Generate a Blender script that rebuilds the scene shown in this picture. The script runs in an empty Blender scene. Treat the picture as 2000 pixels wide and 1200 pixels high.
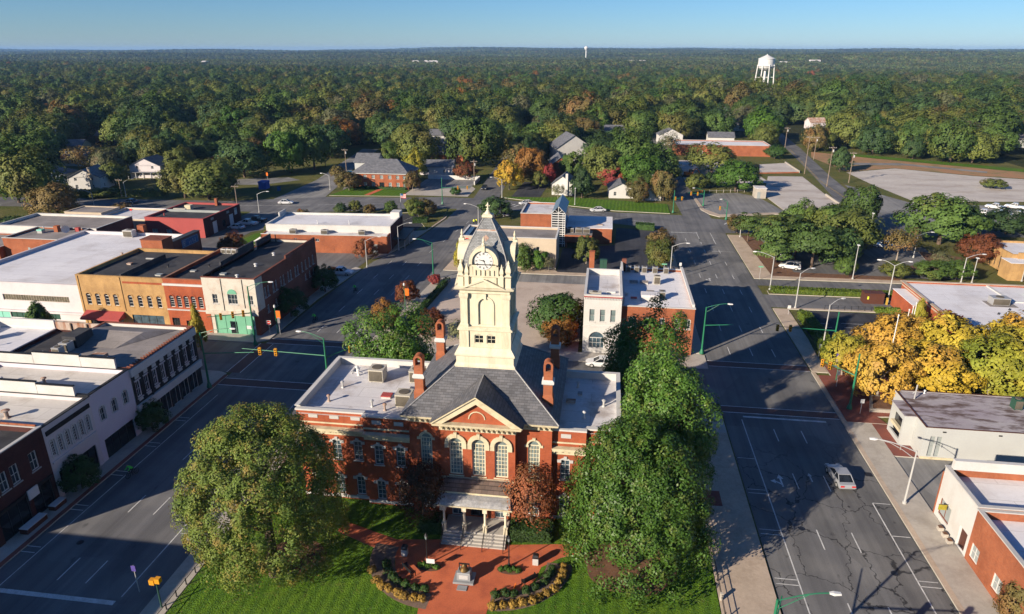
import bpy, math, random
import numpy as np
from mathutils import Vector, Matrix
SC = bpy.context.scene
COL = SC.collection
R = math.radians
rnd = random.Random(7)
# ---------------------------------------------------------------- camera (drone at 46 m, looking 7.8 deg left of the street axis)
cam = bpy.data.cameras.new('camera'); cam_o = bpy.data.objects.new('camera', cam); COL.objects.link(cam_o)
cam.sensor_fit = 'HORIZONTAL'; cam.sensor_width = 36.0; cam.lens = 36.0*1333/2000
cam.clip_start = 0.5; cam.clip_end = 40000
cam_o.location = (0, 0, 46); cam_o.rotation_euler = (R(90-20.674), 0, R(7.833))
SC.camera = cam_o
# ---------------------------------------------------------------- sky, sun, exposure
SUN_EL, SUN_SHADOW_AZ = R(20.5), R(43.7)        # shadows fall 43.7 deg right of the street axis
W = bpy.data.worlds.new('World'); SC.world = W; W.use_nodes = True
wn = W.node_tree.nodes; wl = W.node_tree.links
sky = wn.new('ShaderNodeTexSky'); sky.sky_type = 'NISHITA'; sky.sun_disc = False
sky.sun_elevation = SUN_EL; sky.sun_rotation = SUN_SHADOW_AZ + math.pi
sky.altitude = 100; sky.air_density = 0.95; sky.dust_density = 0.0; sky.ozone_density = 9
bg = wn['Background']; wl.new(sky.outputs[0], bg.inputs[0]); bg.inputs[1].default_value = 0.064
sun = bpy.data.lights.new('sun', 'SUN'); sun.energy = 5.0; sun.angle = R(0.5); sun.color = (1.0, 0.86, 0.68)
sun_o = bpy.data.objects.new('sun', sun); COL.objects.link(sun_o)
sd = Vector((math.sin(SUN_SHADOW_AZ)*math.cos(SUN_EL), math.cos(SUN_SHADOW_AZ)*math.cos(SUN_EL), -math.sin(SUN_EL)))
sun_o.rotation_euler = sd.to_track_quat('-Z', 'Y').to_euler(); sun_o.location = (-200, -200, 200)
vs = SC.view_settings; vs.view_transform = 'Standard'; vs.look = 'None'; vs.gamma = 1; vs.use_curve_mapping = False; vs.exposure = 0.85
HAZE = 6.5e-5
cy = SC.cycles
cy.use_denoising = True; cy.max_bounces = 5; cy.diffuse_bounces = 2; cy.glossy_bounces = 2; cy.transmission_bounces = 2
cy.transparent_max_bounces = 4; cy.volume_bounces = 0; cy.use_adaptive_sampling = True; cy.adaptive_threshold = 0.02
cy.caustics_reflective = False; cy.caustics_refractive = False
# ---------------------------------------------------------------- materials
def rgb(h):
    h = h.lstrip('#'); c = [int(h[i:i+2], 16)/255 for i in (0, 2, 4)]
    return tuple(((x+.055)/1.055)**2.4 if x > .04045 else x/12.92 for x in c) + (1.0,)
def lin(*c): return tuple(c) + (1.0,)
MATS = {}
def nodes_of(m):
    m.use_nodes = True; return m.node_tree.nodes, m.node_tree.links, m.node_tree.nodes['Principled BSDF']
def mix(n, l, f, a, b, mode='MIX'):
    x = n.new('ShaderNodeMix'); x.data_type = 'RGBA'; x.blend_type = mode
    for s, v in ((x.inputs[0], f), (x.inputs[6], a), (x.inputs[7], b)):
        if hasattr(v, 'is_linked') or hasattr(v, 'links'): l.new(v, s)
        elif isinstance(v, (int, float)): s.default_value = v
        else: s.default_value = v
    return x.outputs[2]
def noise(n, l, vec, scale, detail=3, rough=.6, lo=.35, hi=.65):
    t = n.new('ShaderNodeTexNoise'); t.inputs['Scale'].default_value = scale; t.inputs['Detail'].default_value = detail
    t.inputs['Roughness'].default_value = rough
    if vec is not None: l.new(vec, t.inputs['Vector'])
    r = n.new('ShaderNodeMapRange'); r.inputs[1].default_value = lo; r.inputs[2].default_value = hi
    l.new(t.outputs[0], r.inputs[0]); return r.outputs[0]
def mapping(n, l, vec, scale=(1, 1, 1), rot=(0, 0, 0)):
    m = n.new('ShaderNodeMapping'); m.inputs['Scale'].default_value = scale; m.inputs['Rotation'].default_value = rot
    l.new(vec, m.inputs[0]); return m.outputs[0]
def mat(name, c, c2=None, rough=.85, s1=.35, s2=6., spec=.25, metal=0., var=.18, stretch=(1, 1, 1), dirt=None, dirt_amt=.5, dirt_scale=.25, bump=0., world=False, seams=0., dlo=.5, dhi=.72):
    """plain surface: two octaves of value variation, optional stain colour"""
    if name in MATS: return MATS[name]
    m = bpy.data.materials.new(name); n, l, b = nodes_of(m)
    if world: v = n.new('ShaderNodeNewGeometry').outputs['Position']
    else: v = n.new('ShaderNodeTexCoord').outputs['Object']
    v = mapping(n, l, v, stretch)
    c2 = c2 or tuple(x*(1-var*1.6) for x in c[:3]) + (1,)
    f1 = noise(n, l, v, s1); f2 = noise(n, l, v, s2, 2)
    col = mix(n, l, f1, c, c2)
    dk = tuple(x*(1-var) for x in (1, 1, 1)) + (1,)
    col = mix(n, l, f2, col, mix(n, l, 1.0, col, dk, 'MULTIPLY'))
    if dirt:
        f3 = noise(n, l, v, dirt_scale, 5, .65, dlo, dhi)
        mm = n.new('ShaderNodeMath'); mm.operation = 'MULTIPLY'; mm.inputs[1].default_value = dirt_amt; l.new(f3, mm.inputs[0])
        col = mix(n, l, mm.outputs[0], col, dirt)
    if seams:
        t = n.new('ShaderNodeTexBrick'); l.new(v, t.inputs['Vector']); t.inputs['Scale'].default_value = 1; t.inputs['Brick Width'].default_value = seams*3.3; t.inputs['Row Height'].default_value = seams; t.inputs['Mortar Size'].default_value = .035
        t.inputs['Color1'].default_value = lin(1, 1, 1); t.inputs['Color2'].default_value = lin(.93, .93, .94); t.inputs['Mortar'].default_value = lin(.72, .71, .7); col = mix(n, l, 1.0, col, t.outputs[0], 'MULTIPLY')
    l.new(col, b.inputs['Base Color']); b.inputs['Roughness'].default_value = rough
    b.inputs['Specular IOR Level'].default_value = spec; b.inputs['Metallic'].default_value = metal
    if bump:
        bp = n.new('ShaderNodeBump'); bp.inputs['Strength'].default_value = bump; bp.inputs['Distance'].default_value = .05
        l.new(f2, bp.inputs['Height']); l.new(bp.outputs[0], b.inputs['Normal'])
    MATS[name] = m; return m
def brickmat(name, c, c2, mortar, axis='x'):
    m = bpy.data.materials.new(name); n, l, b = nodes_of(m)
    v = n.new('ShaderNodeTexCoord').outputs['Object']
    sp = n.new('ShaderNodeSeparateXYZ'); l.new(v, sp.inputs[0]); cb = n.new('ShaderNodeCombineXYZ')
    ad = n.new('ShaderNodeMath'); ad.operation = 'ADD'; l.new(sp.outputs[0], ad.inputs[0]); l.new(sp.outputs[1], ad.inputs[1])
    l.new(ad.outputs[0], cb.inputs[0]); l.new(sp.outputs[2], cb.inputs[1])
    t = n.new('ShaderNodeTexBrick'); l.new(cb.outputs[0], t.inputs['Vector']); t.inputs['Scale'].default_value = 1
    t.inputs['Brick Width'].default_value = .24; t.inputs['Row Height'].default_value = .085; t.inputs['Mortar Size'].default_value = .007
    t.inputs['Color1'].default_value = c; t.inputs['Color2'].default_value = c2; t.inputs['Mortar'].default_value = mortar
    f = noise(n, l, v, .4, 4, .65, .3, .7)
    col = mix(n, l, f, t.outputs[0], mix(n, l, 1.0, t.outputs[0], lin(.62, .6, .62), 'MULTIPLY'))
    f = noise(n, l, mapping(n, l, v, (1.5, 1.5, .25)), 1.1, 4, .7, .55, .8)
    col = mix(n, l, f, col, mix(n, l, 1.0, col, lin(.7, .68, .66), 'MULTIPLY'))
    l.new(col, b.inputs['Base Color']); b.inputs['Roughness'].default_value = .9; b.inputs['Specular IOR Level'].default_value = .15
    MATS[name] = m; return m
def slatemat(name, axis, c=(.088, .09, .10), w=.55, h=.32):
    m = bpy.data.materials.new(name); n, l, b = nodes_of(m)
    v = n.new('ShaderNodeTexCoord').outputs['Object']
    sp = n.new('ShaderNodeSeparateXYZ'); l.new(v, sp.inputs[0]); cb = n.new('ShaderNodeCombineXYZ')
    l.new(sp.outputs[axis], cb.inputs[0]); l.new(sp.outputs[2], cb.inputs[1])
    t = n.new('ShaderNodeTexBrick'); l.new(cb.outputs[0], t.inputs['Vector']); t.inputs['Scale'].default_value = 1
    t.inputs['Brick Width'].default_value = w; t.inputs['Row Height'].default_value = h*.6; t.inputs['Mortar Size'].default_value = .012
    t.inputs['Color1'].default_value = lin(*[x*1.25 for x in c]); t.inputs['Color2'].default_value = lin(*[x*.72 for x in c]); t.inputs['Mortar'].default_value = lin(*[x*.4 for x in c])
    t.inputs['Bias'].default_value = -.15
    f = noise(n, l, v, .9, 4, .65, .35, .7)
    col = mix(n, l, f, t.outputs[0], mix(n, l, 1.0, t.outputs[0], lin(1.35, 1.3, 1.25), 'MULTIPLY'))
    l.new(col, b.inputs['Base Color']); b.inputs['Roughness'].default_value = .6; b.inputs['Specular IOR Level'].default_value = .35
    MATS[name] = m; return m
def asphalt(name, c, cracks=.0, streak=True):
    m = bpy.data.materials.new(name); n, l, b = nodes_of(m)
    v = n.new('ShaderNodeNewGeometry').outputs['Position']
    f1 = noise(n, l, mapping(n, l, v, (1, .25, 1)), .35, 4, .6, .3, .7); f2 = noise(n, l, v, 9, 2, .7, .3, .7); f3 = noise(n, l, v, .12, 3, .6, .45, .6)
    C = lin(*c); col = mix(n, l, f1, C, lin(*[x*1.28 for x in c]))
    col = mix(n, l, f3, col, mix(n, l, 1.0, col, lin(.78, .79, .82), 'MULTIPLY'))
    col = mix(n, l, f2, col, mix(n, l, 1.0, col, lin(.8, .8, .8), 'MULTIPLY'))
    tr = noise(n, l, mapping(n, l, v, (1, .012, 1)), 1.1, 3, .6, .4, .65); col = mix(n, l, tr, col, mix(n, l, 1.0, col, lin(.76, .76, .77), 'MULTIPLY'))
    pt = n.new('ShaderNodeTexVoronoi'); pt.feature = 'F1'; pt.distance = 'CHEBYCHEV'; pt.inputs['Scale'].default_value = .11; l.new(mapping(n, l, v, (1.4, .8, 1)), pt.inputs['Vector'])
    ps_ = n.new('ShaderNodeSeparateXYZ'); l.new(pt.outputs['Color'], ps_.inputs[0]); pr = n.new('ShaderNodeMapRange'); pr.inputs[3].default_value = .84; pr.inputs[4].default_value = 1.1; l.new(ps_.outputs[0], pr.inputs[0]); col = mix(n, l, 1.0, col, pr.outputs[0], 'MULTIPLY')
    ol = noise(n, l, mapping(n, l, v, (1, .5, 1)), .8, 3, .6, .66, .74); col = mix(n, l, ol, col, mix(n, l, 1.0, col, lin(.6, .6, .6), 'MULTIPLY'))
    if cracks:
        nz = n.new('ShaderNodeTexNoise'); nz.inputs['Scale'].default_value = .9; nz.inputs['Detail'].default_value = 5; l.new(v, nz.inputs['Vector'])
        vm = n.new('ShaderNodeVectorMath'); vm.operation = 'MULTIPLY_ADD'; l.new(nz.outputs['Color'], vm.inputs[0]); vm.inputs[1].default_value = (2.2, 2.2, 0); l.new(v, vm.inputs[2])
        vo = n.new('ShaderNodeTexVoronoi'); vo.feature = 'DISTANCE_TO_EDGE'; vo.inputs['Scale'].default_value = .2
        l.new(mapping(n, l, vm.outputs[0], (1.15, .9, 1)), vo.inputs['Vector'])
        r = n.new('ShaderNodeMapRange'); r.inputs[1].default_value = .004; r.inputs[2].default_value = .016; r.inputs[3].default_value = 1; r.inputs[4].default_value = 0
        l.new(vo.outputs['Distance'], r.inputs[0])
        sp = n.new('ShaderNodeSeparateXYZ'); l.new(v, sp.inputs[0])
        k = n.new('ShaderNodeMapRange'); k.inputs[1].default_value = 80; k.inputs[2].default_value = 70; k.inputs[3].default_value = 0; k.inputs[4].default_value = cracks; l.new(sp.outputs[1], k.inputs[0])
        q = n.new('ShaderNodeMath'); q.operation = 'MULTIPLY'; l.new(r.outputs[0], q.inputs[0]); l.new(k.outputs[0], q.inputs[1])
        col = mix(n, l, q.outputs[0], col, lin(.022, .022, .024))
    l.new(col, b.inputs['Base Color']); b.inputs['Roughness'].default_value = .85; b.inputs['Specular IOR Level'].default_value = .25
    MATS[name] = m; return m
def leafmat(name, c1, c2, c3=None, s=.5, rough=.6, trans=.14, spec=.2, vary=.25, tip=None):
    """foliage: patches of c1/c2 through the crown, a few of c3, a brightness shift per tree"""
    m = bpy.data.materials.new(name); n, l, b = nodes_of(m)
    tc = n.new('ShaderNodeTexCoord').outputs['Object']; oi = n.new('ShaderNodeObjectInfo')
    vm = n.new('ShaderNodeVectorMath'); vm.operation = 'ADD'; l.new(tc, vm.inputs[0]); l.new(oi.outputs['Location'], vm.inputs[1])
    f = noise(n, l, vm.outputs[0], s, 2, .5, .38, .62); g = noise(n, l, vm.outputs[0], s*6, 1, .5, .35, .7)
    col = mix(n, l, f, lin(*c1), lin(*c2))
    if c3:
        h = noise(n, l, vm.outputs[0], s*1.7, 2, .5, .53, .66); col = mix(n, l, h, col, lin(*c3))
    col = mix(n, l, g, col, mix(n, l, 1.0, col, lin(.62, .62, .62), 'MULTIPLY'))
    r = n.new('ShaderNodeMapRange'); r.inputs[3].default_value = 1-vary; r.inputs[4].default_value = 1+vary; l.new(oi.outputs['Random'], r.inputs[0])
    col = mix(n, l, 1.0, col, r.outputs[0], 'MULTIPLY')
    l.new(col, b.inputs['Base Color']); b.inputs['Roughness'].default_value = rough; b.inputs['Specular IOR Level'].default_value = spec
    if trans:
        t = n.new('ShaderNodeBsdfTranslucent'); l.new(col, t.inputs[0]); x = n.new('ShaderNodeMixShader'); x.inputs[0].default_value = trans
        l.new(b.outputs[0], x.inputs[1]); l.new(t.outputs[0], x.inputs[2]); l.new(x.outputs[0], n['Material Output'].inputs[0])
    MATS[name] = m; return m
def glass(name, c=(.02, .028, .035), rough=.08):
    m = bpy.data.materials.new(name); n, l, b = nodes_of(m)
    v = n.new('ShaderNodeTexCoord').outputs['Object']
    f = noise(n, l, v, 1.3, 1, .5, .3, .7); l.new(mix(n, l, f, lin(*c), lin(*[x*2.2 for x in c])), b.inputs['Base Color'])
    b.inputs['Roughness'].default_value = rough; b.inputs['Specular IOR Level'].default_value = .6; MATS[name] = m; return m

brickmat('brick_red', lin(.44, .104, .042), lin(.37, .084, .036), lin(.33, .14, .085))
brickmat('brick_orange', lin(.40, .125, .055), lin(.34, .10, .045), lin(.32, .17, .11))
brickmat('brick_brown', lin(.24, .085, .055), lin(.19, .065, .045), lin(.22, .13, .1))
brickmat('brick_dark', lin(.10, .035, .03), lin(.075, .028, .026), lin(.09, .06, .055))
brickmat('brick_tan', lin(.52, .32, .13), lin(.47, .28, .11), lin(.45, .31, .16))
mat('cream_paint', lin(.64, .59, .45), lin(.60, .55, .41), rough=.6, s1=1.2, var=.07, stretch=(1.6, 1.6, .3), dirt=lin(.36, .29, .18), dirt_amt=.5, dirt_scale=.9)
mat('cream_trim', lin(.60, .53, .37), lin(.53, .465, .32), rough=.65, s1=1.2, var=.08, dirt=lin(.3, .24, .15), dirt_amt=.4, dirt_scale=1.2)
mat('white_paint', lin(.58, .57, .55), lin(.53, .52, .50), rough=.6, var=.07, dirt=lin(.42, .38, .33), dirt_amt=.35, dirt_scale=.5)
mat('cream_wall', lin(.52, .43, .325), lin(.47, .39, .29), rough=.8, var=.07, dirt=lin(.4, .32, .24), dirt_amt=.3, dirt_scale=.4)
mat('old_white_wall', lin(.55, .52, .45), lin(.50, .47, .40), rough=.8, var=.09, dirt=lin(.42, .22, .15), dirt_amt=.5, dirt_scale=.7)
mat('pink_white', lin(.60, .555, .565), lin(.56, .52, .53), rough=.8, var=.06, dirt=lin(.4, .36, .38), dirt_amt=.3, dirt_scale=.5)
mat('lilac_paint', lin(.60, .56, .62), lin(.56, .52, .58), rough=.8, var=.06)
mat('black_paint', lin(.018, .018, .02), rough=.6, var=.1)
mat('red_paint', lin(.36, .07, .065), lin(.32, .06, .058), rough=.7, var=.08)
mat('grey_stucco', lin(.44, .455, .445), lin(.41, .42, .415), rough=.85, var=.04, dirt=lin(.4, .4, .38), dirt_amt=.3)
mat('roof_white', lin(.66, .645, .65), lin(.58, .565, .58), rough=.7, s1=.15, s2=2.5, var=.07, dirt=lin(.30, .24, .20), dirt_amt=.75, dirt_scale=.3, seams=2.2)
mat('roof_white_clean', lin(.74, .73, .745), lin(.68, .67, .69), rough=.7, s1=.12, s2=2, var=.05, dirt=lin(.42, .38, .36), dirt_amt=.55, dirt_scale=.16, seams=2.8)
mat('roof_beige', lin(.62, .59, .55), lin(.56, .53, .495), rough=.8, s1=.2, s2=2.5, var=.06, dirt=lin(.30, .25, .21), dirt_amt=.6, dirt_scale=.3, seams=2.4)
mat('roof_grey', lin(.30, .27, .255), lin(.22, .20, .19), rough=.9, s1=.18, s2=3, var=.1, dirt=lin(.13, .115, .11), dirt_amt=.7, dirt_scale=.25, seams=2.0)
mat('roof_black', lin(.035, .035, .04), lin(.06, .06, .065), rough=.85, s1=.25, s2=3, var=.12, dirt=lin(.11, .105, .10), dirt_amt=.5, dirt_scale=.4, seams=1.6)
mat('roof_stained', lin(.40, .37, .38), lin(.33, .29, .32), rough=.85, s1=.2, s2=2.0, var=.1, stretch=(.55, 1.6, 1), dirt=lin(.095, .06, .05), dirt_amt=.9, dirt_scale=.5, dlo=.46, dhi=.6)
mat('metal_grey', lin(.42, .42, .42), rough=.5, spec=.5, metal=.3, var=.08)
mat('ac_beige', lin(.50, .47, .40), lin(.44, .41, .35), rough=.6, var=.1)
mat('ac_grille', lin(.16, .14, .11), rough=.7, var=.25, s2=14)
mat('concrete', lin(.46, .42, .365), lin(.39, .355, .31), s1=.3, s2=4, var=.1, dirt=lin(.2, .17, .14), dirt_amt=.45, dirt_scale=.4, world=True)
mat('concrete_tan', lin(.50, .40, .31), lin(.43, .345, .265), s1=.3, s2=4, var=.1, dirt=lin(.22, .16, .11), dirt_amt=.4, dirt_scale=.5, world=True)
mat('kerb_stone', lin(.46, .43, .38), lin(.38, .35, .31), s1=.4, s2=5, var=.1, world=True)
mat('granite_step', lin(.45, .42, .38), lin(.38, .36, .33), s1=1., s2=9, var=.1)
mat('plaza_brick', lin(.56, .150, .066), lin(.48, .12, .056), s1=.5, s2=8, var=.14, rough=.9, world=True, dirt=lin(.2, .06, .04), dirt_amt=.4, dirt_scale=.5)
mat('paver_brick', lin(.26, .085, .06), lin(.2, .07, .055), s1=.5, s2=8, var=.14, rough=.9, world=True, dirt=lin(.1, .05, .04), dirt_amt=.4, dirt_scale=.5)
mat('crosswalk_brick', lin(.15, .085, .075), lin(.12, .075, .068), s1=.5, s2=8, var=.14, rough=.9, world=True)
mat('mulch', lin(.20, .105, .062), lin(.13, .07, .045), s1=1.2, s2=7, var=.3, rough=1, world=True)
mat('mulch_grey', lin(.24, .17, .13), lin(.17, .12, .09), s1=1.2, s2=9, var=.35, rough=1, world=True)
mat('gravel', lin(.52, .43, .36), lin(.45, .37, .31), s1=.12, s2=5, var=.12, rough=1, world=True, dirt=lin(.24, .17, .13), dirt_amt=.5, dirt_scale=.2)
mat('pale_slab', lin(.54, .50, .455), lin(.45, .41, .38), s1=.08, s2=1.5, var=.14, rough=1, world=True, stretch=(.6, 1.4, 1), dirt=lin(.22, .15, .11), dirt_amt=.6, dirt_scale=.12)
mat('clay', lin(.36, .19, .10), lin(.30, .2, .1), s1=.15, s2=2, var=.15, rough=1, world=True, dirt=lin(.12, .12, .045), dirt_amt=.8, dirt_scale=.15)
asphalt('asphalt', (.16, .158, .158)); asphalt('asphalt_cracked', (.17, .167, .162), .9); asphalt('asphalt_dark', (.052, .053, .060)); asphalt('asphalt_pale', (.24, .235, .225))
mat('road_paint', lin(.70, .70, .68), lin(.5, .5, .49), rough=.8, s1=1, s2=5, var=.2, world=True)
mat('yellow_paint', lin(.55, .36, .06), rough=.8, var=.2, world=True)
def grassmat(name, c1, c2, stripes=0):
    m = bpy.data.materials.new(name); n, l, b = nodes_of(m); v = n.new('ShaderNodeNewGeometry').outputs['Position']
    f1 = noise(n, l, v, .12, 4, .6, .35, .65); f2 = noise(n, l, v, 2.5, 3, .7, .3, .7)
    col = mix(n, l, f1, lin(*c1), lin(*c2)); col = mix(n, l, f2, col, mix(n, l, 1.0, col, lin(.55, .6, .5), 'MULTIPLY'))
    if stripes:
        w = n.new('ShaderNodeTexWave'); w.wave_type = 'BANDS'; w.bands_direction = 'X'; w.inputs['Scale'].default_value = .28; w.inputs['Distortion'].default_value = 3.5
        w.inputs['Detail'].default_value = 2; l.new(mapping(n, l, v, (1, .35, 1), (0, 0, .1)), w.inputs['Vector'])
        col = mix(n, l, w.outputs[1], col, mix(n, l, 1.0, col, lin(1.5, 1.4, 1.1), 'MULTIPLY'))
    fw_ = noise(n, l, v, 3.3, 4, .75, .62, .72); col = mix(n, l, fw_, col, lin(.20, .14, .05)); fb_ = noise(n, l, v, .35, 4, .7, .6, .8); col = mix(n, l, fb_, col, mix(n, l, .6, col, lin(.17, .14, .06)))
    l.new(col, b.inputs['Base Color']); b.inputs['Roughness'].default_value = .9; b.inputs['Specular IOR Level'].default_value = .1
    bp = n.new('ShaderNodeBump'); bp.inputs['Strength'].default_value = .6; bp.inputs['Distance'].default_value = .08; l.new(noise(n, l, v, 7, 3), bp.inputs['Height']); l.new(bp.outputs[0], b.inputs['Normal'])
    MATS[name] = m
grassmat('lawn', (.065, .145, .016), (.09, .165, .02), 1); grassmat('rough_grass', (.11, .125, .035), (.17, .15, .055)); grassmat('forest_floor', (.035, .045, .018), (.06, .06, .025))
slatemat('slate_x', 0); slatemat('slate_y', 1); slatemat('slate_dome_x', 0, (.165, .175, .185), .3, .22); slatemat('slate_dome_y', 1, (.165, .175, .185), .3, .22)
slatemat('shingle_x', 0, (.11, .115, .13), .9, .3); slatemat('shingle_y', 1, (.11, .115, .13), .9, .3); slatemat('shingle_brown', 0, (.13, .10, .085), .6, .22)
mat('lead_grey', lin(.36, .36, .36), lin(.25, .25, .26), rough=.55, var=.15, s1=1.5, dirt=lin(.2, .16, .1), dirt_amt=.5, dirt_scale=1.2)
glass('glass'); glass('glass_blue', (.03, .05, .065), .12); glass('glass_pale', (.10, .13, .13), .2); glass('glass_dark', (.008, .01, .013), .1)
mat('blind_grey', lin(.30, .33, .33), rough=.6, var=.1)
mat('frame_white', lin(.60, .59, .57), rough=.5, var=.05); mat('frame_cream', lin(.66, .60, .44), rough=.5, var=.05); mat('frame_dark', lin(.05, .05, .05), rough=.5, var=.1)
mat('stone_trim', lin(.48, .47, .455), lin(.42, .41, .40), rough=.8, var=.08)
mat('green_paint', lin(.02, .17, .085), rough=.45, spec=.5, var=.08); mat('green_front', lin(.16, .40, .27), lin(.14, .36, .24), rough=.6, var=.06)
mat('mint', lin(.22, .52, .42), rough=.6, var=.05); mat('dark_green', lin(.03, .085, .06), rough=.6, var=.1)
mat('galvanised', lin(.50, .50, .49), rough=.45, spec=.5, metal=.25, var=.06); mat('black_metal', lin(.014, .014, .016), rough=.45, spec=.5, var=.1)
mat('signal_yellow', lin(.62, .28, .02), rough=.45, var=.05); mat('lens_dark', lin(.02, .02, .015), rough=.3, var=.1)
mat('lamp_white', lin(.62, .62, .61), rough=.4, var=.03); mat('orange_banner', lin(.75, .16, .015), rough=.7, var=.06); mat('purple_banner', lin(.10, .07, .30), rough=.7, var=.1)
mat('wood_pole', lin(.26, .20, .155), lin(.2, .155, .12), rough=.9, var=.15); mat('bark', lin(.14, .10, .075), lin(.09, .066, .05), rough=.95, var=.2, s1=2); mat('bark_pale', lin(.34, .29, .24), lin(.24, .2, .16), rough=.95, var=.2, s1=2)
mat('red_sign', lin(.55, .02, .02), rough=.5, var=.03); mat('blue_sign', lin(.03, .10, .24), rough=.7, var=.1); mat('rust', lin(.28, .11, .05), lin(.5, .42, .36), rough=.9, var=.2, s1=1.1, stretch=(1, 1, .2))
mat('blue_metal', lin(.17, .25, .33), lin(.14, .21, .28), rough=.4, spec=.5, metal=.3, var=.06)
mat('rubber', lin(.014, .014, .014), rough=.8, var=.1); mat('blue_tarp', lin(.02, .09, .42), rough=.6, var=.1); mat('bronze', lin(.30, .19, .07), rough=.35, spec=.5, metal=.8, var=.15)
mat('granite_grey', lin(.30, .31, .32), lin(.24, .25, .26), rough=.5, s2=20, var=.12); mat('brown_metal', lin(.10, .04, .028), rough=.6, var=.1)
mat('hivis', lin(.10, .75, .10), rough=.6, var=.05); mat('hivis_yellow', lin(.65, .72, .05), rough=.6, var=.05); mat('skin', lin(.42, .24, .17), rough=.6, var=.05); mat('dark_cloth', lin(.02, .022, .03), rough=.8, var=.1)
mat('dirty_window_wall', lin(.20, .17, .12), rough=.4, var=.3, s1=1)
for nm, c in (('car_white', (.62, .63, .64)), ('car_silver', (.30, .31, .33)), ('car_blue', (.03, .06, .13)), ('car_dark', (.02, .022, .026)), ('car_red', (.25, .02, .02)), ('car_teal', (.02, .32, .36))):
    m_ = mat(nm, lin(*c), rough=.28, spec=.5, var=.03); m_.node_tree.nodes['Principled BSDF'].inputs['Coat Weight'].default_value = .5
# foliage
leafmat('leaf_maple', (.155, .20, .036), (.11, .17, .031), (.24, .18, .045), .55)
leafmat('leaf_magnolia', (.105, .215, .032), (.08, .175, .029), (.165, .225, .046), .6, .45, .2, .25)
leafmat('leaf_rust', (.30, .095, .04), (.20, .075, .035), (.14, .09, .035), .6)
leafmat('leaf_rust_dark', (.11, .05, .028), (.06, .045, .022), (.16, .07, .03), .6)
leafmat('leaf_gold', (.60, .42, .045), (.50, .39, .045), (.58, .34, .06), .35, vary=.08)
leafmat('leaf_amber', (.60, .35, .06), (.54, .36, .055), (.46, .27, .08), .4, vary=.08)
leafmat('leaf_lime', (.29, .29, .035), (.44, .34, .045), (.21, .25, .032), .35, vary=.08)
leafmat('leaf_yellow', (.55, .36, .035), (.45, .32, .03), (.60, .34, .05), .5, vary=.05)
leafmat('leaf_red', (.33, .05, .05), (.24, .05, .045), (.4, .12, .06), .6, vary=.12)
leafmat('leaf_green', (.10, .165, .033), (.074, .13, .03), (.14, .17, .036), .3)
leafmat('leaf_olive', (.155, .178, .038), (.118, .15, .036), (.18, .165, .044), .3)
leafmat('leaf_dark', (.064, .115, .036), (.050, .094, .033), (.09, .13, .038), .3)
leafmat('leaf_bright', (.085, .17, .022), (.06, .13, .022), None, .4)
leafmat('leaf_brown', (.20, .145, .05), (.14, .125, .042), (.22, .13, .05), .4)
leafmat('leaf_grey', (.17, .17, .085), (.13, .145, .065), (.19, .155, .085), .4)
leafmat('leaf_orange', (.32, .135, .03), (.26, .14, .035), (.2, .12, .03), .4)
leafmat('leaf_pine', (.092, .155, .036), (.068, .12, .032), (.13, .155, .036), .4)
leafmat('leaf_hedge', (.15, .21, .025), (.10, .16, .022), None, .8); leafmat('leaf_hedge_dark', (.05, .105, .024), (.04, .08, .02), None, .8)
leafmat('leaf_shrub_gold', (.42, .26, .05), (.35, .22, .05), None, .8)

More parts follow.
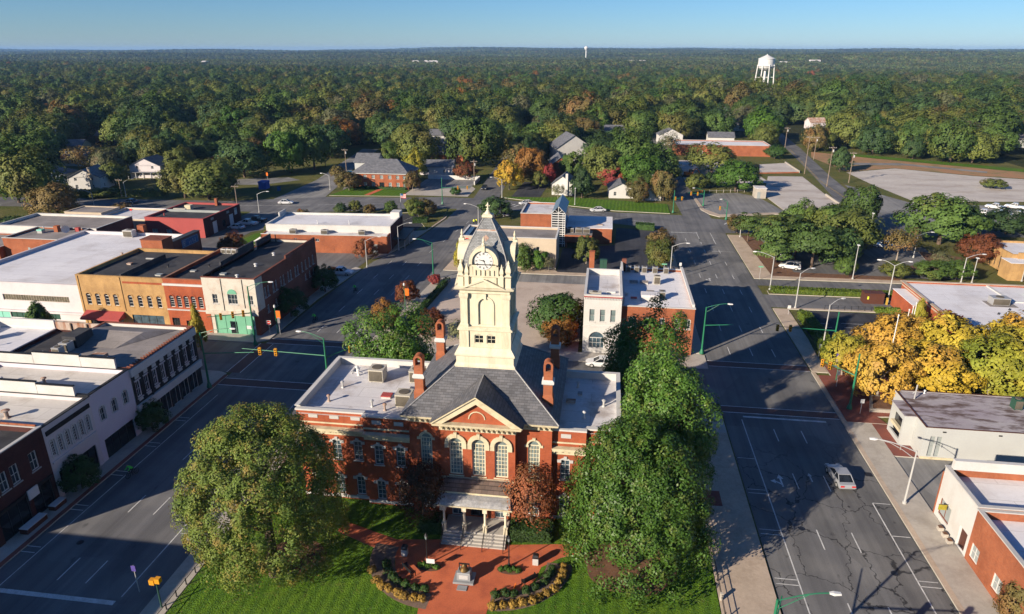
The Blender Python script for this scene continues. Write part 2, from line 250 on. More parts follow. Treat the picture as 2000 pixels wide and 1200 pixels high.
# ---------------------------------------------------------------- mesh builder and naming helpers
class MB:
    def __init__(s): s.v = []; s.f = []; s.mi = []
    def face(s, pts, mi=0):
        i = len(s.v); s.v += [tuple(p) for p in pts]; s.f.append(tuple(range(i, i+len(pts)))); s.mi.append(mi); return s
    def box(s, x0, y0, z0, x1, y1, z1, mi=0):
        i = len(s.v); s.v += [(x0, y0, z0), (x1, y0, z0), (x1, y1, z0), (x0, y1, z0), (x0, y0, z1), (x1, y0, z1), (x1, y1, z1), (x0, y1, z1)]
        for f in ((0, 3, 2, 1), (4, 5, 6, 7), (0, 1, 5, 4), (1, 2, 6, 5), (2, 3, 7, 6), (3, 0, 4, 7)): s.f.append(tuple(i+k for k in f)); s.mi.append(mi)
        return s
    def prism(s, poly, z0, z1, mi=0, top=None):
        n = len(poly); i = len(s.v); s.v += [(x, y, z0) for x, y in poly] + [(x, y, z1) for x, y in poly]
        s.f.append(tuple(i+k for k in reversed(range(n)))); s.mi.append(mi); s.f.append(tuple(i+n+k for k in range(n))); s.mi.append(mi if top is None else top)
        for k in range(n): s.f.append((i+k, i+(k+1) % n, i+n+(k+1) % n, i+n+k)); s.mi.append(mi)
        return s
    def yprism(s, poly, y0, y1, mi=0):          # polygon in x,z extruded along y
        n = len(poly); i = len(s.v); s.v += [(x, y0, z) for x, z in poly] + [(x, y1, z) for x, z in poly]
        s.f.append(tuple(i+k for k in range(n))); s.mi.append(mi); s.f.append(tuple(i+n+k for k in reversed(range(n)))); s.mi.append(mi)
        for k in range(n): s.f.append((i+k, i+n+k, i+n+(k+1) % n, i+(k+1) % n)); s.mi.append(mi)
        return s
    def rings(s, rings, closed=True, cap0=True, cap1=True, mi=0):
        n = len(rings[0]); i = len(s.v)
        for r in rings: s.v += [tuple(p) for p in r]
        for a in range(len(rings)-1):
            for k in range(n if closed else n-1):
                s.f.append((i+a*n+k, i+a*n+(k+1) % n, i+(a+1)*n+(k+1) % n, i+(a+1)*n+k)); s.mi.append(mi)
        if cap0: s.f.append(tuple(i+k for k in reversed(range(n)))); s.mi.append(mi)
        if cap1: s.f.append(tuple(i+(len(rings)-1)*n+k for k in range(n))); s.mi.append(mi)
        return s
    def rect(s, x0, y0, x1, y1, prof, mi=0, cap0=True, cap1=True):   # profile of (outset, z) round a rectangle
        return s.rings([[(x0-d, y0-d, z), (x1+d, y0-d, z), (x1+d, y1+d, z), (x0-d, y1+d, z)] for d, z in prof], True, cap0, cap1, mi)
    def lathe(s, x, y, prof, n=12, mi=0, rot=0):
        return s.rings([[(x+r*math.cos(rot+2*math.pi*k/n), y+r*math.sin(rot+2*math.pi*k/n), z) for k in range(n)] for r, z in prof], True, True, True, mi)
    def tube(s, pts, r, n=6, mi=0, r1=None):
        pts = [Vector(p) for p in pts]; rg = []; m = len(pts)
        for i, p in enumerate(pts):
            d = (pts[min(i+1, m-1)]-pts[max(i-1, 0)]).normalized(); a = d.orthogonal().normalized() if abs(d.z) > .95 else d.cross(Vector((0, 0, 1))).normalized(); b = a.cross(d)
            if abs(d.z) > .95: a = Vector((1, 0, 0)); b = Vector((0, 1 if d.z > 0 else -1, 0))
            rr = r if r1 is None else r+(r1-r)*i/(m-1)
            rg.append([p+a*(rr*math.cos(2*math.pi*k/n))+b*(rr*math.sin(2*math.pi*k/n)) for k in range(n)])
        return s.rings(rg, True, True, True, mi)
    def mesh(s, name, mats):
        me = bpy.data.meshes.new(name); me.from_pydata(s.v, [], s.f)
        for m in mats: me.materials.append(MATS[m] if isinstance(m, str) else m)
        if len(mats) > 1: me.polygons.foreach_set('material_index', s.mi)
        me.update(); return me
    def build(s, name, mats, parent=None, smooth=False, loc=None, rot=0.):
        if isinstance(mats, str): mats = [mats]
        me = s.mesh(name, mats)
        if smooth: me.shade_smooth()
        return put(name, me, parent, loc, rot)
KIDS = {}
def adopt(o, parent): o.parent = parent; KIDS.setdefault(parent.name, []).append(o)
def put(name, me, parent=None, loc=None, rot=0.):
    o = bpy.data.objects.new(name, me); COL.objects.link(o)
    if parent is not None: adopt(o, parent)
    if loc is not None: o.location = loc
    if rot: o.rotation_euler = (0, 0, rot)
    return o
def tag(o, label, cat, group=None):
    o['label'] = label; o['category'] = cat
    if group: o['group'] = group
    return o
def thing(name, label, cat, loc=(0, 0, 0), rot=0., group=None):
    o = bpy.data.objects.new(name, None); COL.objects.link(o); o.location = loc; o.rotation_euler = (0, 0, rot); o.empty_display_size = .3
    return tag(o, label, cat, group)
def struct(o, kind='structure'): o['kind'] = kind; return o
def dup(o, loc=None, rot=None, label=None, group=None, scale=None, parent=None):
    c = o.copy(); COL.objects.link(c)
    if parent is not None: adopt(c, parent)
    if loc is not None: c.location = loc
    if rot is not None: c.rotation_euler = (0, 0, rot)
    if scale is not None: c.scale = (scale,)*3 if isinstance(scale, (int, float)) else scale
    if label: c['label'] = label
    if group: c['group'] = group
    for ch in list(KIDS.get(o.name, ())): dup(ch, parent=c)
    return c
CACHE = {}
def cached(key, fn):
    if key not in CACHE: CACHE[key] = fn()
    return CACHE[key]
# ================================================================ SETTING: terrain, streets, pavements, lawns
def elev(x, y):
    r = math.hypot(x, y)
    if r < 420: return -.06
    k = min(1., (r-420)/900)
    z = k*(5*math.sin(x*.0041+1.3)*math.cos(y*.0033)+4*math.sin(x*.0017-y*.0023+.7)+2*math.sin(y*.0071+x*.0012))
    z -= k*9*math.exp(-((r-1500)/900)**2)
    if r > 2200: z += min(1., (r-2200)/5600)*(24+12*math.sin(x*.00071+.4+y*.0002)+9*math.sin(x*.0019+2+y*.0011)+4*math.sin(x*.0047+y*.002))
    return z-.06
def axis_pts(lo, hi):
    out = [0.]; st = 40.
    while out[-1] < hi: out.append(out[-1]+st); st = min(st*1.06, 420)
    neg = [0.]; st = 40.
    while neg[-1] > lo: neg.append(neg[-1]-st); st = min(st*1.06, 420)
    return sorted(set(neg+out))
gx = axis_pts(-11000, 9000); gy = axis_pts(-400, 13000)
mb = MB(); nx = len(gx)
mb.v = [(x, y, elev(x, y)) for y in gy for x in gx]
mb.f = [(j*nx+i, j*nx+i+1, (j+1)*nx+i+1, (j+1)*nx+i) for j in range(len(gy)-1) for i in range(nx-1)]
struct(mb.build('ground', 'forest_floor', smooth=True))

def sheet(name, poly, m, z, parent=None):
    mb = MB(); mb.face([(x, y, z) for x, y in poly]); o = mb.build(name, m, parent)
    return o if parent is not None else struct(o)
def slab(name, poly, m, z=.12, edge='kerb_stone', parent=None):
    mb = MB(); mb.prism(poly, -.3, z, 0, 1); o = mb.build(name, [edge, m], parent)
    return o if parent is not None else struct(o)
def rectp(x0, y0, x1, y1): return [(x0, y0), (x1, y0), (x1, y1), (x0, y1)]

town = sheet('town_ground', [(-330, -60), (170, -60), (175, 205), (172, 330), (100, 400), (20, 420), (-60, 420), (-130, 340), (-240, 250), (-330, 200)], 'rough_grass', -.03)
left_st = sheet('street', [(-55, -40), (-38.5, -40), (-38.3, 100), (-36, 125), (-34, 150), (-32.5, 175), (-31, 206), (-45, 206), (-45.2, 190), (-48.5, 160), (-52.6, 146), (-54.4, 120), (-55, 100)], 'asphalt', 0)
right_st = sheet('street', rectp(17.1, -40, 32.3, 196), 'asphalt_cracked', 0)
road_a = sheet('street', rectp(-150, 87, 17.3, 98), 'asphalt', .004)
road_b = sheet('street', [(-36, 136), (17.3, 136), (17.3, 141.4), (-35, 141.4)], 'asphalt_pale', .004)
sheet('street', [(32.1, 140.4), (110, 141.5), (110, 146), (32.1, 144.6)], 'asphalt', .004)
sheet('street', [(32.1, 127.4), (75, 128.8), (75, 134.8), (32.1, 134.8)], 'asphalt', .004)
road_c = sheet('road', [(-280, 181), (-170, 189), (-120, 191), (-93, 191), (-74, 197), (-57, 203), (-28, 204), (3, 191), (17, 185.5), (34, 184), (60, 187), (110, 190),
                (110, 201), (60, 200), (35, 199.5), (22, 204), (3, 205), (-13, 211), (-33, 219), (-54, 220.5), (-67, 217.5), (-92, 215.5), (-120, 205), (-170, 202), (-280, 196)], 'asphalt', .008)
sheet('street', [(-43, 217), (-34.5, 217), (-37.5, 274), (-42, 325), (-46, 430), (-52, 430), (-48, 325), (-45.5, 273)], 'asphalt', .004)
sheet('street', [(23, 202), (31, 199), (29, 255), (29, 304), (30, 430), (22, 430), (21, 289), (21.5, 254)], 'asphalt', .004)
sheet('road', [(-108, 207), (-92, 212), (-97, 245), (-103.4, 272), (-112, 330), (-120, 330), (-112, 271), (-108, 245)], 'asphalt_pale', .004)
diag = sheet('road', [(73.7, 188), (82, 188), (81.8, 227), (86, 279), (95, 362), (101, 430), (95, 430), (88, 361), (79.7, 278.6), (73.7, 226)], 'asphalt', .004)
# lots
sheet('gravel_lot', [(-34.5, 101.5), (-33, 136), (-3.2, 136), (-3.2, 101.5)], 'gravel', .02)
sheet('parking_lot', [(-10, 141.4), (17, 141.4), (17, 184), (3.5, 186), (3, 168), (-9.8, 163), (-9.8, 148)], 'asphalt_dark', .012)
sheet('parking_lot', [(-87, 134), (-55, 134), (-53.5, 157), (-84, 154), (-87, 150)], 'asphalt', .012)
sheet('parking_lot', [(-112, 141), (-94, 141), (-94, 168), (-88, 175), (-76, 190), (-93, 191), (-106, 191), (-106, 160)], 'asphalt', .014)
sheet('parking_lot', [(-77, 170), (-50.5, 174), (-50, 184), (-55, 195), (-66, 193), (-73, 188)], 'asphalt_dark', .012)
sheet('parking_lot', [(36, 112), (50, 112), (54.5, 118), (54, 126.4), (37.5, 126.4), (35.6, 121)], 'asphalt_dark', .012)
sheet('parking_lot', [(38, 148), (76, 150), (79, 176), (60, 183), (40, 181)], 'asphalt', .012)
sheet('parking_lot', [(33, 204), (50.5, 209), (54, 214), (50.4, 235), (44.7, 241), (29.6, 237), (29.6, 212)], 'asphalt_pale', .012)
slab('concrete_slab', [(53, 238), (54.5, 210), (73, 206), (73.2, 226), (75, 277), (62, 276)], 'pale_slab', .10, 'concrete')
slab('concrete_slab', [(60, 282), (75.9, 286), (76.4, 309), (64, 303)], 'pale_slab', .5, 'brick_orange')
sheet('gravel_lot', [(29.3, 256), (60, 262), (58, 296), (46, 314), (29.3, 314)], 'pale_slab', .012)
sheet('parking_lot', [(82, 196), (106, 205), (160, 214), (165, 234), (98, 229.5), (86, 262), (82, 227)], 'asphalt_pale', .012)
sheet('concrete_yard', [(99, 234), (134, 238.5), (175, 246), (175, 277), (141, 288), (118, 303), (95, 290), (96, 264)], 'pale_slab', .008)
sheet('clay_field', [(96, 292), (118, 304), (142, 289), (178, 278), (178, 292), (120, 330), (97, 350), (92, 330)], 'clay', .004)
sheet('street', [(95, 310), (125, 312), (150, 296), (152, 300), (126, 318), (96, 316)], 'asphalt_pale', .012)
sheet('grass_strip', [(110, 338), (125, 328), (178, 292), (178, 303), (128, 336), (112, 346)], 'lawn', .012)
sheet('parking_lot', [(-140, 231), (-124, 233), (-114, 244), (-121, 249), (-138, 243)], 'asphalt_pale', .008)
sheet('parking_lot', [(-91, 227), (-96, 245), (-100, 266), (-84, 270), (-80, 252), (-90, 250)], 'asphalt_pale', .006)
sheet('driveway', [(-67.5, 222), (-67.5, 252), (-54, 254), (-45.5, 236), (-45.5, 222)], 'concrete', .008)
sheet('parking_lot', [(-31, 224), (-21.5, 225), (-20.5, 250), (-30, 252)], 'asphalt_dark', .012)
# grass banks
slab('lawn', [(-92, 217.5), (-67.8, 219.5), (-67.8, 229.5), (-90, 231)], 'lawn', .10)
slab('lawn', [(-33.5, 222), (-13, 213), (3, 207), (19.5, 205.5), (19.5, 219), (-14, 226), (-20, 223.6), (-32.6, 223)], 'lawn', .12)
slab('lawn', [(-92.5, 154.5), (-83, 157.5), (-82.5, 163), (-88, 172), (-92, 166)], 'lawn', .10)
slab('lawn', [(-74, 191), (-56, 197), (-51.5, 184.6), (-47.5, 176), (-46.5, 192), (-48, 203), (-57, 202), (-74, 196)], 'rough_grass', .12)

# pavements with kerbs (raised 0.13 m)
def pavement(poly, m='concrete', name='pavement', z=.13): return slab(name, poly, m, z)
pavement([(-57.6, -40), (-55.6, -40), (-55.6, 86.5), (-57, 87), (-90, 87), (-90, 83.2), (-57.6, 83.2)])
slab('paver_strip', rectp(-55.6, -40, -55.05, 86), 'paver_brick', .126)
pavement([(-120, 98), (-57, 98), (-55.1, 99.5), (-55.1, 120), (-53.3, 140), (-55, 141), (-57.3, 134), (-57.3, 102.6), (-120, 103)])
pavement([(-53.5, 147.5), (-51.2, 151), (-49, 160.5), (-45.7, 190), (-45.9, 194), (-47.6, 176), (-51.5, 174), (-53.5, 157)], 'concrete_tan')
pavement([(-38.4, -40), (-36.2, -40), (-36.2, 81), (-36.2, 87), (-38.3, 84.5)], 'concrete')
pavement(rectp(-36.18, 81, 11.78, 86.9)); pavement([(11.8, 79.02), (16.9, 79.02), (16.9, 84), (14.5, 86.9), (11.8, 86.9)])
pavement(rectp(11.8, -40, 16.9, 79), 'concrete_tan', z=.134)
pavement([(-38.2, 100), (-36, 98), (17, 98), (17, 103), (15.1, 103.5), (-3.1, 101.4), (-34.5, 101.4), (-33, 136), (-35.2, 136), (-36, 124), (-38.1, 101)], 'concrete')
pavement([(-35, 141.6), (17, 141.6), (17, 144), (12, 143.8), (-9.6, 143.4), (-10.4, 145), (-31.2, 145.2), (-31.2, 157), (-34.2, 157), (-34.6, 149)], 'concrete_tan')
pavement([(15, 103.6), (17, 103.6), (17, 135.8), (15, 135.8)]); pavement(rectp(14.6, 144.1, 17, 182), 'concrete_tan')
pavement([(32.5, -40), (36, -40), (36, 84), (35.4, 84), (32.5, 84)], 'concrete')
slab('kerb', rectp(32.34, -40, 32.9, 99), 'concrete_tan', .136)
pavement([(33, 84.1), (38, 84.1), (37.4, 86), (46, 87), (46, 104), (34.9, 105), (34.9, 98), (33, 98)], 'paver_brick', 'brick_plaza')
pavement([(32.5, 99.1), (34.8, 99.1), (34.8, 105.1), (35.2, 112), (35.2, 126.6), (32.5, 126.6)], 'concrete_tan')
pavement([(35.3, 126.6), (75, 127.6), (75, 128.5), (35.3, 127.3)], 'concrete_tan')
pavement([(32.5, 144.9), (36, 145), (110, 146.4), (110, 148), (36.6, 147), (36, 182), (32.5, 182)], 'concrete_tan')
slab('mulch_bed', [(36.7, 147.2), (64, 148), (62, 150), (42, 150.5), (40, 180), (36.2, 182)], 'mulch', .10, 'mulch')
slab('traffic_island', [(33.5, 135), (60, 135.3), (60, 137.4), (33.6, 137.3)], 'rough_grass', .13)
slab('mulch_bed', [(62, 158), (74, 160), (76, 172), (84, 168), (80, 152), (66, 152)], 'mulch', .08, 'kerb_stone')
pavement([(31, 206), (33.5, 203), (50, 209), (73, 203), (73, 205), (50.5, 211), (34, 206), (30.4, 213), (29.7, 232), (28.9, 232), (29.2, 212)], 'concrete_tan')
sheet('driveway', [(36.02, 65.5), (46, 65.5), (46, 76.3), (36.02, 76.3)], 'asphalt_pale', .012)
pavement([(36.02, 76.35), (38.85, 76.35), (38.85, 84), (36.02, 84)], 'paver_brick', 'brick_plaza')
# courthouse lawn, plaza, beds
lawn = slab('lawn', [(-36.1, 34), (11.7, 34), (11.7, 80.9), (-36.1, 80.9)], 'lawn', .10)
plaza_poly = [(-13.1, 34.1), (-8.6, 34.1), (-8.5, 45.6), (-8.25, 47.2)] + [(-8.2+3.9*math.sin(a), 52.2-5.0*math.cos(a)) for a in [R(k) for k in (12, 30, 48, 66, 84)]] + \
    [(-2.6, 53.2), (-0.5, 54.2), (-0.5, 55.5), (-7.5, 54.4), (-14.8, 54.2), (-19, 53.6), (-25, 55.6), (-25.4, 54), (-20.5, 52), (-18.9, 51.5)] + [(-14.0-4.4*math.sin(a), 51.6-4.6*math.cos(a)) for a in [R(k) for k in (80, 62, 44, 26, 10)]]
slab('brick_plaza', plaza_poly, 'plaza_brick', .112)
def bed(sgn, cx, cy, r0, r1, a0, a1):
    p = [(cx+sgn*r1*math.sin(R(a)), cy-r1*math.cos(R(a))*.93) for a in range(a0, a1+1, 8)]
    q = [(cx+sgn*r0*math.sin(R(a)), cy-r0*math.cos(R(a))) for a in range(a1, a0-1, -8)]
    pl = p+q
    if sgn < 0: pl = pl[::-1]
    slab('flower_bed', pl, 'mulch_grey', .118, 'mulch')
bed(-1, -13.6, 51.9, 4.9, 7.3, 2, 98); bed(1, -8.6, 52.4, 4.8, 7.2, 2, 90)
slab('mulch_bed', [(4.0+(4.4+.3*math.sin(a*.09))*math.cos(R(a)), 53.0+(3.7+.2*math.cos(a*.13))*math.sin(R(a))) for a in range(0, 360, 12)], 'mulch', .125, 'mulch')
slab('mulch_bed', [(-28+3*math.cos(R(a)), 50+2.4*math.sin(R(a))) for a in range(0, 360, 20)], 'mulch', .125, 'mulch')
slab('brick_walk', [(7, 63.3), (14.1, 63.5), (14.1, 66.2), (7, 66)], 'paver_brick', .14, 'paver_brick')

# painted markings, all on sheets 4 mm and more above the asphalt
def marks(name, quads, m='road_paint', z=.016, parent=None):
    mb = MB()
    for q in quads: mb.face([(x, y, z) for x, y in q])
    o = mb.build(name, m, parent); return o
def dash(x, y, w=.12, l=3.0, ang=0.):
    c, s = math.cos(ang), math.sin(ang)
    return [(x+a*c-b*s, y+a*s+b*c) for a, b in ((-w/2, 0), (w/2, 0), (w/2, l), (-w/2, l))]
def child_marks(parent, qs, m='road_paint', z=.016, name='lane_marking'):
    for q in qs: marks(name, [q], m, z, parent)
child_marks(right_st, [dash(x, y) for y in range(28, 84, 10) for x in (23.05, 26.45)] + [dash(x, y) for y in range(104, 178, 10) for x in (21.2, 24.7, 28.2)])
child_marks(right_st, [dash(19.4, 30, .12, 53), dash(30.3, 40, .12, 26.4), dash(20.9, 84-.4, .3, .0)][:2])
child_marks(right_st, [dash(18.3, y, 2.0, .1) for y in (46, 52.6, 53.3, 59.6, 60.3, 66.5, 67.2, 73.5)]+[dash(31.2, y, 1.8, .1) for y in (47, 47.7, 54, 54.7, 61, 66.4)])
child_marks(right_st, [dash(25, 83.6, 10.6, .4)])
child_marks(right_st, [dash(24.7, 172, .12, 12), dash(28.3, 172, .12, 12), dash(28.6, 165.4, 6, .12), dash(21.5, 183, 7, .3)])
def crosswalk(parent, x0, x1, y0, y1, w=.16):
    sheet('crosswalk', rectp(x0, y0+w+.004, x1, y1-w-.004), 'crosswalk_brick', .012, parent)
    marks('lane_marking', [rectp(x0, y0, x1, y0+w)], 'road_paint', .016, parent); marks('lane_marking', [rectp(x0, y1-w, x1, y1)], 'road_paint', .016, parent)
crosswalk(right_st, 17.2, 32.3, 84.7, 86.6); crosswalk(right_st, 17.2, 32.3, 99.2, 101.3)
crosswalk(left_st, -55, -38.5, 82.9, 85.2); crosswalk(left_st, -55, -38.4, 98.2, 100.2)
sheet('crosswalk', [(-55.8, 87), (-53.8, 87), (-53.8, 98), (-55.8, 98)], 'crosswalk_brick', .012, road_a)
marks('lane_marking', [rectp(-55.95, 87, -55.81, 98)], 'road_paint', .016, road_a); marks('lane_marking', [rectp(-53.79, 87, -53.65, 98)], 'road_paint', .016, road_a)
child_marks(left_st, [dash(x, y) for y in range(34, 80, 10) for x in (-48.6, -45.7)] + [dash(x, y, ang=-.03) for y in range(104, 150, 10) for x in (-48.5, -45, -41.5)] + [dash(-42+.1*(y-150), y, ang=-.08) for y in range(155, 195, 10)])
child_marks(left_st, [dash(-41.3, 42.9, .12, 36), dash(-53.3, 40, .1, 40)] + [dash(-54.3, y, 1.5, .1) for y in (47, 47.8, 53.6, 54.4, 60, 60.8, 66.2, 67, 72.5, 73.3)] + [dash(-40.2, y, 1.8, .1) for y in (51.6, 52.3, 60, 60.7)])
child_marks(left_st, [dash(-47.2, 41.9, 11.5, .5), dash(-46.5, 39.2, 15, .16)])
# turn arrows on the right street
def arrow(x, y, s, turn):
    qs = [[(x-.09*s, y), (x+.09*s, y), (x+.09*s, y+1.5*s), (x-.09*s, y+1.5*s)], [(x-.34*s, y+1.5*s), (x+.34*s, y+1.5*s), (x, y+2.3*s)]]
    if turn: qs += [[(x-.09*s, y+.35*s), (x-.09*s, y+.65*s), (x-.6*s, y+1.05*s), (x-.6*s, y+.8*s)], [(x-.6*s, y+1.3*s), (x-.6*s, y+.5*s), (x-1.15*s, y+.95*s)]]
    mb = MB(); [mb.face([(px, py, .016) for px, py in q]) for q in qs]; mb.build('arrow_marking', 'road_paint', right_st)
arrow(21.4, 68.2, 1.05, True); arrow(24.9, 69.6, .75, False); arrow(23, 142, .9, True)
child_marks(road_c, [[(x0, y0), (x0+.1, y0-.15), (x1+.1, y1-.15), (x1, y1)] for x0, y0, x1, y1 in ((-90, 203, -70, 207.6), (-27, 211.5, 0, 198.6), (3, 197.2, 14, 193.5), (-26, 214.5, 0, 202), (37, 192, 70, 193), (37, 196, 70, 196.6), (-120, 197.5, -92, 202.5))], z=.02)
child_marks(road_c, [dash(x, y, .35, 3, -.5) for x, y in ((-31, 211), (-29.6, 210), (-28.2, 209), (33.5, 194), (35.3, 195), (37, 196))], z=.02)
child_marks(diag, [dash(77.6, 190, .1, 80, -.02), dash(77.95, 190, .1, 80, -.02), dash(79.4, 272, .1, 85, -.11), dash(79.75, 272, .1, 85, -.11)], 'yellow_paint')
lot_lines = [dash(x, 158+.4*i, .1, 4.5) for i, x in enumerate((8.6, 11.2, 13.8))]
marks('parking_lines', [dash(13.2, y, 4, .1) for y in (166, 168, 170, 172, 174, 176)], z=.018, parent=right_st)
marks('parking_lines', [dash(45.5, y, 5, .1) for y in (114.5, 116.5, 118.5, 120.5)]+[dash(39, y, 3.6, .1) for y in (116.5, 118.2, 120)], z=.018, parent=right_st)
marks('parking_lines', [dash(x, 186, .1, 4.5, -.25) for x in (-72, -69, -66, -63, -60, -57)], z=.018, parent=road_c)

# ================================================================ BUILDING HELPERS
def arc_pts(w, h, rise, n=9):
    """top edge of an opening from right to left: a segment of a circle (rise = w/2 gives a semicircle)"""
    if rise <= 0: return [(w/2, h), (-w/2, h)]
    r = (w*w/4+rise*rise)/(2*rise); a = math.asin(min(1, w/2/r)); cz = h-r
    if rise >= w/2-1e-6: a = math.pi/2
    return [(r*math.sin(a-2*a*k/(n-1)), cz+r*math.cos(a-2*a*k/(n-1))) for k in range(n)]
def outline(w, h, rise): return [(-w/2, 0), (w/2, 0)] + arc_pts(w, h, rise)
def facade(mb, ox, oy, rot, L, z0, z1, ops, depth=.2, mi=0, mir=None):
    c, s = math.cos(rot), math.sin(rot); P = lambda u, v, z: (ox+u*c-v*s, oy+u*s+v*c, z)
    mir = mi if mir is None else mir
    us = sorted({0., L} | {o[0]-o[2]/2 for o in ops} | {o[0]+o[2]/2 for o in ops}); zs = sorted({z0, z1} | {o[1] for o in ops} | {o[1]+o[3] for o in ops})
    for i in range(len(us)-1):
        um = (us[i]+us[i+1])/2; run = None
        for k in range(len(zs)-1):
            zm = (zs[k]+zs[k+1])/2
            if any(o[0]-o[2]/2 < um < o[0]+o[2]/2 and o[1] < zm < o[1]+o[3] for o in ops): continue
            mb.face([P(us[i], 0, zs[k]), P(us[i+1], 0, zs[k]), P(us[i+1], 0, zs[k+1]), P(us[i], 0, zs[k+1])], mi)
    for o in ops:
        u, z, w, h = o[:4]; rise = o[4] if len(o) > 4 else 0
        pts = [(u+a, z+b) for a, b in outline(w, h, rise)]
        for k in range(len(pts)):
            (a, b), (e, f) = pts[k], pts[(k+1) % len(pts)]
            if k == 0 and z <= z0+1e-6: continue
            mb.face([P(a, 0, b), P(a, depth, b), P(e, depth, f), P(e, 0, f)], mir)
        if rise > 0:
            ap = [(u+a, z+b) for a, b in arc_pts(w, h, rise)]
            for k in range(len(ap)-1):
                (a, b), (e, f) = ap[k], ap[k+1]
                mb.face([P(a, 0, b), P(a, 0, z+h), P(e, 0, z+h), P(e, 0, f)], mi)
def ring(mb, o1, o2, y0, y1, mi=0):
    n = len(o1)
    for k in range(n):
        a, b, c, d = o1[k], o1[(k+1) % n], o2[(k+1) % n], o2[k]
        mb.face([(a[0], y0, a[1]), (b[0], y0, b[1]), (c[0], y0, c[1]), (d[0], y0, d[1])], mi)
        mb.face([(a[0], y0, a[1]), (a[0], y1, a[1]), (b[0], y1, b[1]), (b[0], y0, b[1])], mi); mb.face([(d[0], y0, d[1]), (c[0], y0, c[1]), (c[0], y1, c[1]), (d[0], y1, d[1])], mi)
def inner(w, h, rise, f): return [(x, z+f) for x, z in outline(w-2*f, h-2*f, max(0, rise-f*(.7 if rise < w/2-.01 else 1)) if rise else 0)]
def window_meshes(w, h, rise, nx, nz, fw, fm, gm, door=False):
    def mk():
        mb = MB(); o1, o2 = outline(w, h, rise), inner(w, h, rise, fw); ring(mb, o1, o2, 0, .09)
        m = .035 if fw < .09 else .05; zt = h-rise if rise else h-fw
        for k in range(1, nx):
            x = -w/2+w*k/nx; mb.box(x-m/2, .015, fw, x+m/2, .06, zt)
        for k in range(1, nz):
            z = fw+(zt-fw)*k/nz; mb.box(-w/2+fw, .02, z-m/2, w/2-fw, .065, z+m/2)
        if rise: mb.box(-w/2+fw, .01, zt-m, w/2-fw, .07, zt+m)
        pm = MB(); pm.face([(x, .07, z) for x, z in o2])
        return mb.mesh('window', [fm]), pm.mesh('pane', [gm])
    return cached(('win', w, h, rise, nx, nz, fw, fm, gm), mk)
def add_window(root, ox, oy, rot, u, z, w, h, rise, st, recess=.1, name='window'):
    c, s = math.cos(rot), math.sin(rot)
    fm, pm = window_meshes(w, h, rise, st.get('nx', 2), st.get('nz', 2), st.get('fw', .07), st.get('frame', 'frame_white'), st.get('glass', 'glass'))
    o = put(name, fm, root, (ox+u*c-recess*s, oy+u*s+recess*c, z), rot); put('pane', pm, o)
    if st.get('sill'):
        me = cached(('sill', w, st['sill'], recess), lambda: MB().box(-w/2-.1, -recess-.08, -.13, w/2+.1, .0, -.003).mesh('sill', [st['sill']])); put('sill', me, o)
    if st.get('hood'):
        def hood():
            mb = MB(); t = st.get('hood_w', .2); e = st.get('hood_d', .08)
            a1 = [(x, zz) for x, zz in arc_pts(w+2*t, h+t, rise+t if rise else 0)]; a2 = arc_pts(w, h, rise)
            if not rise: mb.box(-w/2-t, -recess-e, h+.003, w/2+t, -recess+.02, h+t*1.3)
            else:
                leg = st.get('hood_leg', .25); a1 = [(w/2+t, h-rise-leg)]+a1+[(-w/2-t, h-rise-leg)]; a2 = [(w/2+.003, h-rise-leg)]+[(x*1.004, zz+.003) for x, zz in a2]+[(-w/2-.003, h-rise-leg)]
                for k in range(len(a1)-1):
                    p, q, r_, s_ = a1[k], a1[k+1], a2[k+1], a2[k]; y0, y1 = -recess-e, -recess+.02
                    mb.face([(p[0], y0, p[1]), (s_[0], y0, s_[1]), (r_[0], y0, r_[1]), (q[0], y0, q[1])]); mb.face([(p[0], y0, p[1]), (q[0], y0, q[1]), (q[0], y1, q[1]), (p[0], y1, p[1])]); mb.face([(s_[0], y0, s_[1]), (s_[0], y1, s_[1]), (r_[0], y1, r_[1]), (r_[0], y0, r_[1])])
                if st.get('key'): mb.box(-.16, -recess-e-.06, h+.02, .16, -recess, h+t+.18)
                if st.get('ears'):
                    for q in (-1, 1): x = q*(w/2+t*.75); mb.box(x-.2, -recess-e-.02, h-rise-leg-.02, x+.2, -recess, h-rise+.12)
            return mb.mesh('window_hood', [st['hood']])
        put('window_hood', cached(('hood', w, h, rise, st['hood'], recess, st.get('hood_w'), st.get('ears')), hood), o)
    return o
SIDES = {'S': lambda w, d: (0, 0, 0., w), 'E': lambda w, d: (w, 0, math.pi/2, d), 'N': lambda w, d: (w, d, math.pi, w), 'W': lambda w, d: (0, d, -math.pi/2, d)}
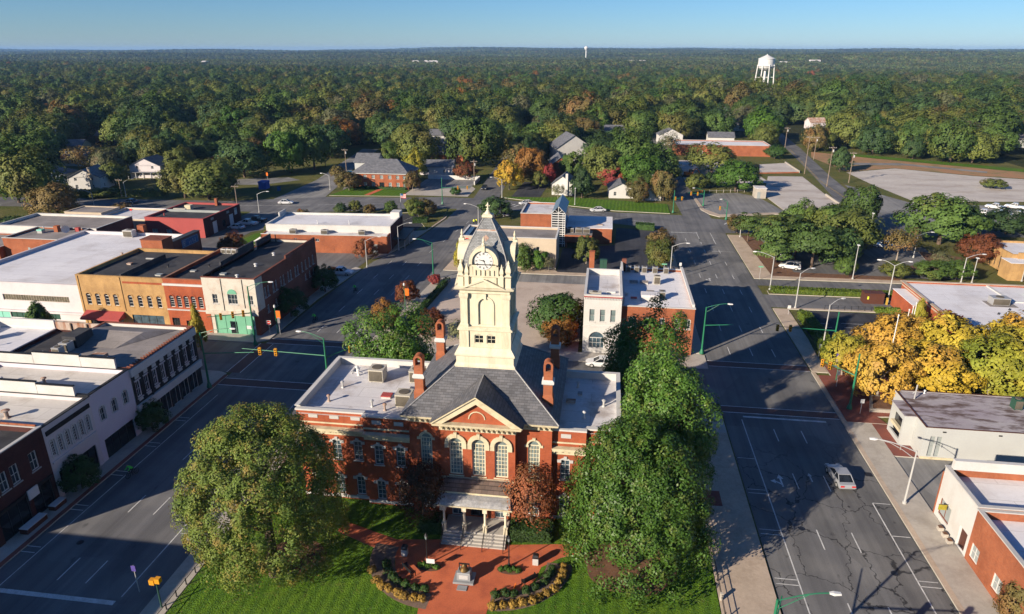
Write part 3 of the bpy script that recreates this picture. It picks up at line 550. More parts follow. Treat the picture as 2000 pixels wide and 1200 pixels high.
def building(name, label, x0, y0, x1, y1, h, walls, roof, par=.5, cop='stone_trim', ops=None, rot=0., cat='building', t=.3, copw=.08, coph=.12, z0=-.2, hs=None, group=None):
    """flat-roofed block: wall with real openings, roof deck behind a parapet, coping; ops[side] = [(u, z, w, h, rise, style), ...]"""
    w, d = x1-x0, y1-y0; root = thing(name, label, cat, (x0, y0, 0), rot, group); ops = ops or {}
    if isinstance(walls, str): walls = {k: walls for k in 'SENW'}
    ml = sorted(set(walls.values())); mb = MB()
    for sd_, fn in SIDES.items():
        ox, oy, r, L = fn(w, d); facade(mb, ox, oy, r, L, z0, h, [o[:5] for o in ops.get(sd_, [])], mi=ml.index(walls[sd_]))
    zr = h-par
    if par > 0:
        mi = ml.index(walls['S'])
        for a, b in (((t, t), (w-t, t)), ((w-t, t), (w-t, d-t)), ((w-t, d-t), (t, d-t)), ((t, d-t), (t, t))): mb.face([(b[0], b[1], zr-.02), (a[0], a[1], zr-.02), (a[0], a[1], h), (b[0], b[1], h)], mi)
    mb.build('wall', ml, root)
    rf = MB(); ti = t if par > 0 else -.02; rf.face([(ti, ti, zr), (w-ti, ti, zr), (w-ti, d-ti, zr), (ti, d-ti, zr)]); rf.build('roof', roof, root)
    if cop:
        cb = MB(); e = copw; q = (t if par > 0 else .15)+.03
        cb.box(-e, -e, h+.003, w+e, q, h+coph); cb.box(-e, d-q, h+.003, w+e, d+e, h+coph); cb.box(-e, q, h+.003, q, d-q, h+coph); cb.box(w-q, q, h+.003, w+e, d-q, h+coph); cb.build('coping', cop, root)
    for sd_, lst in ops.items():
        ox, oy, r, L = SIDES[sd_](w, d)
        for o in lst: add_window(root, ox, oy, r, *o[:4], o[4] if len(o) > 4 else 0, o[5] if len(o) > 5 else {}, name=(o[5].get('name', 'window') if len(o) > 5 else 'window'))
    return root
# ---- roof furniture, always a part of the building it is bolted to
def ac_unit(root, x, y, z, w=1.4, d=1.2, h=1.1, m='ac_beige', rot=0.):
    key = ('ac', w, d, h, m)
    def mk():
        mb = MB(); mb.box(-w/2, -d/2, .08, w/2, d/2, h); mb.box(-w/2-.04, -d/2-.04, h+.002, w/2+.04, d/2+.04, h+.06)
        for q in (-1, 1): mb.box(q*w*.38-.06, -d/2, 0, q*w*.38+.06, d/2, .078)
        mb.lathe(0, 0, [(min(w, d)*.36, h+.062), (min(w, d)*.36, h+.13), (min(w, d)*.3, h+.13)], 14, 1)
        return mb.mesh('air_conditioner', [m, 'ac_grille'])
    def gr():
        mb = MB(); mb.box(-w/2+.08, -d/2-.02, .16, w/2-.08, -d/2-.003, h-.1)
        for k in range(6): zz = .2+(h-.34)*k/6; mb.box(-w/2+.08, -d/2-.045, zz, w/2-.08, -d/2-.022, zz+.05)
        return mb.mesh('grille', ['ac_grille'])
    o = put('air_conditioner', cached(key, mk), root, (x, y, z), rot); put('grille', cached(key+('g',), gr), o); return o
def vent_pipe(root, x, y, z, h=.6, r=.09, m='lamp_white', cap=True):
    me = cached(('vent', h, r, m, cap), lambda: MB().lathe(0, 0, [(r*1.9, 0), (r*1.2, .12), (r, .14), (r, h)]+([(r*2., h+.02), (r*2., h+.12), (r*.4, h+.22)] if cap else []), 10).mesh('vent_pipe', [m])); return put('vent_pipe', me, root, (x, y, z))
def hatch(root, x, y, z, w=1., d=.8, h=.35, m='red_paint', b='white_paint', name='roof_hatch', rot=0.):
    me = cached(('hatch', w, d, h, m, b), lambda: MB().box(-w/2, -d/2, 0, w/2, d/2, h*.6, 0).box(-w/2-.06, -d/2-.06, h*.6+.002, w/2+.06, d/2+.06, h, 1).mesh(name, [b, m])); return put(name, me, root, (x, y, z), rot)
def dish(root, x, y, z, r=.5, rot=0.):
    def mk():
        mb = MB(); mb.tube([(0, 0, 0), (0, 0, .9)], .04); rg = []
        for k in range(5):
            a = k/4; rg.append([(r*a*math.cos(t_*math.pi/7), -.05-.3*r*(1-a*a)*-1-.15, .9+r*a*math.sin(t_*math.pi/7)) for t_ in range(14)])
        mb.rings(rg, True, True, False); mb.tube([(0, -.15, .5), (0, -.55, .85)], .02); return mb.mesh('satellite_dish', ['lamp_white'])
    return put('satellite_dish', cached(('dish', r), mk), root, (x, y, z), rot)
# ================================================================ COURTHOUSE
CH = thing('courthouse', 'red brick courthouse with cream clock tower, slate roof and columned porch', 'courthouse', (-11.3, 57, 0))
W1 = dict(nx=2, nz=4, frame='frame_white', glass='glass_blue', sill='stone_trim', hood='stone_trim', hood_w=.16, hood_d=.07, hood_leg=.18, ears=True, key=True)
W2 = dict(nx=4, nz=8, frame='frame_cream', glass='glass_pale', fw=.12, sill='cream_trim', hood='cream_trim', hood_w=.16, hood_d=.08, hood_leg=.1, ears=True, key=True)
W3 = dict(W2, hood_w=.42, hood_d=.18, hood_leg=.5, ears=False)
def wing(sg):
    """flat-roofed wing; the bay next to the main block stands 0.5 m proud"""
    xa, xb, xc = (-19.7, -12.3, -7.25) if sg < 0 else (7.25, 10.6, 13.9)
    ox = [(-17.9, .75), (-15.6, .75), (-13.3, .75)] if sg < 0 else [(12.3, .75)]
    ix = [-10.85, -8.5] if sg < 0 else [8.6]
    mb = MB()
    def wins(xs, x0): return [(x-x0, z, .95, 2.4, .18) for x in xs for z in (.75, 5.1)]
    outer = (xa, xb) if sg < 0 else (xb, xc); innr = (xb, xc) if sg < 0 else (xa, xb)
    for (a, b), y, xs in ((outer, 2.4, [x for x, _ in ox]), (innr, 1.9, ix)):
        ops = wins(xs, a); facade(mb, a, y, 0, b-a, -.2, 10.8, ops)
        for u, z, w, h, r in ops: add_window(CH, a, y, 0, u, z, w, h, r, W1)
        # attic panels
        pm = MB()
        for x in xs: pm.box(x-.5, y-.05, 9.95, x+.5, y-.003, 10.4)
        for x in xs: put('attic_panel', cached('attic', lambda: MB().box(-.5, -.05, 0, .5, -.003, .45).mesh('attic_panel', ['stone_trim'])), CH, (x, y, 9.95))
        cb = MB(); cb.yprism([(a, 8.1), (b, 8.1), (b, 8.9), (a, 8.9)], y-.12, y-.004); cb.box(a, y-.55, 8.65, b, y-.121, 8.9); cb.box(a, y-.62, 8.901, b, y-.004, 9.0); MB().box(a, y-.09, 9.35, b, y-.004, 9.5).build('belt_course', 'cream_trim', CH); MB().box(a, y-.1, .3, b, y-.004, .6).build('plinth', 'stone_trim', CH)
        k = a+.25
        while k < b-.1: cb.box(k-.07, y-.4, 8.45, k+.07, y-.122, 8.648); k += .62
        cb.build('cornice', 'cream_trim', CH)
        MB().box(a-.04, y-.2, 10.803, b+.04, y+.35, 10.98).build('coping', 'white_paint', CH)
        facade(mb, b, y+.3, math.pi, b-a, 10.2, 10.8, [])
    xo, xi = (xa, xc) if sg < 0 else (xc, xa)
    # end wall, back wall
    if sg < 0: facade(mb, xa, 14.6, -math.pi/2, 12.2, -.2, 10.8, wins((2.4, 5, 7.4, 9.8), 0))
    else: facade(mb, xc, 2.4, math.pi/2, 12.2, -.2, 10.8, wins((2.4, 5, 7.4, 9.8), 0))
    for u in (2.4, 5, 7.4, 9.8):
        for z in (.75, 5.1): add_window(CH, xa if sg < 0 else xc, 14.6 if sg < 0 else 2.4, -math.pi/2 if sg < 0 else math.pi/2, u, z, .95, 2.4, .18, W1)
    bu = (2, 5, 8, 11) if sg < 0 else (2, 4.6)
    facade(mb, xc, 14.6, math.pi, xc-xa, -.2, 10.8, wins(bu, 0))
    for u in bu:
        for z in (.75, 5.1): add_window(CH, xc, 14.6, math.pi, u, z, .95, 2.4, .18, W1)
    facade(mb, (xb if sg < 0 else xb), 2.4 if sg < 0 else 1.9, -math.pi/2 if sg < 0 else math.pi/2, .5, -.2, 10.8, []) if False else mb.face([(xb, 1.9, -.2), (xb, 2.4, -.2), (xb, 2.4, 10.8), (xb, 1.9, 10.8)])
    mb.build('wall', 'brick_red', CH)
    # parapets inside faces and deck
    pk = MB(); xe = xa if sg < 0 else xc-.35
    pk.box(xe, 2.75, 10.25, xe+.35, 14.6, 11.25) if sg < 0 else pk.box(xe, 2.75, 10.25, xe+.35, 14.6, 11.25)
    pk.box(xa+(.36 if sg < 0 else 0), 14.25, 10.25, xc-(.36 if sg > 0 else 0), 14.6, 11.2); pk.build('parapet', 'white_paint', CH)
    MB().face([(xa+.1, 2.2, 10.42), (xc-.1, 2.2, 10.42), (xc-.1, 14.4, 10.42), (xa+.1, 14.4, 10.42)]).build('roof', 'roof_white', CH)
    MB().box(xa-.06, 14.18, 11.203, xc+.06, 14.68, 11.3).box((xe-.06), 2.3, 11.253, xe+.41, 14.16, 11.35).build('coping', 'white_paint', CH)
wing(-1); wing(1)
# main block and centre bay
mb = MB()
fl = [(1.73, 5.25, 1.2, 4.5, .6)]
facade(mb, -7.25, 1.3, 0, 3.5, -.2, 11.2, fl+[(1.73, .9, 1.2, 2.8, .2)]); add_window(CH, -7.25, 1.3, 0, 1.73, 5.25, 1.2, 4.5, .6, W2); add_window(CH, -7.25, 1.3, 0, 1.73, .9, 1.2, 2.8, .2, W1)
facade(mb, 3.75, 1.3, 0, 3.5, -.2, 11.2, fl+[(1.73, .9, 1.2, 2.8, .2)]); add_window(CH, 3.75, 1.3, 0, 1.73, 5.25, 1.2, 4.5, .6, W2); add_window(CH, 3.75, 1.3, 0, 1.73, .9, 1.2, 2.8, .2, W1)
cw = [(1.55, 5.85, 1.35, 4.35, .675), (3.85, 5.85, 1.35, 4.35, .675), (6.12, 5.85, 1.35, 4.35, .675)]
gw = [(1.55, .95, 1.2, 2.5, .2), (3.75, .95, 1.7, 2.75, .6), (6.0, .95, 1.2, 2.5, .2)]
facade(mb, -3.75, .2, 0, 7.5, -.2, 11.2, cw+gw)
for o in cw: add_window(CH, -3.75, .2, 0, *o, W3, recess=.14)
add_window(CH, -3.75, .2, 0, *gw[0], W1); add_window(CH, -3.75, .2, 0, *gw[2], W1)
add_window(CH, -3.75, .2, 0, *gw[1], dict(nx=2, nz=2, frame='frame_dark', glass='glass_dark', fw=.12), name='door')
mb.face([(-3.75, 1.3, -.2), (-3.75, .2, -.2), (-3.75, .2, 11.2), (-3.75, 1.3, 11.2)]); mb.face([(3.75, .2, -.2), (3.75, 1.3, -.2), (3.75, 1.3, 11.2), (3.75, .2, 11.2)])
for x, rt in ((-7.25, -math.pi/2), (7.25, math.pi/2)): facade(mb, x, 15.5 if rt < 0 else 1.3, rt, 14.2, -.2, 11.2, [])
facade(mb, 7.25, 15.5, math.pi, 14.5, -.2, 11.2, [(u, z, 1.2, 2.6, .3) for u in (2, 5.5, 9, 12.5) for z in (1, 6)])
for u in (2, 5.5, 9, 12.5):
    for z in (1, 6): add_window(CH, 7.25, 15.5, math.pi, u, z, 1.2, 2.6, .3, W1)
mb.build('wall', 'brick_red', CH)
CORN = [(0, 10.95), (.06, 11.0), (.06, 11.35), (.12, 11.4), (.5, 11.62), (.62, 11.72), (.66, 11.95)]
MB().rect(-7.25, 1.3, 7.25, 15.5, CORN, cap0=False).build('cornice', 'cream_trim', CH)
c2 = MB(); c2.rect(-3.75, .2, 3.75, 1.6, [(d+.02, z-.03) for d, z in CORN], cap0=False); c2.build('cornice', 'cream_trim', CH)
br = MB()
for k in range(15): x = -3.5+.5*k; br.box(x-.09, -.22, 11.16, x+.09, .12, 11.38)
for sx in (-1, 1):
    for k in range(6): x = sx*(4.3+.55*k); br.box(x-.09, .9, 11.2, x+.09, 1.22, 11.42)
br.build('brackets', 'cream_trim', CH)
MB().box(-3.79, .07, 5.35, 3.79, .196, 5.62).build('belt_course', 'cream_trim', CH)
# pediment: tympanum, lunette, raking cornice, gable roof behind it
ap, hw = 15.0, 4.45
MB().yprism([(-3.7, 11.95), (3.7, 11.95), (0, 14.55)], .1, .35).build('tympanum', 'brick_red', CH)
rk = MB()
for sx in (-1, 1):
    rk.yprism([(sx*hw, 11.94), (sx*(hw-1.05), 11.94), (0, 14.28), (0, ap)] if sx < 0 else [(sx*(hw-1.05), 11.94), (sx*hw, 11.94), (0, ap), (0, 14.28)], -.38, .095)
    rk.yprism([(sx*(hw+.12), 11.97), (sx*hw*.98, 11.97), (0, ap+.001), (0, ap+.15)] if sx < 0 else [(sx*hw*.98, 11.97), (sx*(hw+.12), 11.97), (0, ap+.15), (0, ap+.001)], -.55, .1)
    for k in range(7):
        f = (k+.6)/7.4; x = sx*(hw-.62)*(1-f); z = 11.98+(14.5-11.98)*f; rk.box(x-.08, -.3, z+.02, x+.08, .09, z+.24)
rk.build('raking_cornice', 'cream_trim', CH)
add_window(CH, 0, .1, 0, 0, 12.25, 1.5, .95, .75, dict(nx=4, nz=1, frame='frame_cream', glass='glass_pale', fw=.1, hood='cream_trim', hood_w=.1, hood_leg=.0), recess=.03)
# hip roof running up to the tower base
ex, y0, y1, ze, zt, tb, yc = 7.95, .6, 16.2, 11.955, 15.75, 3.1, 7.8
A = [(-ex, y0, ze), (ex, y0, ze), (ex, y1, ze), (-ex, y1, ze)]; T = [(-tb, yc-tb, zt), (tb, yc-tb, zt), (tb, yc+tb, zt), (-tb, yc+tb, zt)]
for i_ in range(4): j_ = (i_+1) % 4; MB().face([A[i_], A[j_], T[j_], T[i_]]).build('roof', 'slate_x' if i_ % 2 == 0 else 'slate_y', CH)
MB().face([(-hw-.15, -.56, 12.03), (-hw-.15, 1.0, 12.03), (0, 4.4, ap+.2), (0, -.56, ap+.2)]).face([(hw+.15, -.56, 12.03), (0, -.56, ap+.2), (0, 4.4, ap+.2), (hw+.15, 1.0, 12.03)]).build('gable_roof', 'slate_y', CH)
rc = MB(); rc.tube([(-ex, y0, ze+.05), (-tb, yc-tb, zt+.03)], .07); rc.tube([(ex, y0, ze+.05), (tb, yc-tb, zt+.03)], .07); rc.tube([(ex, y1, ze+.05), (tb, yc+tb, zt+.03)], .07); rc.tube([(-ex, y1, ze+.05), (-tb, yc+tb, zt+.03)], .07); rc.tube([(0, -.5, ap+.22), (0, 4.3, ap+.22)], .06); rc.build('roof_ridge', 'lead_grey', CH)
# chimneys with round hoods
def chimney(x, y):
    c = put('chimney', cached('chim', lambda: MB().box(-.55, -.5, 0, .55, .5, 1.5).rect(-.45, -.42, .45, .42, [(.1, 1.5), (.0, 1.9), (0, 4.5)]).mesh('chimney', ['brick_orange'])), CH, (x, y, 12.0))
    put('band', cached('chimb', lambda: MB().rect(-.45, -.42, .45, .42, [(.01, 3.0), (.16, 3.15), (.16, 3.4), (.01, 3.55)]).mesh('band', ['white_paint'])), c)
    def hd():
        mb = MB(); n = 12; w = .45
        o = [(w*math.cos(math.pi*k/n)*1.05, 5.1+w*math.sin(math.pi*k/n)*1.05) for k in range(n+1)]; i = [(.26*math.cos(math.pi*k/n), 5.1+.26*math.sin(math.pi*k/n)) for k in range(n+1)]
        o = [(.47, 4.5)]+o+[(-.47, 4.5)]; i = [(.26, 4.5)]+i+[(-.26, 4.5)]
        for k in range(len(o)-1):
            a, b, c_, d = o[k], o[k+1], i[k+1], i[k]
            for y, s in ((-.46, 1), (.46, -1)): mb.face([(p[0], y, p[1]) for p in ((a, d, c_, b) if s > 0 else (a, b, c_, d))])
            mb.face([(a[0], -.46, a[1]), (b[0], -.46, b[1]), (b[0], .46, b[1]), (a[0], .46, a[1])]); mb.face([(d[0], -.46, d[1]), (d[0], .46, d[1]), (c_[0], .46, c_[1]), (c_[0], -.46, c_[1])])
        return mb.mesh('chimney_hood', ['brick_orange'])
    put('chimney_hood', cached('chimh', hd), c)
for x, y in ((-6.4, 3.2), (6.6, 3.6), (-6.4, 12.4), (6.6, 12.4)): chimney(x, y)
# rooftop plant on the wings
for x, y, s in ((-13.6, 10.9, 1.), (-8.9, 5.6, .95), (-9.0, 11.3, .95)): ac_unit(CH, x, y, 10.42, 1.7*s, 1.7*s, 1.5*s)
hatch(CH, -11.3, 6.9, 10.42, 1., .8, .35); hatch(CH, -9.8, 8.4, 10.42, 1.1, 1.0, .4, 'roof_white')
for x, y, m in ((-16.6, 12.3, 'lamp_white'), (-16.2, 11.6, 'lamp_white'), (-16.9, 8.4, 'galvanised'), (-10.6, 4.0, 'rust'), (-17.2, 5.1, 'rust'), (-12.2, 4.6, 'galvanised'), (10.2, 5.2, 'lamp_white'), (9.3, 12, 'galvanised'), (12.2, 8, 'galvanised')): vent_pipe(CH, x, y, 10.42, .65, .11, m)
hatch(CH, 8.7, 8.4, 10.42, .9, .6, .3, 'rust'); hatch(CH, 9.6, 10.2, 10.42, .4, .4, .35, 'lead_grey')
MB().box(-17.2, 11.9, 10.6, -15.6, 11.96, 10.66).box(-17.2, 11.9, 10.43, -17.14, 13.3, 10.66).build('roof_rail', 'lamp_white', CH)
# porch
MB().box(-3.2, -2.25, -.2, 3.2, .196, .9).build('porch_floor', 'granite_step', CH)
for k in range(5): MB().box(-3.2, -2.25-.3*(k+1), -.2, 3.2, -2.253-.3*k, .9-.165*(k+1)).build('step', 'granite_step', CH)
bm_ = MB(); arches = [(.35+1.05, 3.2, 1.75, .85, .7), (3.5, 3.2, 1.95, .85, .75), (7-.35-1.05, 3.2, 1.75, .85, .7)]
facade(bm_, -3.5, -2.2, 0, 7, 3.2, 4.25, arches, depth=.22); facade(bm_, 3.5, -1.98, math.pi, 7, 3.2, 4.25, [(7-o[0],)+o[1:] for o in arches], depth=.01)
for sx in (-3.5, 3.28): bm_.box(sx, -1.97, 3.6, sx+.22, .19, 4.25)
bm_.build('arcade', 'cream_paint', CH)
def column():
    mb = MB(); mb.box(-.2, -.2, 0, .2, .2, .75); mb.box(-.24, -.24, .751, .24, .24, .85); mb.lathe(0, 0, [(.17, .851), (.13, 1.0), (.12, 2.2), (.2, 2.35)], 10); mb.box(-.22, -.22, 2.351, .22, .22, 2.75); return mb.mesh('column', ['cream_paint'])
for x in (-3.1, -1.05, 1.05, 3.1): put('column', cached('col', column), CH, (x, -2.05, .905))
pr = MB(); pf = [(-2.75, 4.28), (-2.62, 4.5), (-2.3, 4.72), (-1.8, 4.85), (-1.5, 4.9)]
for k in range(len(pf)-1): (a, b), (c, d) = pf[k], pf[k+1]; pr.face([(-3.75+.08*k, a, b), (3.75-.08*k, a, b), (3.75-.08*(k+1), c, d), (-3.75+.08*(k+1), c, d)])
for sx in (-1, 1): pr.face([(sx*3.75, -2.75, 4.28), (sx*3.45, -1.5, 4.9), (sx*3.45, .19, 4.9), (sx*3.75, .19, 4.28)][::sx])
pr.build('porch_roof', 'lead_grey', CH)
MB().box(-3.85, -2.85, 4.16, 3.85, .19, 4.27).build('cornice', 'cream_trim', CH)
MB().box(-3.5, -1.62, 4.8, 3.5, .19, 5.05).box(-3.6, -1.72, 5.051, 3.6, .19, 5.14).build('cornice', 'cream_trim', CH)
MB().face([(-3.55, -1.7, 5.15), (3.55, -1.7, 5.15), (3.3, .19, 5.62), (-3.3, .19, 5.62)]).face([(3.55, -1.7, 5.15), (3.55, .19, 5.15), (3.3, .19, 5.62)]).face([(-3.55, -1.7, 5.15), (-3.3, .19, 5.62), (-3.55, .19, 5.15)]).build('porch_roof', 'shingle_brown', CH)
def rail():
    mb = MB(); mb.tube([(0, .1, 1.75), (0, -1.55, .95), (0, -1.75, .9), (0, -1.75, .0)], .035); mb.tube([(0, .1, .9), (0, .1, 1.75)], .03)
    for k in range(5): y = -.15-.3*k; mb.tube([(0, y, .75-.5*k*.3), (0, y, 1.68-.48*k*.3)], .018, 5)
    return mb.mesh('handrail', ['black_metal'])
for x in (-3.12, -1.05, 1.05, 3.12): put('handrail', cached('rail', rail), CH, (x, -2.3, .0))
# ---------------------------------------------------------------- tower
TW = put('tower', None, CH, (0, 7.8, 0))
def sq(prof, name, m='cream_paint', parent=TW, **k): return MB().rect(0, 0, 0, 0, prof, **k).build(name, m, parent)
sq([(3.15, 15.55), (3.12, 15.9), (2.95, 16.15), (2.95, 16.85), (3.08, 16.95), (3.08, 17.12), (2.62, 17.75)], 'tower_base')
def side(k): return k*math.pi/2
lower = MB(); upper = MB()
for k in range(4):
    c, s = math.cos(side(k)), math.sin(side(k)); H = 2.5
    ox, oy = (-H*c+H*s), (-H*s-H*c)
    ops = [(1.88, 18.15, .95, 1.05, .16), (3.12, 18.15, .95, 1.05, .16)]; facade(lower, ox, oy, side(k), 2*H, 17.7, 19.6, ops)
    for o in ops: add_window(CH, ox, oy+7.8, side(k), *o, dict(nx=2, nz=2, frame='cream_paint', glass='glass_dark', fw=.07), recess=.06)
    H = 2.25; ox, oy = (-H*c+H*s), (-H*s-H*c); facade(upper, ox, oy, side(k), 2*H, 19.9, 23.5, [(2.25, 20.15, 1.3, 2.75, .65)], depth=.12)
    pm = cached('blind', lambda: MB().face([(x, .11, z) for x, z in outline(1.3, 2.75, .65)]).mesh('blind_panel', ['cream_paint'])); put('blind_panel', pm, TW, (ox+2.25*c, oy+2.25*s, 20.15), side(k))
    def trim():
        mb = MB(); o1 = [(.92, -.02)]+arc_pts(1.84, 3.02, .92)+[(-.92, -.02)]; o2 = [(.7, -.02)]+arc_pts(1.4, 2.8, .7)+[(-.7, -.02)]
        for j in range(len(o1)-1):
            a, b, d, e = o1[j], o1[j+1], o2[j+1], o2[j]; mb.face([(p[0], -.09, p[1]) for p in (a, e, d, b)]); mb.face([(a[0], -.09, a[1]), (b[0], -.09, b[1]), (b[0], .0, b[1]), (a[0], 0, a[1])]); mb.face([(e[0], -.09, e[1]), (e[0], 0, e[1]), (d[0], 0, d[1]), (d[0], -.09, d[1])])
        mb.box(-.13, -.2, 2.75, .13, -.004, 3.3); return mb.mesh('arch_trim', ['cream_paint'])
    put('arch_trim', cached('archtrim', trim), TW, (ox+2.25*c, oy+2.25*s, 20.15), side(k))
lower.build('tower_stage', 'cream_paint', TW); upper.build('tower_stage', 'cream_paint', TW)
for sx in (-1, 1):
    for sy in (-1, 1):
        put('pier', cached('pier1', lambda: MB().box(-.48, -.48, 17.4, .48, .48, 19.58).mesh('pier', ['cream_paint'])), TW, (sx*2.15, sy*2.15, 0))
        put('pilaster', cached('pila', lambda: MB().rect(-.36, -.36, .36, .36, [(.08, 19.9), (.08, 20.15), (0, 20.25), (0, 22.95), (.06, 23.0), (.1, 23.25), (.1, 23.5)]).mesh('pilaster', ['cream_paint'])), TW, (sx*2.12, sy*2.12, 0))
        def fin(): return MB().box(-.27, -.27, 24.25, .27, .27, 25.35).rect(0, 0, 0, 0, [(.32, 25.352), (.32, 25.45), (.16, 25.55), (.27, 25.85), (.25, 26.1), (.08, 26.6), (.11, 26.7), (.02, 26.95)]).mesh('finial', ['cream_paint'])
        put('finial', cached('fin', fin), TW, (sx*2.35, sy*2.35, 0))
        put('finial', cached('fin2', lambda: MB().box(-.2, -.2, 24.3, .2, .2, 25.3).rect(0, 0, 0, 0, [(.24, 25.302), (.24, 25.38), (.12, 25.48), (.2, 25.75), (.18, 25.95), (.06, 26.35), (.02, 26.6)]).mesh('finial', ['cream_paint'])), TW, (sx*1.72, sy*2.55, 0))
sq([(2.62, 19.55), (2.8, 19.65), (2.8, 19.78), (2.5, 19.92)], 'belt_course')
sq([(2.4, 23.5), (2.5, 23.52), (2.5, 23.75), (2.62, 23.85), (2.92, 24.0), (2.98, 24.15), (2.5, 24.3), (2.5, 25.2), (2.62, 25.25), (2.62, 25.4), (2.3, 25.45)], 'entablature')
# little pediments, clock dormers on all four sides
dome = [(2.42, 25.2), (2.34, 25.8), (2.2, 26.5), (1.98, 27.3), (1.72, 28.0), (1.4, 28.7), (1.05, 29.4), (.72, 30.0), (.42, 30.5), (.34, 30.7)]
dsd = [MB() for _ in range(4)]
for (a, z), (b, zz) in zip(dome, dome[1:]):
    dsd[0].face([(-a, -a, z), (a, -a, z), (b, -b, zz), (-b, -b, zz)]); dsd[1].face([(a, a, z), (-a, a, z), (-b, b, zz), (b, b, zz)])
    dsd[2].face([(a, -a, z), (a, a, z), (b, b, zz), (b, -b, zz)]); dsd[3].face([(-a, a, z), (-a, -a, z), (-b, -b, zz), (-b, b, zz)])
for i_, d_ in enumerate(dsd): d_.build('dome_face', 'slate_dome_x' if i_ < 2 else 'slate_dome_y', TW)
hip = MB()
for sx in (-1, 1):
    for sy in (-1, 1): hip.tube([(sx*a, sy*a, z+.02) for a, z in dome], .06, 6)
hip.build('dome_ridge', 'lead_grey', TW)
def prof(z):
    for (a, z0_), (b, z1_) in zip(dome, dome[1:]):
        if z0_ <= z <= z1_: return a+(b-a)*(z-z0_)/(z1_-z0_)
for k in range(4):
    g = put('clock_dormer', cached('dorm', lambda: (lambda mb: (
        mb.yprism([(-1.22, 24.3), (1.22, 24.3), (1.22, 26.85)]+[(1.22*math.cos(math.pi*j/14), 26.85+1.22*math.sin(math.pi*j/14)) for j in range(1, 14)]+[(-1.22, 26.85)], -2.62, -1.2),
        [mb.box(x-.1, -2.74, 25.45, x+.1, -2.625, 26.0) for x in (-.9, -.45, 0, .45, .9)], mb.box(-1.5, -2.7, 25.3, 1.5, -2.622, 25.44), mb.box(-1.42, -2.66, 25.44, -1.1, -1.9, 26.35), mb.box(1.1, -2.66, 25.44, 1.42, -1.9, 26.35), mb)[-1])(MB()).mesh('clock_dormer', ['cream_paint'])), TW, (0, 0, 0), side(k))
    def hoodm():
        mb = MB(); n = 16; A_ = lambda r: [(r*math.cos(math.pi*j/n), 26.85+r*math.sin(math.pi*j/n)) for j in range(n+1)]
        ring(mb, [(1.42, 26.6)]+A_(1.42)+[(-1.42, 26.6)], [(1.12, 26.6)]+A_(1.12)+[(-1.12, 26.6)], -2.86, -1.5); mb.box(-.16, -2.95, 27.9, .16, -2.4, 28.45); mb.lathe(0, -2.65, [(.16, 28.45), (.2, 28.6), (.08, 28.75), (.13, 28.9), (.03, 29.35)], 8); return mb.mesh('dormer_hood', ['cream_paint'])
    put('dormer_hood', cached('dhood', hoodm), TW, (0, 0, 0), side(k))
    def face():
        mb = MB(); n = 32; mb.yprism([(.9*math.cos(2*math.pi*j/n), .9*math.sin(2*math.pi*j/n)) for j in range(n)], -.05, 0); return mb.mesh('clock_face', ['lamp_white'])
    def nums():
        mb = MB(); RN = ['XII', 'I', 'II', 'III', 'IIII', 'V', 'VI', 'VII', 'VIII', 'IX', 'X', 'XI']
        def stroke(x0, z0, x1, z1, t, ang, r):
            dx_, dz_ = x1-x0, z1-z0; L_ = math.hypot(dx_, dz_); nx_, nz_ = -dz_/L_*t, dx_/L_*t
            ps = [(x0+nx_, z0+nz_), (x0-nx_, z0-nz_), (x1-nx_, z1-nz_), (x1+nx_, z1+nz_)]
            ca, sa = math.cos(-ang), math.sin(-ang); q = [(x*ca-(z+r)*sa, -.056, x*sa+(z+r)*ca) for x, z in ps]; mb.face(q)
        for i, t_ in enumerate(RN):
            w = {'I': .045, 'V': .1, 'X': .1}; tot = sum(w[c] for c in t_); x = -tot/2; ang = 2*math.pi*i/12
            for c in t_:
                if c == 'I': stroke(x+.022, -.1, x+.022, .1, .014, ang, .72)
                elif c == 'V': stroke(x, .1, x+.05, -.1, .014, ang, .72); stroke(x+.1, .1, x+.05, -.1, .014, ang, .72)
                else: stroke(x, -.1, x+.1, .1, .014, ang, .72); stroke(x+.1, -.1, x, .1, .014, ang, .72)
                x += w[c]
        return mb.mesh('numerals', ['black_metal'])
    def hands():
        mb = MB()
        for ang, L_, w in ((2*math.pi*9.43/12, .5, .055), (2*math.pi*26/60, .74, .04)):
            ca, sa = math.sin(ang), math.cos(ang); px_, pz_ = sa, -ca
            mb.face([(-ca*.12+px_*w, -.065, -sa*.12+pz_*w), (-ca*.12-px_*w, -.065, -sa*.12-pz_*w), (ca*L_-px_*w*.4, -.065, sa*L_-pz_*w*.4), (ca*L_+px_*w*.4, -.065, sa*L_+pz_*w*.4)])
        return mb.mesh('clock_hands', ['black_metal'])
    cpos = (-0*1+2.625*math.sin(side(k)), -2.625*math.cos(side(k)), 26.93)
    put('clock_face', cached('cface', face), TW, cpos, side(k)); put('clock_numerals', cached('cnum', nums), TW, cpos, side(k)); put('clock_hands', cached('chand', hands), TW, cpos, side(k))
    put('pediment', cached('tped', lambda: MB().yprism([(-2.0, 24.28), (2.0, 24.28), (0, 25.1)], -2.95, -2.4).yprism([(-2.15, 24.2), (-1.85, 24.25), (0, 25.0), (0, 25.2)], -3.05, -2.951).yprism([(1.85, 24.25), (2.15, 24.2), (0, 25.2), (0, 25.0)], -3.05, -2.951).mesh('pediment', ['cream_paint'])), TW, (0, 0, 0), side(k))
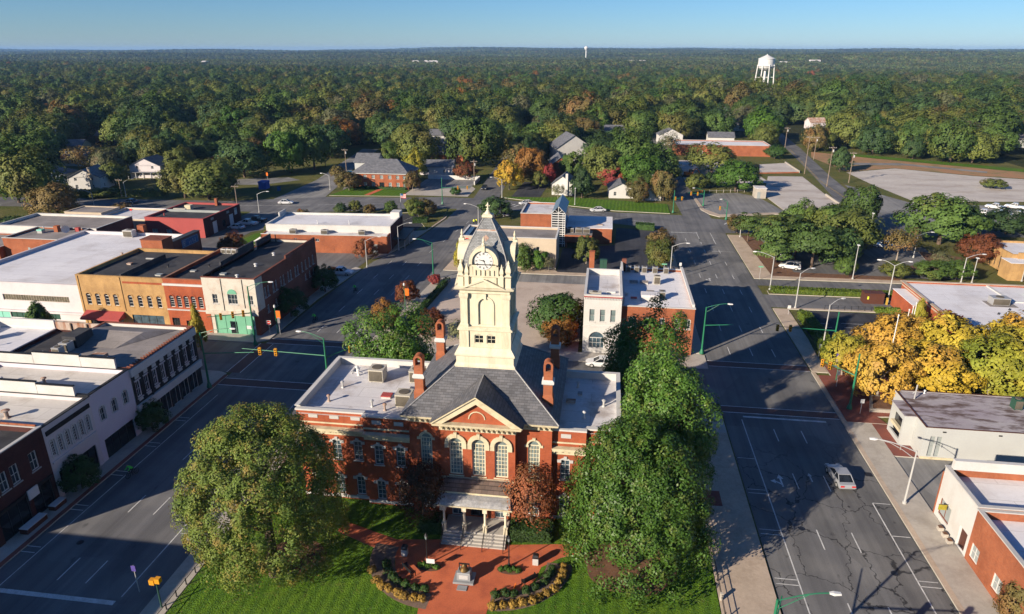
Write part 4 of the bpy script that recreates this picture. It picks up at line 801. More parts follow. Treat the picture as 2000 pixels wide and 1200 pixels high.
    def motif():
        mb = MB()
        def q(x0, z0, x1, z1, x2, z2, x3, z3, m): mb.face([(x, -prof(z)-.03, z) for x, z in ((x0, z0), (x1, z1), (x2, z2), (x3, z3))], m)
        for cx_, cz_ in ((-.17, 28.86), (.17, 28.86), (0, 29.0), (0, 28.7)): q(cx_, cz_-.16, cx_+.15, cz_, cx_, cz_+.16, cx_-.15, cz_, 0)
        a, b = prof(29.5)-.02, prof(29.62)-.02; q(-a, 29.5, a, 29.5, b, 29.62, -b, 29.62, 0); a, b = prof(29.44)-.02, prof(29.5)-.02; q(-a, 29.44, a, 29.44, b, 29.5, -b, 29.5, 1)
        return mb.mesh('dome_motif', ['rust', 'stone_trim'])
    put('dome_motif', cached('motif', motif), TW, (0, 0, 0), side(k))
sq([(.42, 30.62), (.52, 30.7), (.52, 30.9), (.3, 31.0)], 'dome_cap')
mb = MB(); mb.lathe(0, 0, [(.34, 30.9), (.36, 31.0), (.2, 31.2), (.11, 31.38), (.16, 31.45), (.07, 31.55), (.06, 31.75), (.13, 31.83), (.02, 32.1)], 10); mb.box(-.22, -.04, 31.72, .22, .04, 31.8); mb.build('finial', 'cream_paint', TW)
# ================================================================ TOWN BUILDINGS
SHOP = dict(nx=3, nz=1, frame='frame_dark', glass='glass_dark', fw=.06)
def shopfront(n, h=2.6, **k): return dict(SHOP, nx=n, **k)
# --- left street, near row (facades look along +X)
def Y(lst, y0, x=None): return [(yc-y0,)+tuple(r) for yc, *r in lst]
A1 = dict(nx=2, nz=2, frame='frame_white', glass='glass', sill='stone_trim', fw=.1)
b_a = building('brick_shop', 'dark brick two-storey shop with white sash windows, leftmost on the shaded street', -76, 47, -57.3, 55, 9.1, 'brick_dark', 'roof_black', .6, 'stone_trim',
    {'E': Y([(y, 5.1, 1.0, 2.1, 0, A1) for y in (48, 49.4, 50.8, 53.2)], 47)+[(2.6, .1, 3.6, 3., 0, shopfront(3)), (6.2, .1, 2.6, 3., 0, shopfront(2))]})
MB().box(.1, .35, 3.3, .25, 7.6, 3.6).build('cornice', 'black_paint', b_a, loc=(18.7, 0, 0)); MB().box(0, 0, 0, .12, 1.3, 1.1).build('sign_board', 'lamp_white', b_a, loc=(18.95, 4.2, 2.7))
for k in range(17): put('roof_tile', cached('cap', lambda: MB().tube([(0, 0, 0), (1.0, 0, 0)], .12, 6).mesh('roof_tile', ['brick_orange'])), b_a, (1+k*1.02, 7.85, 9.3))
b_a0 = building('brick_store', 'brick store beyond the alley, out of the left picture edge', -80, 2, -57.3, 28.5, 11, 'brick_brown', 'roof_grey', .5, 'stone_trim', {'E': [(3+4*k, .2, 3, 2.8, 0, shopfront(3)) for k in range(6)]})
B1 = dict(nx=2, nz=5, frame='frame_white', glass='glass_dark', fw=.12, hood='frame_white', hood_w=.14, hood_d=.06, hood_leg=1.9)
b_b = building('pink_shop', 'pinkish white two-storey shop with six arched windows under a black band', -76, 55.02, -57.3, 62, 8.9, 'pink_white', 'roof_beige', .45, 'frame_dark',
    {'E': [(.85+1.05*k, 5.0, .62, 2.1, .31, B1) for k in range(6)]+[(3.5, .1, 5.6, 3.0, 0, shopfront(5))]})
MB().box(18.7, .3, 7.75, 18.82, 6.7, 8.25).build('fascia', 'black_paint', b_b); MB().box(18.7, .2, 4.35, 18.86, 6.8, 4.6).build('belt_course', 'pink_white', b_b)
C1 = dict(nx=2, nz=2, frame='frame_white', glass='glass', fw=.08, hood='frame_white', hood_w=.14, hood_d=.07, hood_leg=1.5)
b_c = building('lilac_shop', 'lilac grey painted shop with three arched windows and large shopfront', -76, 62.02, -57.35, 69, 9.0, 'lilac_paint', 'roof_beige', .55, 'black_paint',
    {'E': [(1.5, 5., .85, 1.9, .3, C1), (3.5, 5., .85, 1.9, .3, C1), (5.5, 5., .85, 1.9, .3, C1), (3.4, .1, 5.2, 2.6, 0, shopfront(4))]})
# stepped white party parapets on b and c
for rt, yy, hh in ((b_b, 6.75, 9.2), (b_c, 6.7, 9.45)):
    for k, (xa, xb, z) in enumerate(((.0, 6, hh), (6, 12.5, hh+.35), (12.5, 17.2, hh+.1))): MB().box(xa+.05, yy, 8.3, xb, yy+.28, z+.9).build('party_parapet', 'white_paint', rt); MB().box(xa+.05, yy-.05, z+.903, xb, yy+.33, z+1.0).build('coping', 'black_paint', rt)
vent_pipe(b_c, 10.5, 3, 8.46, .7, .16, 'rust'); vent_pipe(b_c, 5.2, 2.6, 8.46, .6, .1, 'galvanised'); vent_pipe(b_c, 14, 1.4, 8.46, .5, .1, 'lamp_white'); vent_pipe(b_b, 12.6, 2.2, 8.46, .8, .22, 'rust'); hatch(b_b, 8.6, 4.4, 8.46, 1.2, .8, .3, 'roof_white')
D1 = dict(nx=2, nz=2, frame='pink_white', glass='glass_dark', fw=.17, hood='pink_white', hood_w=.12, hood_d=.1, sill='pink_white')
b_d = building('corner_shop', 'black and white corner shop with tall hooded windows and tiled parapet', -71, 69.02, -57.3, 83, 9.0, {'S': 'white_paint', 'E': 'black_paint', 'N': 'brick_dark', 'W': 'brick_dark'}, 'roof_grey', .45, 'brick_brown',
    {'E': [(1.0+1.7*k, 4.7, .95, 2.3, 0, D1) for k in range(8)]+[(1.6+2.1*k, .1, 1.75, 2.5, 0, shopfront(2, frame='frame_white')) for k in range(6)], 'N': [(2.5+2.6*k, 4.8, .9, 2.2, 0, D1) for k in range(4)]})
MB().box(13.7, -.05, 7.9, 13.95, 14.0, 8.95).build('cornice', 'white_paint', b_d); MB().box(13.7, -.04, 2.9, 14.05, 14.05, 3.9).build('fascia', 'white_paint', b_d); MB().box(13.7, 3.1, 0, 13.9, 3.3, 7.9).build('downpipe', 'black_metal', b_d)
for k in range(8): MB().box(13.7, .62+1.7*k, 4.25, 13.78, 1.38+1.7*k, 4.5).build('panel', 'white_paint', b_d); MB().box(13.7, .62+1.7*k, 7.3, 13.8, 1.38+1.7*k, 7.75).build('panel', 'white_paint', b_d)
for k in range(26): put('roof_tile', cached('cap2', lambda: MB().tube([(-.22, 0, 0), (.3, 0, -.06)], .09, 6).mesh('roof_tile', ['brick_brown'])), b_d, (13.45, .35+.53*k, 9.2))
# folded roof surface inside d, kitchen plant
MB().face([(.3, 6.5, 8.58), (7, 6.5, 8.58), (8.5, 10.5, 9.35), (.3, 10.2, 9.5)]).face([(.3, 10.2, 9.5), (8.5, 10.5, 9.35), (11.5, 13.6, 8.6), (.3, 13.6, 8.6)]).face([(7, 6.5, 8.58), (11.5, 13.6, 8.6), (8.5, 10.5, 9.35)]).build('roof_fold', 'roof_grey', b_d)
hatch(b_d, 7.8, 2.6, 8.56, 1.6, 1.0, 1.0, 'rust', 'white_paint', 'skylight'); vent_pipe(b_d, 5.3, 2.3, 8.56, .8); ac_unit(b_d, 1.5, 3.2, 8.56, 1.0, 1., 1.3, 'metal_grey'); ac_unit(b_d, 1.2, 5.0, 8.56, 1.2, 1.2, 1.2, 'metal_grey')
MB().box(0, 5.8, 8.6, 2.0, 9.0, 10.2).build('party_parapet', 'roof_black', b_d); dish(b_d, .6, 1.8, 8.56, .55, .4); dish(b_d, 5.2, .9, 8.56, .5, -.4)
b_d2 = building('flat_roofed_shop', 'dark flat roofed shop with rusty corrugated parapet behind the black and white shop', -79, 66, -71.02, 83, 7.5, {'S': 'brick_dark', 'E': 'brick_dark', 'N': 'rust', 'W': 'brick_dark'}, 'roof_black', .3, None)
MB().box(.1, 16.7, 7.5, 7.9, 16.98, 8.7).build('parapet', 'rust', b_d2); [MB().box(x, 16.5, 7.2, x+.18, 16.69, 8.65).build('parapet_post', 'wood_pole', b_d2) for x in (2.5, 5.1)]
hatch(b_d2, 4.8, 7.5, 7.2, 1.2, 1.0, .5, 'red_paint', 'red_paint'); dish(b_d2, 6.9, 9.6, 7.2, .6, .5); ac_unit(b_d2, 3.2, 2.0, 7.2, .9, .9, .9, 'ac_beige'); MB().tube([(1, 2, 7.5), (2.2, 2.5, 7.5), (3.4, 1.4, 7.5)], .05).build('pipe', 'lamp_white', b_d2)
b_d3 = building('white_roofed_shop', 'shop with white sloping roof and stepped parapet at the left picture edge', -98, 62, -79.02, 83, 7.6, 'white_paint', 'roof_white_clean', .2, 'roof_white_clean')
MB().box(9.5, 20.65, 7.73, 18.9, 20.95, 8.9).build('parapet', 'white_paint', b_d3); MB().box(9.2, 10, 7.73, 9.5, 20.6, 8.6).build('parapet', 'white_paint', b_d3); ac_unit(b_d3, 12.5, 16.5, 7.4, 1.3, 1.1, 1.1, 'metal_grey'); ac_unit(b_d3, 8, 12.6, 7.4, 1.3, 1.1, 1.1, 'metal_grey'); vent_pipe(b_d3, 15, 14.3, 7.4, .5); vent_pipe(b_d3, 11, 9.5, 7.4, .5); vent_pipe(b_d3, 6.5, 10, 7.4, .5)
# --- far side of the first cross street (facades look at the camera)
E1 = dict(nx=26, nz=1, frame='ac_beige', glass='dirty_window_wall', fw=.08)
b_e = building('modern_shop', 'white modern shop with long band of windows and huge white roof', -118, 102.5, -91, 138, 7.0, {'S': 'pink_white', 'E': 'brick_brown', 'N': 'brick_brown', 'W': 'brick_brown'}, 'roof_white_clean', .5, 'pink_white',
    {'S': [(17.6, 3.6, 13.2, 1.15, 0, E1), (16.6, .3, 10, 1.2, 0, dict(nx=9, nz=1, frame='dark_green', glass='dark_green', fw=.05)), (8, .1, 7, 1.4, 0, dict(nx=4, nz=1, frame='mint', glass='mint', fw=.05))]})
MB().box(-.2, -.5, 1.55, 27.1, -.004, 1.9).build('canopy', 'pink_white', b_e)
pent = MB().box(0, 0, 6.4, 4.6, 3.4, 10.4).build('stair_tower', 'brick_orange', b_e, loc=(26.4, 18.4, 0)); MB().box(-.1, -.1, 10.402, 4.7, 3.5, 10.55).build('coping', 'brick_brown', b_e, loc=(26.4, 18.4, 0))
MB().box(27.02, 20, 0, 28.4, 35.5, 8.1).build('wall', 'brick_brown', b_e); MB().box(27, 19.9, 8.102, 28.5, 35.6, 8.2).build('coping', 'frame_dark', b_e)
sg = MB().box(28.402, 28.4, 5.9, 28.45, 34.6, 7.7).build('painted_sign', 'blue_sign', b_e)
sm = MB()
for a in ((28.6, 6.0, 34.4, 6.08), (28.6, 7.5, 34.4, 7.58), (28.6, 6.08, 28.7, 7.5), (34.3, 6.08, 34.4, 7.5), (29.0, 6.3, 29.2, 7.3), (29.2, 6.3, 29.8, 6.45), (29.2, 6.75, 29.7, 6.9), (29.2, 7.15, 29.8, 7.3), (31, 6.3, 31.2, 6.8), (31.6, 6.3, 31.8, 6.9), (32.4, 6.3, 32.6, 7.1), (33.0, 6.3, 33.5, 6.5), (33.3, 6.5, 33.5, 7.1)): sm.box(28.451, a[0], a[1], 28.46, a[2], a[3])
sm.build('sign_marks', 'blind_grey', sg)
ac_unit(b_e, 12.3, 34, 6.5, 2.2, 1.6, 1.5, 'white_paint'); MB().box(13.4, 35.3, 6.5, 14.9, 36.6, 8.8).build('chimney', 'brick_orange', b_e); vent_pipe(b_e, 20.5, 20, 6.5, .4, .15, 'rust'); MB().tube([(19.2, 18.3, 6.6), (25.8, 19.4, 6.6)], .05).build('pipe', 'metal_grey', b_e)
F1 = dict(nx=1, nz=3, frame='frame_white', glass='glass_dark', fw=.1, sill='brick_tan', hood='brick_tan', hood_w=.2, hood_d=.06, hood_leg=.1)
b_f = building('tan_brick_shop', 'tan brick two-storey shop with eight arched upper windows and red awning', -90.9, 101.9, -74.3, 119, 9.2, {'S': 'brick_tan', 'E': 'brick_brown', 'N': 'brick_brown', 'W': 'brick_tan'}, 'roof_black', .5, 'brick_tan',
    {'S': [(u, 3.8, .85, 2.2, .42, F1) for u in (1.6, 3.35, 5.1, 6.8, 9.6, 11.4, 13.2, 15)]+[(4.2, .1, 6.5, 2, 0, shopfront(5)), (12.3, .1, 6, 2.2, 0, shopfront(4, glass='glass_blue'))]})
MB().box(.0, -.1, 0, .35, -.004, 9.15).build('pilaster', 'brick_tan', b_f); MB().box(8.1, -.1, 2.9, 8.35, -.004, 9.15).build('pilaster', 'brick_tan', b_f); MB().box(8.7, -.05, 8.1, 16.2, -.004, 8.45).build('brick_panel', 'brick_red', b_f)
MB().face([(.6, -1.9, 1.9), (8, -1.9, 1.9), (8, -.01, 2.75), (.6, -.01, 2.75)]).face([(.6, -1.9, 1.6), (8, -1.9, 1.6), (8, -1.9, 1.9), (.6, -1.9, 1.9)]).face([(8, -1.9, 1.6), (8, -.01, 1.6), (8, -.01, 2.75), (8, -1.9, 1.9)]).build('awning', 'red_paint', b_f)
MB().box(8.2, .3, 8.5, 8.5, 13, 9.6).build('party_parapet', 'roof_black', b_f); MB().box(5, 12, 8.72, 7.5, 12.25, 8.95).build('pipe', 'metal_grey', b_f); vent_pipe(b_f, 12.2, 8, 8.7, .3, .12, 'black_metal'); hatch(b_f, 4.2, 8.5, 8.7, .8, .6, .3, 'rust', 'rust'); hatch(b_f, 13.6, 3.2, 8.7, 1.0, .8, .25, 'blind_grey')
G1 = dict(nx=1, nz=4, frame='frame_white', glass='glass_dark', fw=.1, hood='brick_red', hood_w=.18, hood_d=.08, hood_leg=.1)
b_g = building('red_brick_shop', 'narrow red brick shop with five arched windows and white cornice', -74.25, 101.5, -66.75, 121, 9.4, {'S': 'brick_red', 'E': 'brick_brown', 'N': 'brick_brown', 'W': 'brick_brown'}, 'roof_black', .5, 'brick_orange',
    {'S': [(1.1+1.33*k, 4.3, .85, 2.2, .42, G1) for k in range(5)]+[(1.2, .1, 1.4, 2.2, 0, SHOP), (4.6, .3, 3.0, 1.6, 0, shopfront(3))]})
MB().box(-.02, -.3, 8.3, 7.5, -.004, 8.65).build('cornice', 'white_paint', b_g); MB().box(0, -.12, 3.75, 7.5, -.004, 3.98).build('belt_course', 'stone_trim', b_g)
for k in range(3): ac_unit(b_g, 1.4+1.1*k, 17.6, 8.9, .9, .8, .9, 'white_paint')
MB().box(6.9, .3, 8.9, 7.2, 15.5, 9.35).build('party_parapet', 'roof_black', b_g); vent_pipe(b_g, 3.3, 9, 8.9, .35, .1, 'black_metal'); hatch(b_g, 2.0, 6, 8.9, .9, .6, .2, 'blind_grey')
H1 = dict(nx=2, nz=2, frame='frame_white', glass='glass', fw=.08, sill='stone_trim')
b_h = building('corner_store', 'white fronted corner store with green shopfront and long brick side wall', -66.7, 100.9, -57.2, 126, 10.2, {'S': 'old_white_wall', 'E': 'brick_brown', 'N': 'brick_brown', 'W': 'brick_brown'}, 'roof_black', .45, 'brick_brown',
    {'S': [(2.0, 5.6, .9, 1.7, 0, H1), (5.2, 5.6, 1.7, 1.8, 0, dict(H1, nx=3)), (8.4, 5.6, .9, 1.7, 0, H1), (5.0, .05, 7.2, 3.5, 0, dict(nx=4, nz=1, frame='green_front', glass='green_front', fw=.15))],
     'E': [(3.2+.0, 5.9, .75, 1.9, .2, H1), (4.3, 5.9, .75, 1.9, .2, H1), (6.2, 5.9, .75, 1.9, .2, H1), (7.3, 5.9, .75, 1.9, .2, H1), (9.2, 5.9, .75, 1.9, .2, H1), (10.3, 5.9, .75, 1.9, .2, H1), (12.2, 5.9, .75, 1.9, .2, H1), (13.3, 5.9, .75, 1.9, .2, H1), (15.2, 5.9, .75, 1.9, .2, H1), (16.3, 5.9, .75, 1.9, .2, H1), (18.2, 5.9, .7, 1.9, .2, H1), (19.9, 5.9, .7, 1.9, .2, H1), (21.6, 5.9, .7, 1.9, .2, H1), (23.3, 5.9, .7, 1.9, .2, H1),
           (3.6, 3.1, .8, 1.4, .2, H1), (6.6, 3.1, .8, 1.4, .2, H1), (10, 3.1, .8, 1.4, .2, H1), (19.3, 3.9, .7, 1.2, .15, H1), (21.2, 3.9, .7, 1.2, .15, H1), (23, 3.9, .7, 1.2, .15, H1)]})
MB().box(9.502, 0, 4.4, 9.53, 2.5, 10.1).build('painted_return', 'old_white_wall', b_h); mb = MB(); mb.yprism([(x+5.2, z+7.45) for x, z in [(-.85, 0), (.85, 0)]+arc_pts(1.7, .85, .85)], -.06, -.004); mb.build('fanlight', 'green_front', b_h)
MB().box(-.02, -.18, 3.7, 9.52, -.004, 4.35).build('fascia', 'old_white_wall', b_h); MB().box(4.0, .12, .06, 5.2, .16, 2.4).build('door', 'glass_dark', b_h); MB().box(7, -.03, 1.2, 8.6, .0, 1.8).build('sign_board', 'lamp_white', b_h)
MB().box(8.7, -.05, 0, 9.5, -.004, 3.69).build('pier', 'brick_red', b_h); MB().box(.0, -.05, 0, .75, -.004, 3.69).build('pier', 'brick_red', b_h); MB().box(3.4, -.06, 4.4, 3.5, -.004, 10.1).box(7.2, -.06, 5, 7.3, -.004, 10.1).build('downpipe', 'black_metal', b_h)
for k, (yy, z) in enumerate(((0.3, .3), (6, .9), (12, 1.5), (19, 1.1))): MB().box(.05, yy, 9.75, .3, yy+6, 10.2+z).build('party_parapet', 'roof_black', b_h)
MB().box(9.2, 12, 10.33, 9.5, 25.1, 10.9).build('parapet', 'brick_brown', b_h)
for y in (2, 8.5, 15.5): vent_pipe(b_h, 5.4, y, 9.75, .35, .16, 'lamp_white')
MB().tube([(1.5, 24.5, 9.7), (1.5, 24.5, 11.3)], .12).build('flue', 'black_metal', b_h); hatch(b_h, 2.2, 3.2, 9.75, .9, .7, .25, 'blind_grey')
# --- middle distance, left
b_j = building('brick_warehouse', 'red brick flat roofed block with square vent behind the white-roofed shop', -134.5, 132.6, -120.8, 143, 6.2, 'brick_orange', 'roof_grey', .35, 'stone_trim')
hatch(b_j, 4.2, 6.5, 5.85, 1.2, 1, .9, 'mint', 'metal_grey', 'air_handler'); MB().box(6.6, 7.6, 5.85, 7.6, 8.6, 7.3).build('chimney', 'brick_orange', b_j); dish(b_j, 9.8, 7.4, 5.85, .9, .9); vent_pipe(b_j, 3.5, 8.2, 5.85, .9); MB().box(6, -.07, 3.5, 6.6, -.004, 4.2).build('vent_panel', 'blind_grey', b_j); MB().box(11.2, 8.6, 5.85, 12.2, 9.4, 6.8).build('sign_box', 'red_paint', b_j)
b_j2 = building('brick_hall', 'wide brick hall with grey roof and white parapet band, left of the red painted garage', -146, 143.02, -119.2, 156, 6.2, {'S': 'white_paint', 'E': 'brick_brown', 'N': 'brick_orange', 'W': 'brick_orange'}, 'roof_grey', .5, 'stone_trim')
b_j0 = building('brick_annex', 'low brick annex with grey roof at the left edge of the picture', -147, 131, -134.55, 143, 4.3, 'brick_orange', 'roof_grey', .3, 'stone_trim', {'S': [(10.6, .8, 1.3, 2.2, 0, dict(nx=2, nz=2, frame='brick_tan', glass='glass_dark'))]})
b_k = building('pale_block', 'pale flat roofed block behind the brick hall', -144.7, 163.5, -133.8, 171, 4.9, 'cream_wall', 'roof_grey', .1, 'cream_wall')
b_k2 = building('white_roofed_block', 'low block with white roof beside the red painted garage', -133.7, 161, -119.1, 173.5, 4.2, 'cream_wall', 'roof_white', .4, 'roof_white_clean')
L1 = dict(nx=1, nz=4, frame='frame_white', glass='lamp_white', fw=.1, name='garage_door')
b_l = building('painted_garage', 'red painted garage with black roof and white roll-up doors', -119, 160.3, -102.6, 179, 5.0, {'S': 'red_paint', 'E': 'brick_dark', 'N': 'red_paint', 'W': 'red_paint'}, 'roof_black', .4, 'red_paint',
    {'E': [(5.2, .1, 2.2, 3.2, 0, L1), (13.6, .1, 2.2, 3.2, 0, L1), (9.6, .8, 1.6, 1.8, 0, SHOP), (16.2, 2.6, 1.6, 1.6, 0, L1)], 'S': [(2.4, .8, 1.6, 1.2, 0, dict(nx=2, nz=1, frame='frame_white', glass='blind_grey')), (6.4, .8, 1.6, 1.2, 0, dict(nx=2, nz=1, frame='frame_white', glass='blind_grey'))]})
MB().box(.3, 8.9, 4.6, 16, 9.2, 5.2).build('party_parapet', 'blind_grey', b_l); hatch(b_l, 5.2, 12, 4.6, 1.6, 1.4, 1.3, 'cream_trim', 'cream_trim', 'cooling_unit'); MB().box(2, 9.6, 4.62, 5.5, 10.3, 5.3).build('duct', 'ac_beige', b_l); MB().box(9.6, 17.5, 4.6, 10.3, 18.2, 6.6).build('chimney', 'brick_orange', b_l); MB().tube([(3, 4, 4.6), (3, 4, 5.3)], .2).build('flue', 'red_paint', b_l)
for y in (3.5, 11.4, 15.4): MB().box(16.4, y, 3.9, 16.46, y+1.3, 4.5).build('sign_board', 'blind_grey', b_l)
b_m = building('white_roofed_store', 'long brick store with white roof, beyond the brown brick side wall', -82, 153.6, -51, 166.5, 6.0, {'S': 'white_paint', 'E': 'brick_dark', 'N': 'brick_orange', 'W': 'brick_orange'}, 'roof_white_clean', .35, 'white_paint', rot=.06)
mb = MB(); facade(mb, .0, -3.2, 0, 30.9, -.2, 4.4, [(8.4, 2.8, .9, .7), (13.8, 2.8, .9, .7), (27.6, .1, 1.6, 2.3)]); mb.box(-.01, -3.2, -.2, .25, -.01, 4.4); mb.box(30.65, -3.2, -.2, 30.9, -.01, 4.4); mb.build('wall', 'brick_orange', b_m)
MB().face([(.2, -3, 4.2), (30.7, -3, 4.2), (30.7, -.01, 4.3), (.2, -.01, 4.3)]).build('lower_roof', 'roof_white', b_m); MB().box(-.05, -3.28, 4.402, 30.95, -2.95, 4.52).build('coping', 'white_paint', b_m)
for u in (8.4, 13.8): add_window(b_m, 0, -3.2, 0, u, 2.8, .9, .7, 0, dict(nx=2, nz=1))
add_window(b_m, 0, -3.2, 0, 27.6, .1, 1.6, 2.3, 0, dict(nx=1, nz=1, frame='ac_beige', glass='blind_grey'), name='door')
for x in (7.4, 15.2, 24.4): ac_unit(b_m, x, -1.5, 4.26, 1.6, 1.1, 1., 'metal_grey')
MB().box(28.7, 9.6, 5.66, 31, 12.8, 7.3).build('sign_pylon', 'white_paint', b_m); MB().box(-.2, 8.6, 6.15, .1, 12.8, 7.0).build('parapet', 'white_paint', b_m)
for x in (12, 20): vent_pipe(b_m, x, 3, 5.66, .7)
MB().box(31.2, 1, 2.4, 34.2, 12, 2.7).build('canopy', 'frame_dark', b_m); [MB().tube([(34, y, 0), (34, y, 2.4)], .1).build('canopy_post', 'metal_grey', b_m) for y in (1.3, 6.5, 11.7)]
gz = thing('garden_porch', 'small white porch with pointed roof against the white-roofed brick store', 'porch', (-83.6, 153.2, 0)); [MB().box(x, y, 0, x+.15, y+.15, 2).build('post', 'lamp_white', gz) for x in (-1, .9) for y in (-1, .9)]; MB().rect(-1.2, -1.2, 1.2, 1.2, [(0, 2.0), (0, 2.12), (-1.15, 2.9)]).build('roof', 'lamp_white', gz)
# --- centre
O1 = dict(nx=1, nz=2, frame='frame_white', glass='glass_dark', fw=.07)
b_o = building('cream_office', 'cream stucco office with flat roof behind the clock tower', -31.6, 145.6, -10.2, 155.6, 7.0, {'S': 'cream_wall', 'E': 'cream_wall', 'N': 'cream_wall', 'W': 'cream_wall'}, 'roof_grey', .4, 'white_paint',
    {'S': [(14.2, 3.6, .7, 1.5, 0, O1), (17.4, 3.6, .7, 1.5, 0, O1), (3.4, .1, 2.8, 4.6, 0, dict(nx=1, nz=3, frame='cream_wall', glass='glass_dark', fw=.1)), (20, .1, 1.1, 2.2, 0, dict(nx=1, nz=1, frame='frame_white', glass='blind_grey', name='door'))]})
MB().box(.5, .5, 6.75, 1.6, 9.3, 6.9).build('solar_strip', 'glass_blue', b_o)
lg = MB(); n = 18; lg.yprism([(.62*math.cos(2*math.pi*k/n), .62*math.sin(2*math.pi*k/n)) for k in range(n)], -.03, 0); lg.build('round_sign', 'red_sign', b_o, loc=(1.4, -.004, 5.9))
lg = MB(); lg.yprism([(.42*math.cos(2*math.pi*k/n), .42*math.sin(2*math.pi*k/n)) for k in range(n)], -.035, -.031); lg.build('sign_ring', 'cream_wall', b_o, loc=(1.4, -.004, 5.9)); lg = MB(); lg.yprism([(.2*math.cos(2*math.pi*k/n), .2*math.sin(2*math.pi*k/n)) for k in range(n)], -.045, -.036); lg.build('sign_ring', 'red_sign', b_o, loc=(1.4, -.004, 5.9))
b_p = building('brick_office', 'modern brick office with slender white gridded gable tower', -21.4, 171.8, -12.9, 185.5, 6.5, 'brick_orange', 'roof_white', .35, 'white_paint')
mb = MB(); mb.box(8.7, -7.6, -.2, 11.9, 6.6, 8.6); mb.yprism([(8.7, 8.602), (11.9, 8.602), (10.3, 10.15)], -7.5, 6.5); mb.build('tower', ['glass_dark'], b_p)
for sx in (0, 1): MB().face([(8.55+sx*3.5, -7.9, 8.45), (10.3, -7.9, 10.4), (10.3, 6.9, 10.4), (8.55+sx*3.5, 6.9, 8.45)][::(-1 if sx == 0 else 1)]).build('tower_roof', 'blue_metal', b_p)
for k in range(14): MB().box(8.62, -7.75, .9+.58*k, 11.98, -7.61, 1.08+.58*k).build('grid_bar', 'lamp_white', b_p)
for x in (8.6, 10.2, 11.35, 11.85): MB().box(x, -7.78, .2, x+.15, -7.62, 8.6).build('grid_post', 'lamp_white', b_p)
gm = MB(); gm.tube([(8.65, -7.7, 8.6), (10.3, -7.7, 10.2), (11.95, -7.7, 8.6)], .09); gm.tube([(10.3, -7.7, 8.6), (10.3, -7.7, 10.2)], .07); gm.tube([(10.3, -7.7, 8.6), (9.4, -7.7, 9.35)], .06); gm.tube([(10.3, -7.7, 8.6), (11.2, -7.7, 9.35)], .06); gm.build('gable_frame', 'lamp_white', b_p)
mb = MB(); mb.box(11.92, -3.2, -.2, 23.5, 9.8, 3.9); mb.box(11.92, -7.9, 1.6, 18.6, -3.21, 3.3); mb.build('wall', 'brick_orange', b_p); MB().box(11.95, -3.2, 3.903, 23.6, 9.9, 4.05).build('lower_roof', 'roof_white_clean', b_p); MB().box(11.95, -8, 3.302, 18.7, -3.22, 3.4).build('lower_roof', 'roof_grey', b_p)
for x in (13.2, 15.3, 17.2): ac_unit(b_p, x, -5.6, 3.41, 1.7, 1.6, 1.1, 'metal_grey')
hatch(b_p, 20.5, 0, 4.06, 1.2, .8, .2, 'rust'); [MB().box(x, -7.5, 0, x+.4, -7.1, 1.6).build('pier', 'brick_orange', b_p) for x in (12.2, 18)]
Q1 = dict(nx=1, nz=2, frame='stone_trim', glass='glass_pale', fw=.08, sill='white_paint')
b_q = building('white_front_shop', 'narrow white fronted shop with arched ground floor window and three sash windows', -2.5, 101.6, 3.4, 115.5, 9.9, {'S': 'white_paint', 'E': 'brick_orange', 'N': 'brick_orange', 'W': 'brick_orange'}, 'roof_white', .9, 'white_paint',
    {'S': [(1.35, 5.5, .85, 2.1, 0, Q1), (3.0, 5.5, .85, 2.1, 0, Q1), (4.65, 5.5, .85, 2.1, 0, Q1), (2.2, .9, 2.5, 2.9, 1.1, dict(nx=4, nz=2, frame='frame_white', glass='glass_blue', fw=.1, hood='white_paint', hood_w=.2, hood_d=.06))]})
MB().box(-.03, -.12, 9.6, 5.93, -.004, 9.75).build('cornice', 'red_paint', b_q); MB().box(-.02, -.1, 4.55, 5.92, -.004, 4.8).build('belt_course', 'white_paint', b_q); dt = MB(); [dt.box(.1+.24*k, -.1, 9.25, .2+.24*k, -.004, 9.55) for k in range(24)]; dt.build('dentils', 'white_paint', b_q)
ac_unit(b_q, 1.6, 2.0, 9.0, 2., 1.1, .8, 'ac_beige'); hatch(b_q, 4.2, 4.2, 9.0, 1.3, .5, .3, 'lamp_white')
b_q2 = building('brick_shop', 'broad brick shop with white roof beside the white fronted shop', 3.45, 102.6, 14.8, 123.2, 8.0, 'brick_orange', 'roof_white_clean', .35, 'white_paint', {'S': [(u, 4.6, .9, 1.7, .2, H1) for u in (1.6, 4, 6.4, 8.8, 10.4)], 'E': [(u, 4.6, .9, 1.7, .2, H1) for u in (3, 6.5, 10, 13.5, 17)]})
MB().box(.0, .4, 8.13, .35, 20, 9.4).build('party_parapet', 'white_paint', b_q2); hatch(b_q2, 4.6, 4.5, 7.65, 2.8, 1.8, 1.1, 'roof_white', 'white_paint', 'skylight'); hatch(b_q2, 4.8, 7.4, 7.65, 1.2, .9, .5, 'roof_grey'); ac_unit(b_q2, 6.6, 5.6, 7.65, 1.0, 1.2, 1.2, 'metal_grey'); ac_unit(b_q2, 6.2, 13, 7.65, 1.1, 1.1, 1.4, 'ac_beige'); hatch(b_q2, 2.2, 12.8, 7.65, 1.3, .9, .4, 'roof_grey'); hatch(b_q2, 4, 12.8, 7.65, 1.3, .9, .4, 'roof_grey')
